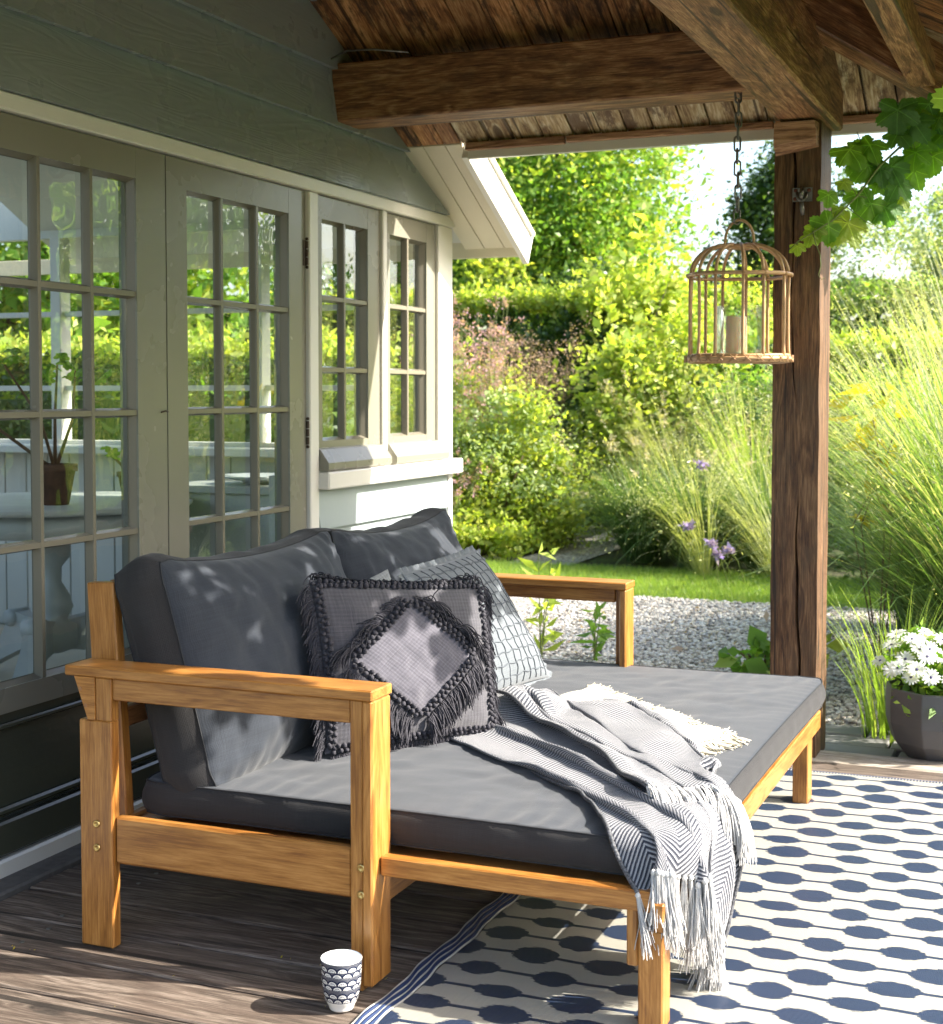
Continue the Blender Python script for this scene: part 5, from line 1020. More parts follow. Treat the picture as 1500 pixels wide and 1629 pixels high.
[373,2,-1,2,0,-1,-1,0,1,1,0,11,9,-4,-1,0,-8,-6,1,1,-3,1,-1,0,-1,11,10,0,-2,-8,-10,-2,1,3,-1,-1,12,-3,-6,-2,-3,0,-1,1,-1,1,-1,1,-1,3,8,-5,-5,0,2,1,4],
[373,2,-2,1,0,0,0,0,1,0,1,10,11,0,-1,-3,-10,-6,-1,3,-3,1,3,-4,-1,10,9,0,-2,-7,-10,-1,2,3,0,-2,10,-3,-6,-1,-3,1,0,0,-1,2,-2,0,0,1,8,-4,-6,1,2,1,-5],
[372,3,-1,2,0,-1,-2,1,0,1,0,8,12,1,-2,-2,-10,-7,-1,3,0,1,4,-6,1,10,6,0,-1,-7,-10,-1,0,1,2,0,10,-5,-6,-1,-1,2,1,-2,1,1,-2,0,0,0,7,-3,-5,0,1,-1,3],
[372,4,3,0,-5,-1,0,0,1,1,0,5,11,4,-1,-3,-8,-8,2,0,-1,0,5,-5,3,10,4,2,-1,-8,-10,-2,0,0,2,2,9,-6,-6,-1,0,2,1,-2,4,-2,-2,0,0,0,6,-2,-5,0,4,-1,-4],
[372,6,3,-1,-6,-1,0,0,1,1,0,2,11,7,0,-3,-7,-9,1,0,-3,2,5,-5,7,10,2,2,-2,-8,-11,-2,0,0,1,4,8,-6,-6,-1,2,-1,1,0,4,-3,0,-1,-1,-1,7,-1,-5,-1,3,0,-4],
[372,4,4,-1,-5,-1,0,1,2,2,0,-2,10,8,3,-1,-8,-11,-2,1,-1,3,1,-3,8,12,3,1,-2,-10,-11,-3,0,0,0,6,7,-7,-3,0,-2,-1,1,1,5,-1,-3,-1,-1,2,4,1,-6,-2,1,0,-2],
[372,4,2,0,-4,-1,1,1,2,2,0,-3,7,10,6,0,-6,-11,-7,1,-1,1,-1,2,7,12,4,2,-3,-10,-12,-3,0,0,1,7,4,-7,-1,0,-4,2,2,2,-2,-3,1,3,-4,1,2,5,-5,-4,0,-1,0],
[373,2,1,1,-3,1,0,-1,2,3,2,-5,6,11,5,2,-2,-11,-9,-3,0,0,-1,2,6,13,5,2,-3,-10,-13,-1,1,-2,2,8,3,-8,-1,0,-4,0,1,2,1,2,2,0,-7,-1,2,8,-4,-3,-2,-1,0],
[373,1,0,1,0,-1,0,2,3,-2,2,-2,3,13,6,3,-1,-11,-11,-4,1,-1,0,0,5,11,5,1,-2,-9,-9,-1,3,-3,-1,8,5,-8,-2,-1,-2,1,2,1,0,-1,0,1,0,-3,0,7,-2,-3,0,1,-6],
[373,6,-3,-2,0,0,2,4,0,-6,0,0,4,15,7,5,-2,-11,-14,-3,1,-2,1,-1,2,8,5,0,-2,-3,-6,-3,5,-4,-2,7,8,-7,-6,0,-2,0,0,1,-1,4,0,-1,-1,1,0,4,5,2,-1,-5,-9],
[373,10,-1,-4,-1,0,-2,3,1,-4,0,-1,3,15,11,3,-3,-10,-14,-5,2,-1,1,-1,0,4,4,2,2,0,-9,-3,5,-5,-1,5,10,-5,-8,-2,0,0,0,1,0,5,-1,-1,0,1,-4,1,10,5,-1,-6,-11],
[373,14,2,-5,-3,-2,-5,0,2,0,2,-4,2,14,12,0,-1,-6,-12,-8,1,-2,2,0,2,1,6,3,3,0,-10,-5,4,-5,0,1,12,0,-9,-5,0,2,1,-1,-1,2,-1,-2,1,2,-3,1,10,6,1,-7,-12],
[373,17,5,-6,-5,-4,-5,-1,1,-1,2,-2,1,12,14,4,0,-6,-12,-11,0,-2,-1,2,4,-3,8,4,3,2,-6,-9,1,-5,-1,3,7,6,-7,-7,0,1,0,-2,0,1,-2,0,2,1,-3,2,10,6,1,-7,-13],
[372,18,9,-6,-5,-4,-6,-4,1,0,-1,0,1,8,15,7,0,-5,-10,-13,-2,0,-2,2,3,-1,7,1,2,5,0,-11,-3,-3,2,-1,2,10,-1,-5,-4,-2,-1,1,-1,-1,-1,1,0,0,-1,2,10,7,0,-7,-13],
[372,16,11,-6,-5,-2,-5,-4,-2,1,-2,0,0,5,14,9,-2,-4,-5,-13,-4,0,0,1,2,-1,7,-1,0,4,6,-6,-9,1,3,-4,0,4,7,-2,-8,-4,0,3,-1,-2,0,0,-1,1,0,2,9,5,0,-7,-10],
[372,13,11,-5,-5,-2,-4,-2,0,1,-5,0,1,1,12,10,-2,-1,-2,-12,-7,1,-1,1,1,-1,6,0,-3,2,8,3,-11,-3,4,-2,-2,1,9,4,-7,-4,0,-1,-3,-2,0,2,-1,2,-1,0,7,4,0,-6,-8],
[372,11,11,-3,-3,0,-5,-7,-1,2,-3,-1,2,0,8,11,0,1,-1,-9,-10,0,-1,0,0,2,3,0,-3,2,7,7,-7,-8,3,-3,-2,-1,5,12,4,-3,-2,-2,-6,-6,0,2,-2,3,-3,3,8,3,0,-6,-12],
[373,7,12,2,-4,-4,-2,-5,-4,1,-2,-1,1,0,5,12,4,1,-3,-5,-11,-1,-1,-1,0,0,1,1,-1,2,5,8,0,-12,-1,-2,1,2,-2,7,12,3,-2,-2,-5,-9,-5,2,-1,1,-2,8,9,-4,-5,-4,-7],
[373,4,12,4,-6,-2,-1,-1,-8,0,-1,-1,1,0,3,10,9,1,-3,-3,-11,-5,3,-2,-2,0,0,0,0,1,4,7,5,-8,-6,-1,0,1,0,1,12,9,-1,-2,-2,-8,-8,-1,-2,1,-1,7,10,-3,-6,-4,-6],
[378,-2,9,6,-5,-1,1,0,-10,-2,-1,0,1,1,0,8,10,3,-3,-1,-8,-8,5,-3,-4,0,1,-1,0,0,3,6,7,-2,-11,1,0,-1,0,-1,7,12,2,-5,0,-4,-5,-8,0,1,1,3,8,2,-5,-5,-6],
[379,-4,6,9,-6,-1,2,2,-9,-4,1,-1,0,3,-2,5,10,4,-1,-1,-5,-10,3,3,-3,-3,-3,0,1,-1,1,5,7,3,-9,-4,-1,-1,2,1,1,11,4,-6,-4,-1,1,-9,1,5,2,-4,7,3,-4,-5,-6],
[374,0,4,10,-2,0,2,0,-8,-5,1,-2,0,3,-1,0,9,7,0,-1,-1,-11,-2,6,-3,-1,-2,-2,0,-1,0,3,7,6,-4,-7,0,-2,0,-1,0,6,7,-5,-3,0,3,-5,2,2,-1,-3,2,1,-4,-2,1],
[373,5,-1,8,5,-2,0,-1,-5,-7,1,1,1,2,1,-5,5,7,4,0,0,-9,-7,4,-1,-2,2,-1,-3,-2,1,1,6,6,-1,-9,1,1,-1,-1,2,-4,4,-3,1,3,3,-5,-2,-3,-2,-5,-5,5,-3,-4,-5],
[373,4,-2,6,10,1,-2,-2,-3,-9,0,2,-1,3,3,-5,-1,8,6,1,0,-5,-9,0,2,-2,0,0,-2,0,0,-2,2,6,3,-8,-2,1,2,-2,-5,-11,1,-3,1,4,6,2,-2,-5,-5,-5,-9,1,-1,-1,1],
[373,3,-1,2,10,6,0,-1,-3,-10,-4,0,-1,4,6,-3,-5,7,6,2,0,-1,-10,-5,3,-1,-1,3,-2,-1,-1,0,-1,4,4,-4,-1,-1,-2,-7,-10,-8,-5,-4,-1,3,6,5,-3,-7,-6,-5,-6,-3,-3,-2,-2],
[372,3,1,-1,7,9,2,1,-2,-8,-8,1,1,0,5,-2,-5,4,9,2,-1,0,-6,-8,5,1,-2,-2,-2,0,-3,-2,-3,-1,7,2,-3,-6,-5,-11,-12,-10,-9,0,-1,-1,4,6,-3,-6,-6,-7,-6,-5,-3,-2,-2],
[376,-2,1,-1,4,10,5,2,-1,-6,-10,-2,4,0,1,-5,-1,3,9,4,-1,-1,-4,-9,1,4,1,-1,-5,-6,-7,-6,-4,0,5,3,-2,-7,-8,-10,-13,-13,-11,-4,1,2,2,3,-3,-5,-6,-6,-7,-7,-4,-3,-1],
[374,-1,2,-2,2,9,8,1,0,-1,-10,-7,2,-1,-1,-1,1,2,5,7,1,-1,-3,-10,-2,0,1,1,-7,-7,-6,-3,-3,-3,-4,1,-3,-8,-9,-10,-10,-12,-12,-9,-4,1,2,2,-1,-5,-6,-6,-7,-7,-6,-3,-2],
[370,2,2,0,1,4,9,-3,0,3,-2,-10,-1,-1,0,0,0,3,-2,5,4,0,-2,-6,-2,-1,-5,-6,-8,-6,-8,-5,-4,-1,-4,-3,-5,-8,-9,-9,-11,-11,-10,-8,-5,-3,-1,0,0,-4,-6,-6,-6,-7,-7,-5,-3],
[350,8,7,5,3,3,7,-2,-4,3,4,-5,-3,0,-1,-1,-1,-3,-7,2,3,2,2,-1,-4,-6,-8,-9,-7,-10,-9,-8,-5,-3,-2,-2,-3,-8,-9,-9,-11,-12,-10,-7,-4,-3,-1,-3,-3,-4,-5,-5,-7,-7,-7,-6,-4],
[326,9,8,8,8,6,7,2,-4,2,6,1,-7,-1,4,-3,-4,-9,-7,0,1,0,3,3,-6,-10,-11,-10,-9,-9,-9,-9,-6,-4,-3,-3,-3,-4,-8,-9,-10,-11,-11,-9,-5,-2,-1,-5,-5,-4,-4,-5,-6,-7,-7,-6,-6],
[303,7,8,9,10,9,8,7,-3,1,4,6,-5,-7,1,-1,-4,-5,-2,-4,-4,-3,1,4,-8,-11,-10,-11,-9,-10,-10,-8,-7,-4,-4,-4,-5,-3,-5,-8,-10,-10,-10,-10,-6,-2,-1,-5,-8,-5,-5,-4,-6,-6,-7,-6,-7],
[285,4,5,8,10,10,11,7,-1,1,4,3,-3,-4,-4,-4,-4,-3,-3,-2,-1,0,0,-1,-8,-11,-11,-10,-10,-9,-10,-10,-7,-5,-3,-5,-6,-4,-4,-6,-8,-10,-9,-9,-8,-4,-2,-4,-7,-8,-6,-4,-5,-6,-7,-6,-6],
[274,3,2,4,7,10,10,7,-1,0,2,4,-2,-6,-6,-4,-4,-4,-3,-2,-1,1,1,-1,-4,-9,-11,-11,-10,-10,-10,-10,-8,-6,-3,-4,-6,-7,-4,-4,-7,-8,-9,-9,-7,-5,-3,-4,-6,-9,-8,-6,-5,-5,-7,-6,-6],
[263,6,4,0,2,4,8,4,0,1,2,3,-2,-6,-6,-5,-4,-4,-5,-3,-1,0,1,0,-1,-6,-10,-11,-10,-10,-10,-10,-9,-7,-4,-3,-6,-7,-7,-5,-3,-7,-9,-8,-7,-6,-3,-3,-6,-8,-10,-8,-7,-5,-6,-6,-6],
[240,10,7,4,-3,-2,6,4,1,1,1,1,0,1,-2,-7,-7,-7,-7,-5,-2,-1,-1,0,1,-2,-8,-10,-10,-10,-11,-11,-9,-8,-4,-3,-5,-8,-8,-7,-4,-3,-7,-8,-8,-6,-4,-3,-4,-7,-10,-9,-9,-6,-7,-6,-6],
[221,5,5,3,-4,-1,10,-1,1,1,1,2,-3,9,-4,-3,-9,-7,-6,-5,-5,-4,-2,-1,0,3,-5,-9,-10,-10,-11,-12,-10,-9,-5,-2,-5,-7,-9,-9,-6,-3,-2,-8,-8,-7,-4,-3,-3,-6,-9,-10,-9,-8,-7,-8,-6]]
# ================================================================== PILLOWS (four corners + thickness)
class PillowSurf:
    def __init__(s, BL, BR, TR, TL, th, pinch=.05, seed=0, wr=.005, p=2.2, q=.5):
        s.c = [Vector(x) for x in (BL, BR, TR, TL)]; s.th = th; s.pinch = pinch; s.seed = seed; s.wr = wr; s.p = p; s.q = q
        s.n = (s.c[1] - s.c[0]).cross(s.c[3] - s.c[0]).normalized()
        s.W = (s.c[1] - s.c[0]).length; s.H = (s.c[3] - s.c[0]).length
    def base(s, u, v):
        u2 = u * (1 - s.pinch * (1 - v * v) ** 1); v2 = v * (1 - s.pinch * (1 - u * u) ** 1)
        a, b = (u2 + 1) / 2, (v2 + 1) / 2
        return s.c[0] * (1 - a) * (1 - b) + s.c[1] * a * (1 - b) + s.c[2] * a * b + s.c[3] * (1 - a) * b
    def P(s, u, v, side=1, off=0.0):
        f = (max(0, 1 - abs(u) ** s.p) ** s.q) * (max(0, 1 - abs(v) ** s.p) ** s.q)
        w = s.wr * (nz3((u * s.W, v * s.H, side), 9, s.seed) + .6 * nz3((u * s.W, v * s.H, side), 20, s.seed)) * min(1, 5 * (1 - max(abs(u), abs(v))))
        return s.base(u, v) + s.n * side * (s.th / 2 * f + w * (1 if f > 0 else 0) + off + .0012)
    def grid(s, name, mat, nu=44, **tg):
        V = []; UV = []; F = []
        us = np.sin(np.linspace(-math.pi / 2, math.pi / 2, nu + 1))
        for side in (1, -1):
            o = len(V)
            for v in us:
                for u in us: V.append(s.P(u, v, side)); UV.append((u * s.W / 2, v * s.H / 2))
            for j in range(nu):
                for i in range(nu):
                    a = o + j * (nu + 1) + i; q = (a, a + 1, a + nu + 2, a + nu + 1); F.append(q if side > 0 else q[::-1])
        return mobj(name, V, F, mat, None, None, True, UV, **tg)
def strand(m, p, d, L, r, grav=.5, seg=4, curl=.25, lim=None, n=3):
    p = Vector(p); d = Vector(d).normalized(); pts = [p.copy()]
    j = Vector((random.gauss(0, 1), random.gauss(0, 1), random.gauss(0, 1))) * curl * .4
    for k in range(seg):
        d = (d + Vector((0, 0, -grav * .35)) + j * .35 + Vector((random.gauss(0, 1), random.gauss(0, 1), random.gauss(0, 1))) * curl * .18).normalized()
        p = p + d * L / seg
        if lim: p = lim(p)
        pts.append(p.copy())
    m.tube(pts, [r] * seg + [r * .7], n, cap=False)

# ---- macrame pillow with diamond panel
fp = PillowSurf((.872, 3.100, .378), (1.150, 3.505, .372), (1.085, 3.570, .750), (.795, 3.165, .790), .15, .03, 3, .006)
FP = fp.grid('fringed_pillow', M['char'], label='purple grey woven pillow with a fringed diamond and knotted border', cat='pillow')
D = .70
V = []; UV = []; F = []; nn = 26
for j in range(nn + 1):
    for i in range(nn + 1):
        a, b = i / nn * 2 - 1, j / nn * 2 - 1
        u = (a + b) / 2 * D - .02; v = (b - a) / 2 * D * -1
        u = (a - b) / 2 * D - .02; v = (a + b) / 2 * D + .02
        V.append(fp.P(u, v, 1, .003)); UV.append((a * .13, b * .13))
F = [(j * (nn + 1) + i, j * (nn + 1) + i + 1, (j + 1) * (nn + 1) + i + 1, (j + 1) * (nn + 1) + i) for j in range(nn) for i in range(nn)]
F = [f[::-1] for f in F]
if (Vector(V[1]) - Vector(V[0])).cross(Vector(V[nn + 1]) - Vector(V[0])).dot(fp.n) > 0: F = [f[::-1] for f in F]
mobj('diamond_panel', V, F, M['lilac'], FP, None, True, UV)
# corner panels upper right / lower right in the washed weave
def tri_panel(pts, nm='corner_panel', mat=None):
    V = []; UV = []; F = []; n_ = 10; ids = {}
    for i in range(n_ + 1):
        for j in range(n_ + 1 - i):
            a, b = i / n_, j / n_; c = 1 - a - b
            u = pts[0][0] * c + pts[1][0] * a + pts[2][0] * b; v = pts[0][1] * c + pts[1][1] * a + pts[2][1] * b
            ids[(i, j)] = len(V); V.append(fp.P(u, v, 1, .002)); UV.append((u * .22, v * .22))
    for i in range(n_):
        for j in range(n_ - i):
            F.append((ids[(i, j)], ids[(i + 1, j)], ids[(i, j + 1)]))
            if i + j < n_ - 1: F.append((ids[(i + 1, j)], ids[(i + 1, j + 1)], ids[(i, j + 1)]))
    mobj(nm, V, F, mat or M['lilac'], FP, None, True, UV)
def braid(path, nrm_off, out, fr_len, name='braid', nfr=2, rows=2, rb=.0064, dens=.0078, fr=True):
    """path(t)->(u,v); beads along it and strands leaving towards out (du,dv)"""
    m = MB(); fm_ = MB(); L = sum((fp.P(*path(k / 20)) - fp.P(*path((k + 1) / 20))).length for k in range(20))
    n_ = int(L / dens)
    for k in range(n_):
        t = (k + .5) / n_; u, v = path(t)
        p = fp.P(u, v, 1, nrm_off); p2 = fp.P(u + out[0] * .03, v + out[1] * .03, 1, nrm_off)
        o_ = (p2 - p).normalized(); tg_ = (fp.P(*path(min(1, t + .02)), 1, nrm_off) - p).normalized()
        for r_ in range(rows):
            c = p + o_ * (r_ * .013 + random.gauss(0, .001)) + tg_ * (.005 if (r_ + k) % 2 else -.003) + fp.n * (.004 * math.sin(k * 2.1 + r_) + random.gauss(0, .001))
            m.blob(c, rb * random.uniform(.85, 1.15), (1, 1, 1.2 if k % 2 else .85))
        if fr:
            for q in range(nfr):
                st = p + o_ * (rows * .012) + tg_ * random.uniform(-.005, .005)
                dr = o_ + fp.n * random.uniform(.0, .3) + tg_ * random.gauss(0, .25)
                strand(fm_, st, dr, fr_len * random.uniform(.8, 1.2), .0017, 1.6, 5, .5, lambda P_: P_ + fp.n * max(0, .006 - (P_ - fp.base(0, 0)).dot(fp.n) * .05) * .2)
    b_ = m.build(name, M['yarn_dark'], FP, True)
    if fr: fm_.build('fringe', M['yarn_dark'], b_, True, kind='stuff')
cs = [(0, D), (D, 0), (0, -D), (-D, 0)]; cs = [(a - .02, b + .02) for a, b in cs]
for k in range(4):
    a, b = cs[k], cs[(k + 1) % 4]; mid = ((a[0] + b[0]) / 2 + .02, (a[1] + b[1]) / 2 - .02); l_ = math.hypot(*mid)
    o_ = (mid[0] / l_, mid[1] / l_)
    braid(lambda t, a=a, b=b: (a[0] + (b[0] - a[0]) * t, a[1] + (b[1] - a[1]) * t), .009, o_, .066, nfr=6)
for (a, b, o_) in (((-.97, .95), (.97, .95), (0, 1)), ((.95, .97), (.95, -.97), (1, 0)), ((.97, -.95), (-.97, -.95), (0, -1)), ((-.95, -.97), (-.95, .97), (-1, 0))):
    braid(lambda t, a=a, b=b: (a[0] * .98 + (b[0] - a[0]) * .98 * t, a[1] * .98 + (b[1] - a[1]) * .98 * t), .006, o_, .050, nfr=5)
# ---- grey pillow with stitched grid
gp = PillowSurf((.985, 3.765, .378), (1.045, 4.246, .372), (.850, 4.120, .770), (.800, 3.690, .745), .14, .035, 9, .006)
GP = gp.grid('grid_pillow', M['palegrey'], label='pale grey cotton pillow with a stitched grid and frayed edge', cat='pillow')
m = MB()
for k in range(-5, 6):
    c = k * .17
    for d_ in (0, 1):
        pts = []
        for t in np.linspace(-.96, .96, 50):
            w = .012 * math.sin(t * 24 + k * 1.7 + d_); u, v = (t, c + w) if d_ == 0 else (c + w, t)
            pts.append(gp.P(max(-.97, min(.97, u)), max(-.97, min(.97, v)), 1, .0008))
        m.tube(pts, .0019, 5)
m.build('stitched_grid', M['stitch'], GP, True)
# frayed ruffle round the edge
for e_, (a, b, o_) in enumerate((((-1, 1), (1, 1), (0, 1)), ((1, 1), (1, -1), (1, 0)), ((1, -1), (-1, -1), (0, -1)), ((-1, -1), (-1, 1), (-1, 0)))):
    V = []; F = []; n_ = 80; UV = []
    for k in range(n_ + 1):
        t = k / n_; u, v = a[0] + (b[0] - a[0]) * t, a[1] + (b[1] - a[1]) * t
        p = gp.base(u, v); q = gp.base(u + o_[0] * .08, v + o_[1] * .08); d_ = (q - p)
        for r_ in range(4):
            V.append(p + d_ * (r_ / 3) * (1 + .12 * random.random() * (r_ == 3)) + gp.n * (.005 * math.sin(k * 1.15 + random.random()) * r_ / 3)); UV.append((t * .45, r_ * .01))
    for k in range(n_):
        for r_ in range(3):
            i = k * 4 + r_; F.append((i, i + 4, i + 5, i + 1))
    mobj('frayed_edge', V, F, M['palegrey'], GP, None, True, UV)
# ---- small ribbed pillow behind
rp = PillowSurf((.840, 3.24, .378), (.900, 3.66, .378), (.800, 3.600, .768), (.755, 3.23, .735), .10, .05, 12, .005)
rp.grid('ribbed_pillow', M['ribbed'], label='ribbed grey pillow peeping out between the fringed and the grid pillow', cat='pillow')

# ================================================================== THROW BLANKET
def herring():
    k = NT('herringbone_weave'); v = k.n('ShaderNodeTexCoord').outputs['UV']
    sp = k.n('ShaderNodeSeparateXYZ', _0=v); wob = k.math('MULTIPLY', k.math('SUBTRACT', k.noise(k.mapping(v, (6, 6, 1)), 2.0, 2), .5), .010)
    z = k.math('PINGPONG', sp.outputs[0], .062)
    s_ = k.math('DIVIDE', k.math('ADD', k.math('ADD', sp.outputs[1], k.math('MULTIPLY', z, 1.1)), wob), .0140)
    fr = k.math('FRACT', s_)
    y_ = k.n('ShaderNodeTexWave', wave_type='BANDS', bands_direction='X', _Scale=150.0); k.put(y_.inputs['Vector'], v)
    edge = k.math('ADD', .57, k.math('MULTIPLY', k.math('SUBTRACT', y_.outputs['Fac'], .5), .22))
    f = k.math('LESS_THAN', fr, edge)
    c = k.mix(f, (.38, .38, .40), (.018, .024, .042))
    tri = k.math('PINGPONG', k.math('MULTIPLY', s_, 2), .5)
    h = k.math('ADD', k.math('MULTIPLY', y_.outputs['Fac'], .35), tri)
    b = k.bsdf(c, .95, k.bump(h, .7, .003)); b.inputs['Sheen Weight'].default_value = .3
    return k.end(b)
M['herring'] = herring(); M['hemrope'] = simple('two_tone_hem_cord', (.30, .31, .34), .95, 260, .8, bump=.8)
def load_cloth():
    # CLOTH: x, y, z of the draped throw in millimetres, each row as a start value and steps
    q = np.cumsum(np.array(CLOTH, dtype=np.float64).reshape(3, 47, 57), axis=2).transpose(1, 2, 0) / 1000.0
    out = np.zeros((93, 57, 3)); out[::2] = q
    for j in range(46):
        a, b, c, d = q[max(j - 1, 0)], q[j], q[j + 1], q[min(j + 2, 46)]
        out[2 * j + 1] = (-a + 9 * b + 9 * c - d) / 16
    return out
G = load_cloth()
JM = 86
G = G[:JM + 1]
for _ in range(2):
    G[1:-1, 1:-1] = (G[1:-1, 1:-1] * 2 + G[:-2, 1:-1] + G[2:, 1:-1] + G[1:-1, :-2] + G[1:-1, 2:]) / 6
def gnormals(G):
    du = np.gradient(G, axis=1); dv = np.gradient(G, axis=0); n = np.cross(du, dv); n /= np.linalg.norm(n, axis=2, keepdims=True) + 1e-9
    return -n if n[..., 2].mean() < 0 else n
N_ = gnormals(G)
def cloth_obj(name, G, N, th, mat, parent=None, uo=0, vo=0, **tg):
    nv_, nu_ = G.shape[0], G.shape[1]; V = np.concatenate([(G + N * th / 2).reshape(-1, 3), (G - N * th / 2).reshape(-1, 3)])
    uu, vv = np.meshgrid(np.arange(nu_) * .90 / 56 + uo, np.arange(nv_) * 1.62 / 92 + vo); UV = np.stack([uu.ravel(), vv.ravel()], 1); UV = np.concatenate([UV, UV])
    F = []; o = nv_ * nu_
    for j in range(nv_ - 1):
        for i in range(nu_ - 1):
            a = j * nu_ + i; F.append((a, a + 1, a + nu_ + 1, a + nu_)); F.append((o + a, o + a + nu_, o + a + nu_ + 1, o + a + 1))
    for i in range(nu_ - 1):
        a = i; F.append((a, o + a, o + a + 1, a + 1)); a = (nv_ - 1) * nu_ + i; F.append((a, a + 1, o + a + 1, o + a))
    for j in range(nv_ - 1):
        a = j * nu_; F.append((a, a + nu_, o + a + nu_, o + a)); a = j * nu_ + nu_ - 1; F.append((a, o + a, o + a + nu_, a + nu_))
    o_ = mobj(name, V, F, mat, parent, None, True, UV, **tg)
    sb = o_.modifiers.new('sub', 'SUBSURF'); sb.levels = 1; sb.render_levels = 1
    return o_
TB = cloth_obj('throw_blanket', G, N_, .006, M['herring'], label='grey white herringbone throw with long white tassels trailing over the mattress corner', cat='blanket')
def hem(G, N, j0, j1, i, par, r=.0045, off=.004):
    m = MB(); pts = [Vector(G[j, i] + N[j, i] * off) for j in range(j0, j1)]; m.tube(pts, r, 7); m.build('hem', M['hemrope'], par, True)
hem(G, N_, 0, JM + 1, 0, TB); hem(G, N_, 0, JM + 1, 56, TB)
# tassel variants (hang down -Z from the origin)
TV = []
for k in range(6):
    m = MB(); L = random.uniform(.10, .135)
    m.blob((0, 0, -.002), .0065, (1, 1, 1.2))
    for q in range(30):
        a = random.uniform(0, 6.28); r0 = random.uniform(0, .0045)
        strand(m, (r0 * math.cos(a), r0 * math.sin(a), -.006), (math.cos(a) * .05, math.sin(a) * .05, -1), L * random.uniform(.8, 1.08), .0011, .6, 8, .20)
    TV.append(mk('tassel', m.v, m.f, M['yarn_white'], True))
def put_tassel(p, d, par, mats=TV, s=1.0):
    d = Vector(d).normalized(); q = Vector((0, 0, -1)).rotation_difference(d)
    mw = Matrix.Translation(Vector(p)) @ q.to_matrix().to_4x4() @ Matrix.Rotation(random.uniform(0, 6.28), 4, 'Z') @ Matrix.Scale(s, 4)
    o = bpy.data.objects.new('tassel', random.choice(mats)); link(o, par, mw); return o
for i in [q * 1.0 for q in range(0, 57)]:
    i = int(i); p = Vector(G[-1, i]); d = Vector(G[-1, i] - G[-3, i]).normalized() * .35 + Vector((random.gauss(0, .07), random.gauss(0, .07), -1.3))
    put_tassel(p, d, TB)
# folded-back upper layer of the same throw
ia, ib, ja, jb = 22, 56, 6, 66
G2 = G[ja:jb + 1, ia:ib + 1] + N_[ja:jb + 1, ia:ib + 1] * .0135
n2 = G2.shape
for j in range(n2[0]):                      # soft roll of the free edge
    for i in range(n2[1]):
        e = i / 5.0
        if e < 1: G2[j, i] += N_[ja + j, ia + i] * .012 * math.sin(math.pi * min(1, e + .35)) * (1 + .4 * math.sin(j * .35))
        G2[j, i] += N_[ja + j, ia + i] * .004 * (1 + math.sin(j * .23 + i * .3))
N2 = gnormals(G2)
if N2[..., 2].mean() < 0: N2 = -N2
FL = cloth_obj('folded_layer', G2, N2, .006, M['herring'], TB, uo=.40, vo=.07)
hem(G2, N2, 0, n2[0], 0, FL, .0055, .002)
for i in range(0, n2[1], 1):
    p = Vector(G2[-1, i] + N2[-1, i] * .004); d = Vector(G2[-1, i] - G2[-3, i]).normalized(); nrm = Vector(N2[-1, i])
    m = MB(); m.blob(p, .006); j_ = Vector((random.gauss(0, .10), random.gauss(0, .10), 0)); L = random.uniform(.11, .15)
    for q in range(22):
        st = p + Vector((random.gauss(0, .002), random.gauss(0, .002), random.gauss(0, .002)))
        strand(m, st, d * .9 + j_ + nrm * random.uniform(.1, .45) + Vector((.25, 0, 0)), L * random.uniform(.8, 1.1), .0012, 1.5, 8, .22)
    m.build('tassel', M['yarn_white'], FL, True)
# knotted cord at the top end
m = MB()
for s_ in range(2):
    pts = [Vector(G[0, 0]) + Vector((.01 * math.cos(t * 6 + s_ * 2) - .02 * t, .01 * math.sin(t * 6) + .01 * s_, .012 + .02 * abs(math.sin(t * 3)))) for t in np.linspace(0, 2.4, 26)]
    m.tube(pts, .006, 6)
m.build('corner_cord', M['herring'], TB, True)
for k in range(5): put_tassel(Vector(G[2 + 3 * k, 0]) + Vector((-.01, -.012, 0)), (-.7, -.7, -.45), TB, s=.45)

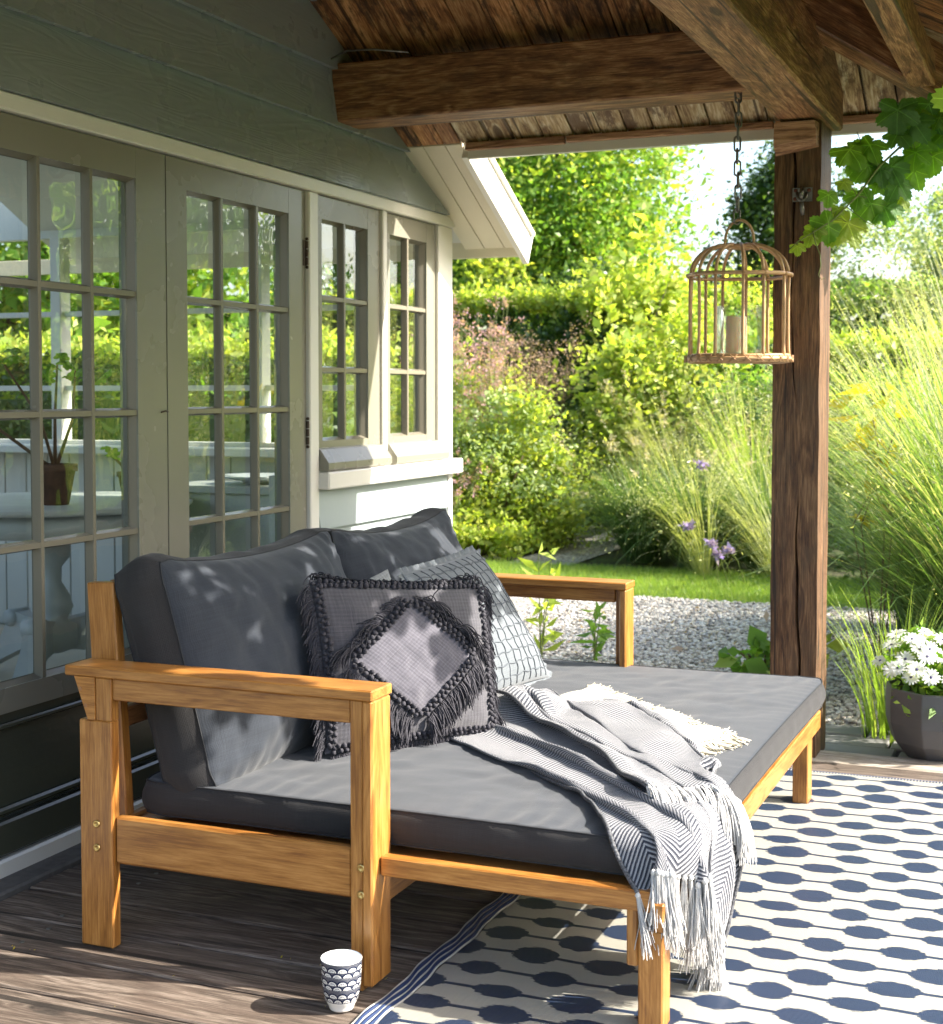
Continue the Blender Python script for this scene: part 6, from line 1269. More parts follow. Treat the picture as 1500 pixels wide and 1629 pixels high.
# ---- cream knitted throw under it
def cream():
    V = []; UV = []; F = []; nu_, nv_ = 44, 20
    A = Vector((1.20, 4.14, .366)); B_ = Vector((1.735, 3.66, .366)); C_ = Vector((1.66, 3.40, .366)); D_ = Vector((1.14, 3.95, .366))
    for j in range(nv_ + 1):
        for i in range(nu_ + 1):
            a, b = i / nu_, j / nv_; p = A * (1 - a) * (1 - b) + B_ * a * (1 - b) + C_ * a * b + D_ * (1 - a) * b
            h = .020 + .018 * abs(mnoise.noise(Vector((a * 5, b * 4, 2)))) + .008 * math.sin(a * 22 + 2 * b)
            e = min(a, 1 - a, b, 1 - b) * 9; h *= min(1, e + .25) * (.30 + .70 * max(0, 1 - b * 1.6))
            V.append(p + Vector((.008 * math.sin(b * 9), .008 * math.sin(a * 14), h))); UV.append((a * .5, b * .35))
    F = [(j * (nu_ + 1) + i, j * (nu_ + 1) + i + 1, (j + 1) * (nu_ + 1) + i + 1, (j + 1) * (nu_ + 1) + i) for j in range(nv_) for i in range(nu_)]
    F = [f[::-1] for f in F]
    o = mobj('cream_throw', V, F, M['cream_knit'], None, None, True, UV, label='cream knitted throw with tasselled edge tucked under the herringbone blanket', cat='throw')
    TC = []
    for k in range(4):
        m = MB()
        for q in range(14): strand(m, (random.gauss(0, .003), random.gauss(0, .003), 0), (random.gauss(0, .2), random.gauss(0, .2), -1), random.uniform(.038, .05), .0023, .7, 6, .5)
        TC.append(mk('tassel', m.v, m.f, M['yarn_cream'], True))
    for i in range(0, nu_ + 1):          # far long edge
        p = V[i]; put_tassel(p + Vector((0, 0, .004)), (.5 + random.gauss(0, .2), .6, -.05), o, TC, .62)
    for j in range(0, nv_ + 1):
        p = V[j * (nu_ + 1) + nu_]; put_tassel(p + Vector((0, 0, .006)), (.8, -.15 + random.gauss(0, .18), -.45), o, TC, 1.1)
        m = MB(); m.blob(p + Vector((-.004, 0, .008)), .009); m.build('knot', M['yarn_cream'], o, True)
M['cream_knit'] = fabric('cream_knit', (.50, .455, .345), (.62, .575, .46), 130, bump=1.5, slub=.8)
cream()

# ================================================================== CUP
def cupmat():
    k = NT('scallop_printed_porcelain'); uv = k.n('ShaderNodeTexCoord').outputs['UV']; sp = k.n('ShaderNodeSeparateXYZ', _0=uv)
    N = 12.0
    def scale(vv, h, dots):   # overlapping scales, two rows in a band; vv measured in metres from the band's base
        out = None
        for r_ in (1, 0):
            x = k.math('ADD', k.math('MULTIPLY', sp.outputs[0], N), .5 * r_)
            fx = k.math('MULTIPLY', k.math('SUBTRACT', k.math('FRACT', x), .5), .0178)
            fy = k.math('SUBTRACT', vv, r_ * h * .42)
            d = k.math('SQRT', k.math('ADD', k.math('POWER', fx, 2), k.math('POWER', fy, 2)))
            above = k.math('GREATER_THAN', fy, 0.0)
            ins = k.math('MULTIPLY', k.math('LESS_THAN', d, .0106), above)
            ring = k.math('ADD', k.math('GREATER_THAN', d, .0074), k.math('MULTIPLY', k.math('LESS_THAN', k.math('ABSOLUTE', k.math('SUBTRACT', d, .0048)), .0004), 1.0), clamp=True)
            dt = k.math('LESS_THAN', k.math('ADD', k.math('ABSOLUTE', k.math('SUBTRACT', k.math('ABSOLUTE', fx), .0014)), k.math('ABSOLUTE', k.math('SUBTRACT', fy, .0028))), .0011)
            val = k.math('ADD', ring, dt, clamp=True)
            if out is None: out = k.math('MULTIPLY', ins, val); inn = ins; base = k.math('SUBTRACT', 1.0, ins)
            else: out = k.math('ADD', k.math('MULTIPLY', ins, val), k.math('MULTIPLY', k.math('SUBTRACT', 1.0, ins), k.math('ADD', out, k.math('MULTIPLY', base, .9))), clamp=True)
        return out
    z = sp.outputs[1]
    bands = [(.022, .027), (.050, .025), (.076, .027)]
    tot = None
    for z0, h in bands:
        vv = k.math('SUBTRACT', z, z0); ib_ = k.math('MULTIPLY', k.math('GREATER_THAN', vv, 0.0), k.math('LESS_THAN', vv, h))
        pz = k.math('MULTIPLY', ib_, scale(vv, h, 1)); ln = k.math('LESS_THAN', k.math('ABSOLUTE', vv), .0008)
        pz = k.math('MAXIMUM', pz, ln); tot = pz if tot is None else k.math('MAXIMUM', tot, pz)
    rim = k.math('GREATER_THAN', z, .1050)
    c = k.mix(tot, (.78, .77, .72), (.010, .018, .050)); c = k.mix(rim, c, (.35, .24, .10))
    return k.end(k.bsdf(c, .18))
M['cup'] = cupmat()
M['porcelain'] = simple('white_porcelain', (.74, .77, .80), .12, 10, .05, bump=0)
CP = (1.174, 2.604, .001)
m = MB(); prof = [(.0001, .002), (.022, .002), (.0235, .0), (.025, .004), (.026, .008), (.033, .022), (.037, .040), (.0395, .062), (.0405, .085), (.0412, .104), (.0414, .107), (.0405, .108)]
pr2 = []
for (r0, z0), (r1, z1) in zip(prof[:-1], prof[1:]):
    for t in (0, .5): pr2.append((r0 + (r1 - r0) * t, z0 + (z1 - z0) * t))
pr2.append(prof[-1])
m.lathe([(r * 1.02, z * .97) for r, z in pr2], CP, 48); CUP = m.build('cup', M['cup'], None, True, label='small white porcelain cup with blue scallop print on the planks', cat='cup')
m = MB(); m.lathe([(r * 1.02, z * .97) for r, z in ((.0405, .108), (.0392, .106), (.038, .085), (.036, .05), (.031, .022), (.018, .012), (.0001, .010))], CP, 40); m.build('inner_glaze', M['porcelain'], CUP, True)

# ================================================================== LANTERN
LX, LY = 1.500, 4.825
LN = empty('birdcage_lantern', (LX, LY, 1.36), label='round rattan birdcage lantern hanging from a chain', cat='lantern')
nb_ = 13; R_ = .168
def bar(a, r0=.0056):
    c, s_ = math.cos(a), math.sin(a); j = random.uniform(-.004, .004)
    m = MB(); pts = [(LX + (R_ - .004) * c, LY + (R_ - .004) * s_, 1.366)]
    for t in np.linspace(.1, 1, 7): pts.append((LX + (R_ - .006 + j * math.sin(t * 3)) * c, LY + (R_ - .006 + j * math.sin(t * 3)) * s_, 1.366 + .270 * t))
    m.tube(pts, r0, 7); o = m.build('bar', M['rattan'], LN, True)
    m = MB(); pts = []
    for t in np.linspace(0, 1, 9):
        q = t * math.pi / 2; pts.append((LX + ((R_ - .008 - .045) * math.cos(q) + .045) * c, LY + ((R_ - .008 - .045) * math.cos(q) + .045) * s_, 1.638 + .098 * math.sin(q)))
    m.tube(pts, r0, 7); m.build('dome_rib', M['rattan'], LN, True)
    m = MB(); m.blob((LX + R_ * c, LY + R_ * s_, 1.636), .0095, (1, 1, .9)); m.build('binding', M['rattan_dark'], LN, True)
for k in range(nb_): bar(2 * math.pi * (k + .3) / nb_ + random.uniform(-.05, .05))
def ring(r, z, th, name, wob=.0015, mat='rattan', n=60):
    m = MB(); m.tube([(LX + (r + wob * math.sin(5 * a)) * math.cos(a), LY + (r + wob * math.sin(5 * a)) * math.sin(a), z + wob * math.sin(3 * a + r * 50)) for a in np.linspace(0, 2 * math.pi, n, endpoint=False)], th, 7, closed=True)
    return m.build(name, M[mat], LN, True)
ring(R_, 1.636, .0064, 'middle_ring'); ring(R_ - .013, 1.634, .0042, 'middle_ring')
ring(R_ + .002, 1.362, .0070, 'base_ring'); ring(R_ - .006, 1.372, .0055, 'base_ring'); ring(R_ - .005, 1.354, .0055, 'base_ring')
ring(.046, 1.734, .005, 'crown_ring'); ring(.038, 1.728, .005, 'crown_ring')
m = MB()                                  # woven base disc
for k in range(1, 23): m.tube([(LX + k * .0072 * math.cos(a), LY + k * .0072 * math.sin(a), 1.362 + .0012 * math.sin(a * 13 + k * math.pi)) for a in np.linspace(0, 2 * math.pi, 40, endpoint=False)], .0039, 5, closed=True)
m.build('woven_base', M['rattan'], LN, True)
m = MB()                                  # cross lashing on the rim of the base
for k in range(26):
    a = 2 * math.pi * k / 26
    for s_ in (1, -1):
        m.tube([(LX + (R_ + .009) * math.cos(a + s_ * d * .07), LY + (R_ + .009) * math.sin(a + s_ * d * .07), 1.362 + d * .011) for d in (-1, -.3, .3, 1)], .0016, 4)
m.build('lashing', M['rattan_dark'], LN, True)
m = MB(); m.tube([(LX - .048 + (.0), LY, 1.735)] + [(LX + .048 * -math.cos(q) * (1 if q < .2 or q > 2.9 else 1.03), LY + .004 * math.sin(q * 2), 1.745 + .074 * math.sin(q)) for q in np.linspace(.05, math.pi - .05, 22)] + [(LX + .048, LY, 1.735)], .0048, 8); m.build('handle', M['rattan'], LN, True)
# hurricane jar and candle
m = MB(); m.lathe([(.0001, 1.3665), (.074, 1.3665), (.078, 1.3695), (.079, 1.40), (.080, 1.534), (.0812, 1.5355), (.0795, 1.5355), (.0775, 1.40), (.0755, 1.372), (.0001, 1.370)], (LX + .004, LY, 0), 48)
m.build('hurricane_jar', M['jar'], None, True, label='clear glass cylinder jar inside the rattan birdcage lantern', cat='jar')
m = MB(); m.lathe([(.0001, 1.3715), (.034, 1.3715), (.0345, 1.374), (.034, 1.44), (.0342, 1.498), (.031, 1.503), (.026, 1.5005), (.0001, 1.498)], (LX - .008, LY - .005, 0), 40)
CN = m.build('candle', M['wax'], None, True, label='ivory pillar candle standing in the glass jar of the lantern', cat='candle')
m = MB(); m.tube([(LX - .008, LY - .005, 1.498), (LX - .007, LY - .005, 1.506), (LX - .004, LY - .005, 1.511)], .0009, 5); m.build('wick', M['black'], CN, True)
# chain
CH = empty('chain', (LX - .008, LY, 2.23), label='steel link chain hanging from the tie beam above the lantern', cat='chain')
def linkmesh():
    m = MB(); a_, b_ = .0098, .0150; pts = []
    for k in range(8): q = math.pi * k / 7; pts.append((a_ * math.cos(q), 0, b_ + a_ * math.sin(q)))
    for k in range(8): q = math.pi + math.pi * k / 7; pts.append((a_ * math.cos(q), 0, -b_ + a_ * math.sin(q)))
    m.tube(pts, .0035, 6, closed=True); return mk('chain_link', m.v, m.f, M['steel'], True)
lkm = linkmesh(); zc = 2.226; k = 0
while zc > 1.825:
    o = bpy.data.objects.new('chain_link', lkm)
    link(o, CH, Matrix.Translation((LX - .008 + .002 * math.sin(k), LY, zc)) @ Matrix.Rotation((math.pi / 2) * (k % 2) + .35 + random.uniform(-.15, .15), 4, 'Z')); zc -= .0395; k += 1
m = MB(); m.tube([(LX - .008, LY, 2.24), (LX - .008, LY, 2.232)] + [(LX - .008 + .008 * math.sin(q), LY, 2.224 + .008 * math.cos(q)) for q in np.linspace(.2, 5.2, 10)], .0022, 6); m.build('eye_screw', M['steel'], CH, True)

# ================================================================== VINE
def vineleafmesh(seed, mat):
    rnd = random.Random(seed); out = []
    lobes = [(-90, .30), (-150, .62), (-118, .50), (158, .70), (118, .86), (90, 1.0), (62, .86), (22, .70), (-30, .62), (-62, .50)]
    n = 72; R = []
    for k in range(n):
        a = 2 * math.pi * k / n - math.pi / 2
        # five-lobed outline
        d = 0
        for c, h, w in ((90, 1.0, 50), (30, .92, 42), (150, .92, 42), (-28, .80, 42), (208, .80, 42)):
            da = (math.degrees(a) - c + 180) % 360 - 180; d = max(d, h * math.exp(-(da / w) ** 2 * .8))
        da = (math.degrees(a) + 90 + 180) % 360 - 180; d = max(d, .52 - .0 * da); 
        if abs(da) < 22: d *= .35 + .65 * abs(da) / 22
        d *= 1 + .045 * (1 if k % 2 else -1) + .02 * rnd.uniform(-1, 1); R.append((a, d))
    V = [(0, 0, 0)]; UV = [(0, 0)]
    for f in (.35, .7, 1.0):
        for a, d in R:
            x, y = d * f * math.cos(a), d * f * math.sin(a); r = math.hypot(x, y)
            z = -.32 * r * r + .07 * math.sin(5 * (a - math.pi / 2)) * r + .13 * mnoise.noise(Vector((x * 2.5, y * 2.5, seed)))
            V.append((x, y, z)); UV.append((x, y))
    F = [(0, 1 + k, 1 + (k + 1) % n) for k in range(n)]
    for q in range(2):
        for k in range(n): a = 1 + q * n + k; b = 1 + q * n + (k + 1) % n; F.append((a, a + n, b + n, b))
    return mk('leaf', V, F, mat, True, UV)
def vinemat(name, c1, c2, tr):
    k = NT(name); v = k.n('ShaderNodeTexCoord').outputs['UV']; sp = k.n('ShaderNodeSeparateXYZ', _0=v)
    ang = k.math('ARCTAN2', sp.outputs[1], sp.outputs[0]); r = k.math('SQRT', k.math('ADD', k.math('POWER', sp.outputs[0], 2), k.math('POWER', sp.outputs[1], 2)))
    vein = None
    for c in (90, 32, 148, -28, 208):
        c = math.radians(c if c < 180 else c - 360)
        d = k.math('ABSOLUTE', k.math('MULTIPLY', r, k.math('SINE', k.math('SUBTRACT', ang, c)))); cs_ = k.math('GREATER_THAN', k.math('COSINE', k.math('SUBTRACT', ang, c)), .2)
        q = k.math('MULTIPLY', k.math('LESS_THAN', d, k.math('SUBTRACT', .022, k.math('MULTIPLY', r, .012))), cs_); vein = q if vein is None else k.math('MAXIMUM', vein, q)
    n = k.noise(v, 5, 4); c = k.mix(n, c1, c2); c = k.mix(k.math('MULTIPLY', vein, .55), c, tuple(min(1, x * 1.9 + .03) for x in c2))
    b = k.bsdf(c, .42, k.bump(k.math('SUBTRACT', k.noise(v, 9, 3), vein), .5, .02)); t = k.n('ShaderNodeBsdfTranslucent'); k.put(t.inputs[0], k.mix(1.0, c, (1.5, 1.6, .5), 'MULTIPLY'))
    mx = k.n('ShaderNodeMixShader', _0=tr); k.put(mx.inputs[1], b); k.put(mx.inputs[2], t); return k.end(mx)
M['vineA'] = vinemat('vine_leaf', (.12, .26, .035), (.20, .36, .055), .6); M['vineB'] = vinemat('young_vine_leaf', (.22, .32, .05), (.30, .38, .08), .6); M['vineC'] = vinemat('old_vine_leaf', (.08, .20, .055), (.13, .27, .075), .5)
LMs = {c: [vineleafmesh(s_ + 10 * i, M[c]) for s_ in range(3)] for i, c in enumerate(('vineA', 'vineB', 'vineC'))}
VN = empty('grapevine', (2.12, 5.0, 2.1), label='leafy grapevine shoot reaching in from the right past the oak post', cat='vine')
stemp = [(2.45, 5.16, 2.16), (2.20, 5.06, 2.16), (2.02, 4.99, 2.08), (1.93, 4.94, 1.985), (1.87, 4.88, 1.885), (1.80, 4.83, 1.805), (1.745, 4.79, 1.765), (1.70, 4.77, 1.735), (1.675, 4.76, 1.71)]
m = MB(); m.tube(stemp, [.006, .005, .0045, .004, .0035, .003, .0025, .002, .0015], 6); m.build('shoot', M['stem'], VN, True)
m = MB(); m.tube([(1.745, 4.79, 1.765), (1.755, 4.78, 1.73), (1.77, 4.78, 1.69), (1.772, 4.78, 1.655), (1.765, 4.78, 1.628), (1.775, 4.78, 1.612), (1.785, 4.78, 1.618)], [.002, .0018, .0016, .0014, .0012, .001, .001], 5)
m.tube([(1.84, 4.86, 1.85), (1.90, 4.86, 1.80), (1.96, 4.87, 1.77)], .0015, 5); m.tube([(1.93, 4.94, 1.985), (1.88, 4.93, 2.05), (1.86, 4.93, 2.10)], .0015, 5); m.build('tendril', M['stem'], VN, True)
def vleaf(p, r, c, face=(.15, -1, .35), roll=0.0, par=None):
    f = Vector(face).normalized(); q = Vector((0, 0, 1)).rotation_difference(f)
    mw = Matrix.Translation(Vector(p)) @ q.to_matrix().to_4x4() @ Matrix.Rotation(roll, 4, 'Z') @ Matrix.Scale(r, 4)
    o = bpy.data.objects.new('leaf', random.choice(LMs[c])); link(o, par or VN, mw); return o
VL = [(1.698, 4.772, 1.72, 30, 'vineB', 3.4), (1.737, 4.798, 1.755, 36, 'vineB', 3.0), (1.752, 4.81, 1.778, 44, 'vineB', 2.2), (1.79, 4.82, 1.785, 64, 'vineA', 2.6), (1.842, 4.864, 1.800, 86, 'vineB', 2.9), (1.786, 4.832, 1.888, 40, 'vineA', 3.5), (1.872, 4.894, 1.893, 54, 'vineA', 3.3),
      (1.91, 4.90, 1.862, 70, 'vineA', 2.8), (1.95, 4.924, 1.85, 62, 'vineC', 3.5), (1.846, 4.872, 2.035, 74, 'vineA', 3.9), (1.905, 4.90, 2.05, 68, 'vineA', 2.5), (1.985, 4.95, 2.165, 78, 'vineC', 3.1), (2.03, 4.98, 2.13, 80, 'vineC', 2.7), (2.075, 5.02, 2.19, 70, 'vineC', 3.6), (2.06, 5.01, 2.08, 72, 'vineA', 2.9),
      (2.10, 5.03, 2.12, 70, 'vineC', 3.5), (1.965, 4.95, 1.985, 66, 'vineC', 3.6), (1.99, 4.95, 1.93, 66, 'vineC', 3.0), (2.036, 4.996, 1.975, 68, 'vineA', 2.6), (2.09, 5.02, 2.02, 64, 'vineA', 3.3), (2.13, 5.05, 2.06, 64, 'vineA', 3.7), (2.0, 4.96, 1.885, 42, 'vineB', 2.9), (1.93, 4.93, 1.93, 40, 'vineA', 3.8), (2.04, 4.98, 2.03, 60, 'vineA', 3.0), (2.14, 5.06, 2.20, 70, 'vineC', 3.2), (1.83, 4.86, 1.93, 34, 'vineB', 3.9), (1.815, 4.85, 1.842, 26, 'vineB', 3.3)]
for q in range(7):
    t_ = random.random(); VL.append((1.86 + .30 * t_ + random.gauss(0, .025), 4.90 + .15 * t_, 1.93 + .26 * t_ + random.gauss(0, .05), random.uniform(44, 74), random.choice(('vineA', 'vineC', 'vineA', 'vineB')), random.uniform(2.3, 4.0)))
for x, y, z, s_, c, ro in VL:
    vleaf((x, y, z), s_ / 475 * .52, c, (random.uniform(-.1, .6), -1, random.uniform(.0, .9)), ro, VN)
    m = MB(); k = min(range(len(stemp)), key=lambda q: (Vector(stemp[q]) - Vector((x, y, z))).length); m.tube([stemp[k], (Vector(stemp[k]) + Vector((x, y, z))) / 2 + Vector((0, .01, .012)), (x, y + .003, z)], .0013, 4, cap=False); m.build('leaf_stalk', M['stem'], VN, True)
# unseen vine added along the right-hand eave, outside the frame, to dapple the light
VE = empty('grapevine', (2.5, 3.3, 2.2), label='unseen grapevine added along the right hand eave to dapple the light', cat='vine')
m = MB(); m.tube([(2.46 + .02 * math.sin(y * 3), y, 2.20 + .03 * math.sin(y * 4)) for y in np.linspace(1.7, 5.3, 40)], .008, 6); m.build('shoot', M['stem_brown'], VE, True)
for k in range(270):  # most leaves are packed where they shade the back cushions
    y = random.uniform(2.9, 4.6) if k < 225 else random.uniform(1.8, 5.2); z = 2.24 - (random.uniform(0, .46) if k < 225 else abs(random.gauss(0, .26))); vleaf((2.47 + random.gauss(0, .07), y, z), random.uniform(.045, .085), random.choice(('vineA', 'vineC', 'vineA', 'vineB')), (1, random.gauss(0, .5), random.uniform(.2, 1)), random.uniform(0, 6.28), VE)

# ================================================================== PLANTER
PX, PY, PZ = 2.125, 5.30, -.020
m = MB(); n_ = 9; prof = [(.0001, 0), (.105, 0), (.135, .012), (.178, .065), (.197, .130), (.200, .190), (.196, .250), (.186, .252), (.184, .200), (.0001, .195)]
vs = []
for r, z in prof:
    for k in range(n_): a = 2 * math.pi * (k + .35) / n_; vs.append((PX + r * math.cos(a), PY + r * math.sin(a), PZ + z))
fs = [(j * n_ + k, j * n_ + (k + 1) % n_, (j + 1) * n_ + (k + 1) % n_, (j + 1) * n_ + k) for j in range(len(prof) - 1) for k in range(n_)]
pot = mobj('planter', vs, fs, M['zinc'], None, None, False, label='dark grey faceted planter on the paving beside the oak post', cat='planter')
mb = pot.modifiers.new('b', 'BEVEL'); mb.width = .004; mb.segments = 2
def leafcloud(pts, size, aspect=.5, up=.3, fold=.18, sv=.35):
    """one folded quad per leaf; pts (n,3)"""
    n = len(pts); d = RNG.normal(size=(n, 3)); d[:, 2] = d[:, 2] * .7 + up; d /= np.linalg.norm(d, axis=1, keepdims=True)
    s_ = RNG.normal(size=(n, 3)); s_ -= d * (s_ * d).sum(1, keepdims=True); s_ /= np.linalg.norm(s_, axis=1, keepdims=True); nn = np.cross(d, s_)
    L = (size * np.exp(RNG.normal(0, sv, n)))[:, None]
    b = pts; t = pts + d * L; l = pts + d * L * .45 + s_ * L * aspect / 2 + nn * L * fold; r = pts + d * L * .45 - s_ * L * aspect / 2 + nn * L * fold
    V = np.stack([b, l, t, r], 1).reshape(-1, 3); return V, np.arange(4 * n).reshape(-1, 4)
def blobpts(n, c, r, clusters=60, cs_=.22, shell=.55, zmin=None):
    """points in irregular clumps filling the outer part of an ellipsoid"""
    c = np.array(c); r = np.array(r); m_ = RNG.normal(size=(clusters, 3)); m_ /= np.linalg.norm(m_, axis=1, keepdims=True)
    rad = RNG.uniform(shell, 1.0, clusters)[:, None] * (1 + .18 * RNG.normal(size=(clusters, 1))); C = m_ * rad
    w = RNG.exponential(1, clusters) + .3; k = RNG.choice(clusters, n, p=w / w.sum()); q = C[k] + RNG.normal(size=(n, 3)) * cs_ * RNG.uniform(.5, 1.2, clusters)[k][:, None]
    P = c + q * r
    if zmin is not None: P[:, 2] = np.where(P[:, 2] < zmin, zmin + np.abs(P[:, 2] - zmin) * .3, P[:, 2])
    return P
# daisies
DP = empty('daisy_plant', (PX, PY, PZ + .2), label='white daisies with blue violet eyes filling the grey planter', cat='flowers')
P = blobpts(1500, (PX - .01, PY, PZ + .30), (.19, .19, .12), 50, .3, .3); V, F = leafcloud(P, .036, .42, .5); mobj('foliage', V, F, M['leafA'], DP)
def daisymesh(seed):
    rnd = random.Random(seed); m = MB(); F2 = []
    for k in range(15):
        a = 2 * math.pi * k / 15 + rnd.uniform(-.06, .06); L = rnd.uniform(.92, 1.08); c, s_ = math.cos(a), math.sin(a); w = .14; t = rnd.uniform(-.05, .12)
        def q(r, o, z): return (c * r - s_ * o, s_ * r + c * o, z)
        m.add([q(.12, -.04, 0), q(.12, .04, 0), q(.6 * L, w, .06 + t), q(.9 * L, w * .7, .03 + t), q(L, 0, t), q(.9 * L, -w * .7, .03 + t), q(.6 * L, -w, .06 + t)], [(0, 1, 2, 6), (6, 2, 3, 5), (5, 3, 4)])
    nf = len(m.f); m.blob((0, 0, .03), .17, (1, 1, .5)); return mk('flower', m.v, m.f, None, False, None, [M['petal'], M['petal_eye']], [0] * nf + [1] * (len(m.f) - nf))
DM = [daisymesh(s_) for s_ in range(4)]
for k in range(58):
    a = random.uniform(0, 6.28); rr = .21 * math.sqrt(random.uniform(0.02, 1)); x, y = PX - .015 + rr * math.cos(a), PY + rr * math.sin(a); z = PZ + .43 - 2.6 * rr * rr + random.gauss(0, .014)
    f = Vector((math.cos(a) * rr * 4 + .35, math.sin(a) * rr * 4 - .35, .9)).normalized(); q = Vector((0, 0, 1)).rotation_difference(f)
    o = bpy.data.objects.new('flower', random.choice(DM)); link(o, DP, Matrix.Translation((x, y, z)) @ q.to_matrix().to_4x4() @ Matrix.Scale(random.uniform(.027, .037), 4))
m = MB()
for k in range(40):
    a = random.uniform(0, 6.28); rr = .18 * random.random(); m.tube([(PX + rr * .4 * math.cos(a), PY + rr * .4 * math.sin(a), PZ + .2), (PX + rr * math.cos(a), PY + rr * math.sin(a), PZ + .41 - 2.2 * rr * rr)], .0014, 4)
m.build('stems', M['stem'], DP)

# ================================================================== GARDEN
def bladeset(n, c, r0, L0, L1, w, lean, droop, az0=None, azs=None, seg=5, zup=1.0):
    """arching ribbon blades, vectorised"""
    az = RNG.uniform(0, 2 * np.pi, n) if az0 is None else RNG.normal(az0, azs, n)
    L = RNG.uniform(L0, L1, n); le = np.abs(RNG.normal(lean, lean * .5, n)); dr = np.abs(RNG.normal(droop, droop * .4, n))
    h = np.stack([np.cos(az), np.sin(az)], 1); base = np.zeros((n, 3)); base[:, :2] = np.array(c[:2]) + h * RNG.uniform(0, r0, n)[:, None]; base[:, 2] = c[2]
    t = np.linspace(0, 1, seg + 1)[None, :]
    th = np.minimum(le[:, None] + dr[:, None] * t ** 1.4, 2.6)
    ds = (L / seg)[:, None]; hx = np.cumsum(np.sin(th) * ds, 1) - np.sin(th) * ds; hz_ = np.cumsum(np.cos(th) * ds, 1) - np.cos(th) * ds
    P = base[:, None, :] + np.concatenate([h[:, None, :] * hx[:, :, None], (hz_ * zup)[:, :, None]], 2)
    P[:, :, :2] += RNG.normal(0, .012, (n, 1, 2)) * t[..., None]
    side = np.stack([-np.sin(az), np.cos(az), np.zeros(n)], 1)[:, None, :] ; ww = w * RNG.uniform(.6, 1.3, n)[:, None] * (1 - t ** 2 * .9) / 2
    A = P - side * ww[..., None]; B = P + side * ww[..., None]; V = np.stack([A, B], 2).reshape(n, -1, 3)
    k = np.arange(seg) * 2; f = np.stack([k, k + 1, k + 3, k + 2], 1); F = (f[None] + (np.arange(n) * (seg + 1) * 2)[:, None, None]).reshape(-1, 4)
    return V.reshape(-1, 3), F, P
def cat(*vf):
    V = []; F = []; o = 0
    for v, f in vf: V.append(v); F.append(f + o); o += len(v)
    return np.concatenate(V), np.concatenate(F)
def trunk(root, pts, r, name='trunk', mat='bark'):
    m = MB(); m.tube(pts, r, 8); return m.build(name, M[mat], root, True)
def tree(name, base, h, crown_c, crown_r, n, size, mat, label, cat_='tree', tr=.12, clusters=90, cs_=.17, shell=.45, limbs=7, lean=0, mat2=None, group=None):
    R0 = empty(name, base, label, cat_, group)
    cc = Vector(crown_c); b = Vector(base)
    pts = [b, b + Vector((lean * .2, 0, h * .35)), b.lerp(cc, .7) + Vector((.1, 0, 0)), cc + Vector((0, 0, crown_r[2] * .5))]
    trunk(R0, pts, [tr, tr * .8, tr * .55, tr * .2])
    m = MB()
    for k in range(limbs):
        a = 6.28 * k / limbs + random.uniform(-.3, .3); s0 = b.lerp(cc, random.uniform(.45, .95)); e = cc + Vector((crown_r[0] * .75 * math.cos(a), crown_r[1] * .75 * math.sin(a), crown_r[2] * random.uniform(-.4, .7)))
        m.tube([s0, s0.lerp(e, .5) + Vector((0, 0, .12)), e], [tr * .4, tr * .25, tr * .07], 5)
    m.build('limbs', M['bark'], R0, True)
    P = blobpts(n, crown_c, crown_r, clusters, cs_, shell); V, F = leafcloud(P, size); mobj('crown', V, F, M[mat], R0)
    if mat2:
        P = blobpts(n // 3, (crown_c[0], crown_c[1], crown_c[2] + crown_r[2] * .25), crown_r, clusters // 2, cs_, .7); V, F = leafcloud(P, size); mobj('young_growth', V, F, M[mat2], R0)
    return R0
def shrub(name, c, r, n, size, mat, label, cat_='shrub', clusters=50, cs_=.2, mat2=None, shell=.4, asp=.5, up=.3, group=None):
    R0 = empty(name, (c[0], c[1], GZ), label, cat_, group); m = MB()
    for k in range(9):
        a = 6.28 * k / 9; m.tube([(c[0] + .05 * math.cos(a), c[1] + .05 * math.sin(a), GZ), (c[0] + r[0] * .3 * math.cos(a), c[1] + r[1] * .3 * math.sin(a), c[2]), (c[0] + r[0] * .6 * math.cos(a), c[1] + r[1] * .6 * math.sin(a), c[2] + r[2] * .5)], [.012, .008, .004], 5)
    m.build('stems', M['stem_brown'], R0, True)
    P = blobpts(n, c, r, clusters, cs_, shell, GZ + .02); V, F = leafcloud(P, size, asp, up); mobj('foliage', V, F, M[mat], R0)
    if mat2:
        P = blobpts(n // 3, (c[0], c[1], c[2] + r[2] * .45), (r[0], r[1], r[2] * .7), clusters, cs_, .7, GZ); V, F = leafcloud(P, size, asp, up); mobj('young_growth', V, F, M[mat2], R0)
    return R0
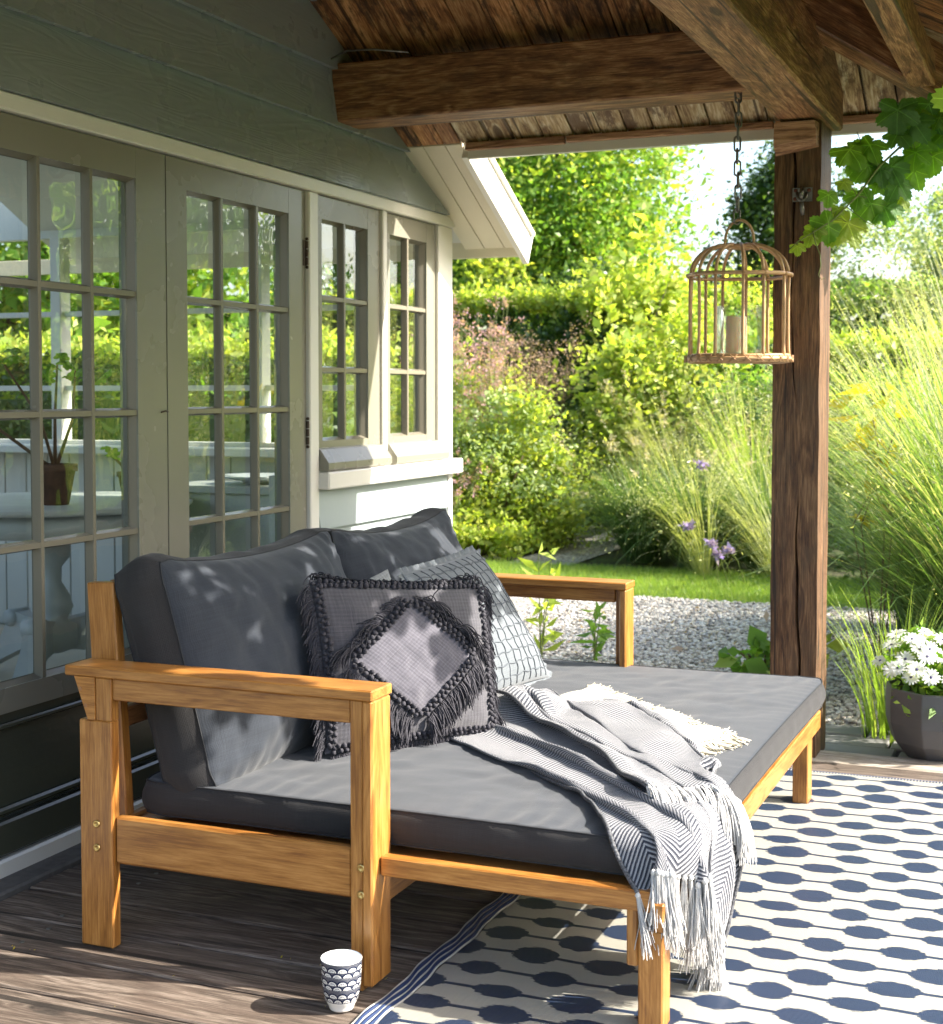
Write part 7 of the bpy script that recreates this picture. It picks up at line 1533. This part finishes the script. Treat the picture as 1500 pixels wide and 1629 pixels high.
def hedge(name, x0, x1, y0, y1, z1, n, size, mat, label, mat2=None, wav=.12):
    R0 = empty(name, ((x0 + x1) / 2, (y0 + y1) / 2, GZ), label, 'hedge')
    P = np.stack([RNG.uniform(x0, x1, n), RNG.uniform(y0, y1, n), RNG.uniform(GZ, z1, n)], 1)
    k = RNG.uniform(size=n); f = RNG.exponential(.12, n)
    lx, ly = x1 - x0, y1 - y0
    P[:, 1] = np.where(k < .55, y0 + f * .6, P[:, 1]); P[:, 2] = np.where((k > .55) & (k < .85), z1 - f * .5, P[:, 2]); P[:, 0] = np.where((k > .85) & (k < .93), x0 + f, np.where(k > .93, x1 - f, P[:, 0]))
    for q in range(len(P)):
        P[q] += np.array([0, wav, wav]) * mnoise.noise(Vector((P[q][0] * 1.7, P[q][1] * 1.7, P[q][2] * 1.9))) * 1.2
    V, F = leafcloud(P, size); mobj('foliage', V, F, M[mat], R0)
    m = MB()
    for q in range(int(lx / .5) + 1): m.tube([(x0 + .5 * q, (y0 + y1) / 2, GZ), (x0 + .5 * q + .05, (y0 + y1) / 2, z1 * .8)], [.03, .01], 6)
    m.build('stems', M['bark'], R0, True)
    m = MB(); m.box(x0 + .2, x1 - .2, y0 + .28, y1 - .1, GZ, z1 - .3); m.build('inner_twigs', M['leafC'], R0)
    if mat2:
        n2_ = n // 3; P = np.stack([RNG.uniform(x0, x1, n2_), RNG.uniform(y0, y1, n2_), z1 + np.abs(RNG.normal(0, .10, n2_)) - .05], 1); P[:, 1] = np.where(RNG.uniform(size=n2_) < .6, y0 + RNG.exponential(.15, n2_), P[:, 1])
        V, F = leafcloud(P, size, up=.8); mobj('young_growth', V, F, M[mat2], R0)
    return R0
# far trees
tree('garden_tree', (-3.6, 17.0, GZ), 3, (-3.35, 17.0, 3.3), (1.55, 1.4, 2.0), 42000, .075, 'leafA', 'large bright green garden tree rising behind the hedge', tr=.14, clusters=150, mat2='leafB')
tree('garden_tree', (-6.6, 18.5, GZ), 3, (-5.6, 18.0, 3.8), (2.6, 1.6, 2.6), 24000, .09, 'leafA', 'tall green tree partly hidden behind the white bargeboard', tr=.16, clusters=120, mat2='leafB')
tree('garden_tree', (-.95, 19.5, GZ), 3, (-1.0, 19.5, 3.2), (.85, .8, 1.35), 14000, .075, 'leafC', 'small dark green tree standing behind the hanging chain', tr=.1, clusters=60)
tree('slender_tree', (-1.62, 14.3, GZ), 2.2, (-1.55, 14.2, 2.0), (.75, .6, .75), 3600, .085, 'leafB', 'slender young tree with thin bare trunk and loose yellow green leaves', tr=.030, clusters=60, cs_=.14)
tree('airy_tree', (1.6, 19, GZ), 2.2, (1.7, 19, 2.75), (2.2, 1.0, 1.25), 24000, .055, 'leafD', 'low airy grey green tree beyond the oak post', tr=.07, clusters=90, cs_=.12)
shrub('tree_shrub', (-1.5, 16.6, 1.2), (1.2, .8, 1.15), 20000, .06, 'leafA', 'leafy mid green shrub in front of the far trees', mat2='leafB', clusters=90)
# hedges
hedge('beech_hedge', -5.2, -1.5, 14.2, 15.2, 2.15, 36000, .055, 'leafC', 'dark beech hedge with bright yellow green new tips left of the path', 'leafB', .75)
hedge('clipped_hedge', -.9, 6.5, 13.6, 14.5, 1.62, 30000, .065, 'leafC', 'clipped hedge with golden top beyond the tall grasses on the right', 'leafB', .1)
hedge('far_hedge', -30, 30, 23.5, 25, 2.7, 30000, .26, 'leafC', 'long distant hedge closing off the far end of the garden', 'leafA', .6)
# shrubs mid
shrub('viburnum_shrub', (-.95, 12.7, .95), (.62, .5, .85), 12000, .062, 'leafB', 'bright yellow green arching shrub behind the fountain grass', mat2='leafB', clusters=60, asp=.55)
shrub('dark_shrub', (.35, 12.3, .7), (.75, .5, .85), 9000, .06, 'leafC', 'dark glossy shrub left of the oak post behind the grasses', clusters=60)
shrub('green_shrub', (-.25, 12.9, 1.0), (.6, .4, .6), 6000, .06, 'leafA', 'fresh green bush between the viburnum and the dark shrub', clusters=60)
shrub('border_shrub', (-3.0, 12.4, .6), (.9, .6, .95), 14000, .05, 'leafB', 'pale green bushy perennial right beside the house corner', clusters=70, mat2='leafB')
shrub('border_shrub', (-2.1, 11.75, .38), (.72, .45, .68), 16000, .042, 'leafB', 'light lime green leafy perennial at the left edge of the lawn', clusters=60, mat2='leafD')
shrub('border_shrub', (-1.72, 12.6, .35), (.32, .35, .42), 3000, .05, 'leafD', 'small grey green perennial beside the garden path', clusters=30)
shrub('low_plant', (-2.0, 11.15, .05), (.45, .2, .22), 2500, .05, 'leafB', 'low dark leafed border plant on the lawn edge', clusters=30)
# tall border flowers (verbena and airy seedheads)
def wand(name, c, n, h0, h1, spread, flower, fsize, fn, label, leaf='leafD', cat_='flowers', stem='stem', group=None, fcl=14):
    R0 = empty(name, (c[0], c[1], GZ), label, cat_, group); m = MB(); tips = []; lp = []
    for k in range(n):
        a = random.uniform(0, 6.28); s_ = spread * random.random() ** .5; h = random.uniform(h0, h1); b = Vector((c[0] + .3 * s_ * math.cos(a), c[1] + .3 * s_ * math.sin(a), GZ)); t = Vector((c[0] + s_ * math.cos(a), c[1] + s_ * math.sin(a), GZ + h)); mid = b.lerp(t, .5) + Vector((random.gauss(0, .03), random.gauss(0, .03), .03))
        m.tube([b, mid, t], [.004, .003, .0018], 4, cap=False); tips.append(t); lp += [b.lerp(t, random.uniform(.1, .8)) for _ in range(14)]
        for q in range(5):
            p = mid.lerp(t, random.uniform(.2, .9)); e = p + Vector((random.gauss(0, .10), random.gauss(0, .10), random.uniform(.05, .22))); m.tube([p, e], .0013, 3, cap=False); tips.append(e)
    m.build('stems', M[stem], R0)
    V, F = leafcloud(np.array([list(p) for p in lp]), .07, .25, .5); mobj('leaves', V, F, M[leaf], R0)
    P = []
    for t in tips: P.append(np.array(t) + RNG.normal(0, fn, (fcl, 3)))
    V, F = leafcloud(np.concatenate(P), fsize, .8, .3); mobj('florets', V, F, M[flower], R0)
    return R0
wand('verbena', (-2.45, 11.9, 0), 34, 1.5, 2.05, .45, 'pinkfl', .017, .020, 'tall dusky pink verbena beside the white house corner')
wand('verbena', (-2.75, 12.6, 0), 30, 1.5, 2.2, .5, 'pinkfl', .018, .022, 'rear clump of tall pink verbena against the hedge')
wand('seedhead_grass', (-2.05, 12.4, 0), 46, 1.3, 1.85, .55, 'tanseed', .010, .040, 'airy tan pink seedheads in front of the dark hedge', fcl=26, stem='stem_brown')
wand('pink_burnet', (-2.3, 11.3, 0), 14, .45, .8, .3, 'pinkfl', .016, .014, 'short pink flowers low in the border by the cushions')
wand('white_gaura', (-1.7, 12.2, 0), 26, .6, 1.15, .4, 'grassB', .02, .05, 'pale cream flowering perennial bordering the garden path', leaf='leafB')
# ornamental grasses
def grass(name, c, n, L0, L1, w, lean, droop, mat, label, plumes=0, pm='plume', extra=None, group=None, az=None, azs=None, thin=0, tm='grassB', tL=(1.0, 1.4), pl=(.10, .15)):
    R0 = empty(name, (c[0], c[1], GZ), label, 'ornamental grass', group)
    V, F, P = bladeset(n, (c[0], c[1], GZ), .14, L0, L1, w, lean, droop, az, azs); mobj('blades', V, F, M[mat], R0)
    if thin:
        V, F, P = bladeset(thin, (c[0], c[1], GZ),   .12, tL[0], tL[1], .0052, lean * .8, droop * .8, az, azs, 6); mobj('flower_stalks', V, F, M[tm], R0)
        Q = []
        for t_ in (.72, .8, .88, .95, 1.0):
            i_ = t_ * 6; a = int(min(5, math.floor(i_))); fr = i_ - a; Q.append(P[:, a] * (1 - fr) + P[:, a + 1] * fr)
        Q = np.concatenate(Q); Q = np.concatenate([Q + RNG.normal(0, .018, Q.shape) for _ in range(3)]); V, F = leafcloud(Q, .016, .3, .2); mobj('seeds', V, F, M['tanseed' if tm == 'tan' else 'grassB'], R0)
    if plumes:
        m = MB(); pp = []
        V2, F2, P = bladeset(plumes, (c[0], c[1], GZ), .1, L1 * .9, L1 * 1.15, .004, lean * .8, droop * .65, az, azs); mobj('plume_stalks', V2, F2, M['grassB'], R0)
        for q in range(plumes):
            e = P[q, -1]; d = P[q, -1] - P[q, -2]; d /= np.linalg.norm(d); nL = random.uniform(*pl)
            for s_ in range(46): pp.append(e + d * nL * random.random() + RNG.normal(0, .008, 3))
        V, F = leafcloud(np.array(pp), .022, .22, .5); mobj('plumes', V, F, M[pm], R0)
    return R0
fg = 'fountain grasses behind the lawn'
grass('fountain_grass', (-.62, 11.25, 0), 1300, .6, 1.05, .010, .35, 1.5, 'grassC', 'leftmost green fountain grass by the path, with buff plumes', 22, group=fg)
grass('fountain_grass', (-.15, 11.05, 0), 1300, .6, 1.10, .010, .35, 1.5, 'grassC', 'middle fountain grass clump behind the lawn', 20, thin=60, tL=(.9, 1.4), group=fg)
grass('fountain_grass', (.36, 11.15, 0), 1200, .6, 1.10, .010, .35, 1.4, 'grassC', 'fountain grass clump just left of the oak post', 10, thin=90, tL=(1.0, 1.6), group=fg)
grass('switch_grass', (.15, 11.8, 0), 700, .9, 1.5, .009, .2, .8, 'grassA', 'tall pale switch grass rising behind the fountain grasses', 0, thin=160, tL=(1.3, 1.9))
grass('switch_grass', (-.55, 12.1, 0), 600, .8, 1.3, .009, .2, .9, 'grassB', 'straw tinted switch grass in front of the bright shrub', 14, thin=90, tL=(1.1, 1.6))
grass('panicle_grass', (.62, 10.55, 0), 60, .7, 1.1, .006, .5, 1.5, 'grassB', 'arching straw seed stems leaning over the lawn beside the post', thin=110, tL=(.9, 1.35), az=math.pi * 1.05, azs=.7)
grass('panicle_grass', (.05, 10.6, 0), 50, .6, 1.0, .006, .5, 1.5, 'grassB', 'loose straw seed stems in front of the middle fountain grass', thin=80, tL=(.8, 1.2), az=math.pi * 1.2, azs=.9)
# right of the post
grass('moor_grass', (2.30, 6.75, 0), 1100, 1.2, 2.05, .0120, .42, 1.25, 'grassC', 'large arching moor grass behind the planter', 0, thin=420, tL=(1.4, 2.3))
grass('moor_grass', (2.75, 7.6, 0), 900, 1.3, 2.2, .0115, .36, 1.15, 'grassC', 'second arching moor grass farther back on the right', 0, thin=200, tL=(1.6, 2.4))
grass('moor_grass', (1.75, 8.6, 0), 700, .8, 1.4, .010, .35, 1.2, 'grassC', 'green moor grass seen just right of the oak post', 0, thin=200, tL=(1.4, 2.2))
grass('moor_grass', (2.05, 7.9, 0), 800, 1.2, 2.1, .011, .30, 1.1, 'grassA', 'tallest moor grass, fresh green, between the oak post and the planter', thin=160, tL=(1.7, 2.5))
grass('reed_grass', (2.15, 9.6, 0), 400, 1.0, 1.6, .010, .18, .7, 'grassB', 'upright pale reed grass on the right in front of the hedge', 0, thin=330, tL=(1.9, 2.7))
shrub('dark_shrub', (2.2, 10.6, .45), (1.0, .6, .75), 10000, .06, 'leafC', 'dark leafy bush behind the moor grasses', clusters=60)
shrub('right_shrub', (1.75, 12.2, .6), (1.0, .5, .7), 9000, .06, 'leafA', 'mid green bush in front of the clipped hedge', clusters=60, mat2='leafB')
grass('tuft_grass', (1.93, 5.62, 0), 150, .25, .72, .0085, .12, .7, 'grassA', 'bright grass tuft growing from the paving behind the oak post')
grass('tuft_grass', (2.02, 5.9, 0), 160, .25, .6, .0085, .2, .9, 'grassC', 'dark grass tuft between oak post and planter')
shrub('weed_plant', (1.22, 6.75, .0), (.20, .16, .10), 90, .075, 'leafA', 'trailing green weed with heart shaped leaves on the gravel by the post', clusters=12, asp=.75)
shrub('weed_plant', (1.42, 6.5, .12), (.12, .12, .22), 120, .055, 'leafB', 'leafy weed climbing at the left foot of the oak post', clusters=14, asp=.6)
def stemplant(name, c, h, n, size, mat, label):
    R0 = empty(name, c, label, 'plant'); m = MB(); P = []
    for k in range(3):
        t = Vector(c) + Vector((random.gauss(0, .05), random.gauss(0, .05), h * random.uniform(.6, 1))); m.tube([c, t], [.004, .002], 5); P += [Vector(c).lerp(t, (q + 1) / n) for q in range(n)]
    m.build('stem', M['stem'], R0)
    for p in P:
        V, F = leafcloud(np.array([list(p)] * 2), size, .32, .5, .12, .2); mobj('leaf', V, F, M[mat], R0)
stemplant('seedling', (.12, 6.75, GZ), .62, 6, .11, 'leafB', 'tall bright green seedling behind the far armrest')
stemplant('seedling', (.33, 6.95, GZ), .30, 5, .09, 'leafA', 'shorter seedling on the gravel seen under the far armrest')
# golden leaved plant
GL = empty('golden_plant', (1.66, 7.35, GZ), 'stalk with big golden yellow leaves right of the oak post', 'plant'); m = MB()
for k in range(5): m.tube([(1.66, 7.35, GZ), (1.66 + random.gauss(0, .06), 7.35, .6), (1.64 + random.uniform(-.12, .16), 7.35 + random.gauss(0, .06), random.uniform(.85, 1.25))], .004, 5)
m.build('stems', M['stem_brown'], GL)
for k in range(26):
    V, F = leafcloud(np.array([[1.63 + random.uniform(-.14, .16), 7.33 + random.gauss(0, .05), random.uniform(.62, 1.28)]]), .17, .42, .1, .15, .2); mobj('leaf', V, F, M['leafE'], GL)
# scabious
for (x, y, z), w_ in zip([(.205, 9.75, .76), (.10, 9.8, .335), (.285, 9.7, .232), (.34, 9.65, .163), (.40, 9.72, .19)], ('highest lilac scabious flower in front of the grasses', 'lilac scabious flower at the left of the low group', 'lilac scabious flower in the middle of the low group', 'lowest and largest lilac scabious flower above the lawn', 'small lilac scabious bud right of the lowest flower')):
    S0 = empty('scabious', (x, y + .25, GZ), w_, 'flower', 'lilac scabious flowers'); m = MB(); m.tube([(x + .05, y + .3, GZ), (x + .03, y + .12, z * .6), (x, y, z)], .003, 5); m.build('stem', M['stem'], S0)
    V, F = leafcloud(np.array([x, y, z]) + RNG.normal(0, .013, (130, 3)) * np.array([1.1, 1, .6]), .024, .5, .1); mobj('bloom', V, F, M['purplefl'], S0)
# hedge and trees seen through the room
hedge('room_side_hedge', -7.5, -1.9, 8.6, 9.4, 1.50, 15000, .06, 'leafC', 'hedge with golden top seen through the far room windows', 'leafB', .1)
tree('garden_tree', (-8.5, 13.5, GZ), 3, (-8.0, 13.0, 2.9), (2.8, 1.4, 2.3), 12000, .14, 'leafA', 'bright tree seen through the room behind the left door', tr=.15, clusters=90, mat2='leafB')
# added to the right, out of frame, for glass reflections and bounced sun
hedge('reflection_hedge', 8.2, 9.2, -1, 13, 1.7, 15000, .11, 'leafC', 'unseen hedge added along the right hand side for window reflections', 'leafB', .2)
tree('reflection_tree', (8.2, 15.5, GZ), 3, (8.0, 15.5, 2.9), (2.4, 2.0, 2.0), 9000, .16, 'leafA', 'unseen bright tree added for the window glass to reflect', tr=.12, clusters=80)
tree('reflection_tree', (12.5, 10.0, GZ), 3, (12.3, 10.0, 2.7), (2.0, 2.4, 1.8), 8000, .18, 'leafA', 'unseen rounded green tree added beyond the right hand hedge for reflections', tr=.12, clusters=80)

# ================================================================== ROOM FURNITURE
TX, TY, TZ = -1.22, 4.72, .10
TT = empty('pedestal_table', (TX, TY, TZ), 'round chalky white table on a turned pedestal inside the room', 'table')
m = MB(); m.lathe([(.0001, .70), (.545, .70), (.555, .708), (.555, .718), (.54, .724), (.0001, .724)], (TX, TY, TZ), 56); m.build('table_top', M['furn'], TT, True)
m = MB(); m.lathe([(.46, .61), (.47, .61), (.47, .70), (.46, .70)], (TX, TY, TZ), 48); m.build('apron', M['furn'], TT, True)
m = MB(); m.lathe([(.02, .70), (.09, .69), (.09, .65), (.05, .62), (.045, .58), (.075, .55), (.075, .50), (.042, .46), (.040, .40), (.07, .35), (.085, .30), (.06, .25), (.10, .23), (.10, .14), (.05, .12), (.0001, .12)], (TX, TY, TZ), 28); m.build('pedestal', M['furn'], TT, True)
for k in range(3):
    a = math.radians(-70 + 120 * k); c, s_ = math.cos(a), math.sin(a); P_ = []
    prof = [(.06, .25), (.17, .27), (.22, .235), (.26, .17), (.34, .09), (.42, .055), (.47, .0), (.40, .0), (.34, .035), (.24, .08), (.15, .12), (.06, .13)]
    w_ = .035; vs = [(TX + r * c - s_ * o, TY + r * s_ + c * o, TZ + z) for o in (-w_, w_) for r, z in prof]; n_ = len(prof)
    mobj('foot', vs, [tuple(range(n_))[::-1], tuple(range(n_, 2 * n_))] + [(i, (i + 1) % n_, n_ + (i + 1) % n_, n_ + i) for i in range(n_)], M['furn'], TT)
    m = MB(); m.tube([(TX + .2 * c - s_ * o, TY + .2 * s_ + c * o, TZ + .245) for o in (-.045, .045)], .035, 12); m.build('scroll', M['furn'], TT, True)
def geranium(p, r, h, lab1, lab2, nl, hh):
    m = MB(); m.lathe([(.0001, 0), (r * .68, 0), (r, h * .82), (r * 1.12, h * .82), (r * 1.12, h), (r * .98, h), (r * .95, h * .85), (.0001, h * .84)], p, 28); m.build('clay_pot', M['clay'], None, True, label=lab1, cat='plant pot')
    R0 = empty('geranium', (p[0], p[1], p[2] + h * .85), lab2, 'plant'); m = MB(); P = []
    for k in range(4):
        t = Vector(p) + Vector((random.gauss(0, .10), random.gauss(0, .10), h + hh * random.uniform(.6, 1))); b = Vector(p) + Vector((0, 0, h * .84)); mid = b.lerp(t, .5) + Vector((random.gauss(0, .04), random.gauss(0, .04), 0)); m.tube([b, mid, t], [.008, .006, .004], 6); P += [t + Vector((random.gauss(0, .05), random.gauss(0, .05), random.gauss(0, .05))) for _ in range(nl)]
    m.build('stems', M['stem_brown'], R0, True)
    for q in P:
        o = bpy.data.objects.new('leaf', random.choice(LMs['vineA'])); link(o, R0, Matrix.Translation(q) @ Vector((0, 0, 1)).rotation_difference(Vector((random.gauss(0, .6), random.gauss(-.3, .6), 1)).normalized()).to_matrix().to_4x4() @ Matrix.Scale(random.uniform(.025, .045), 4))
geranium((-1.06, 4.55, TZ + .7245), .075, .155, 'larger mossy clay pot on the round table', 'leggy geranium growing from the larger clay pot', 7, .50)
geranium((-1.02, 4.98, TZ + .7245), .052, .105, 'smaller clay pot on the right side of the table', 'short sparse cuttings in the smaller clay pot', 2, .10)
CHR = empty('spindle_chair', (-1.95, 4.55, TZ), 'white turned spindle chair behind the table', 'chair')
bx('seat', -2.16, -1.74, 4.35, 4.75, TZ + .43, TZ + .46, M['furn'], CHR, .006)
for sx in (-2.13, -1.77):
    for sy in (4.38, 4.72):
        m = MB(); m.lathe([(.018, 0), (.022, .1), (.016, .12), (.024, .2), (.018, .3), (.024, .4), (.02, .43)], (sx, sy, TZ), 12); m.build('leg', M['furn'], CHR, True)
for k in range(6):
    m = MB(); m.lathe([(.010, .46), (.016, .58), (.010, .7), (.014, .82), (.009, .95)], (-2.12 + .07 * k, 4.73, TZ), 8); m.build('spindle', M['furn'], CHR, True)
bx('top_rail', -2.16, -1.74, 4.71, 4.75, TZ + .94, TZ + 1.02, M['furn'], CHR, .01)
ST = empty('side_counter', (-.55, 5.45, TZ), 'white counter with drawers below the small windows inside', 'counter')
bx('counter_top', -.98, -.18, 5.10, 5.60, .84, .87, M['furn'], ST, .004); bx('cabinet', -.95, -.2, 5.14, 5.58, TZ, .838, M['room_white'], ST, .004)
m = MB(); m.lathe([(.0001, 0), (.06, .0), (.075, .012), (.17, .03), (.175, .036), (.165, .036), (.07, .018), (.0001, .014)], (-.62, 5.32, .871), 32); m.build('plate', M['porcelain'], None, True, label='white plate lying on the counter inside the room', cat='plate')

# fallen bits on the planks and leaves on the gravel
P = np.stack([RNG.uniform(.15, 2.2, 70), 2.435 + .172 * RNG.integers(-2, 3, 70) + RNG.normal(0, .010, 70), np.full(70, .002)], 1)
V, F = leafcloud(P, .007, .5, 0, .1); mobj('leaf_litter', V, F, M['leafE'], label='tiny dry leaf bits caught along the plank joints', cat='leaf litter', kind='stuff')
P = np.stack([RNG.uniform(-.5, 2.5, 160), RNG.uniform(5.7, 9.2, 160), np.full(160, GZ + .018)], 1)
V, F = leafcloud(P, .03, .5, 0, .1); mobj('leaf_litter', V, F, M['tanseed'], label='scattered dry leaves lying on the gravel', cat='leaf litter', kind='stuff')
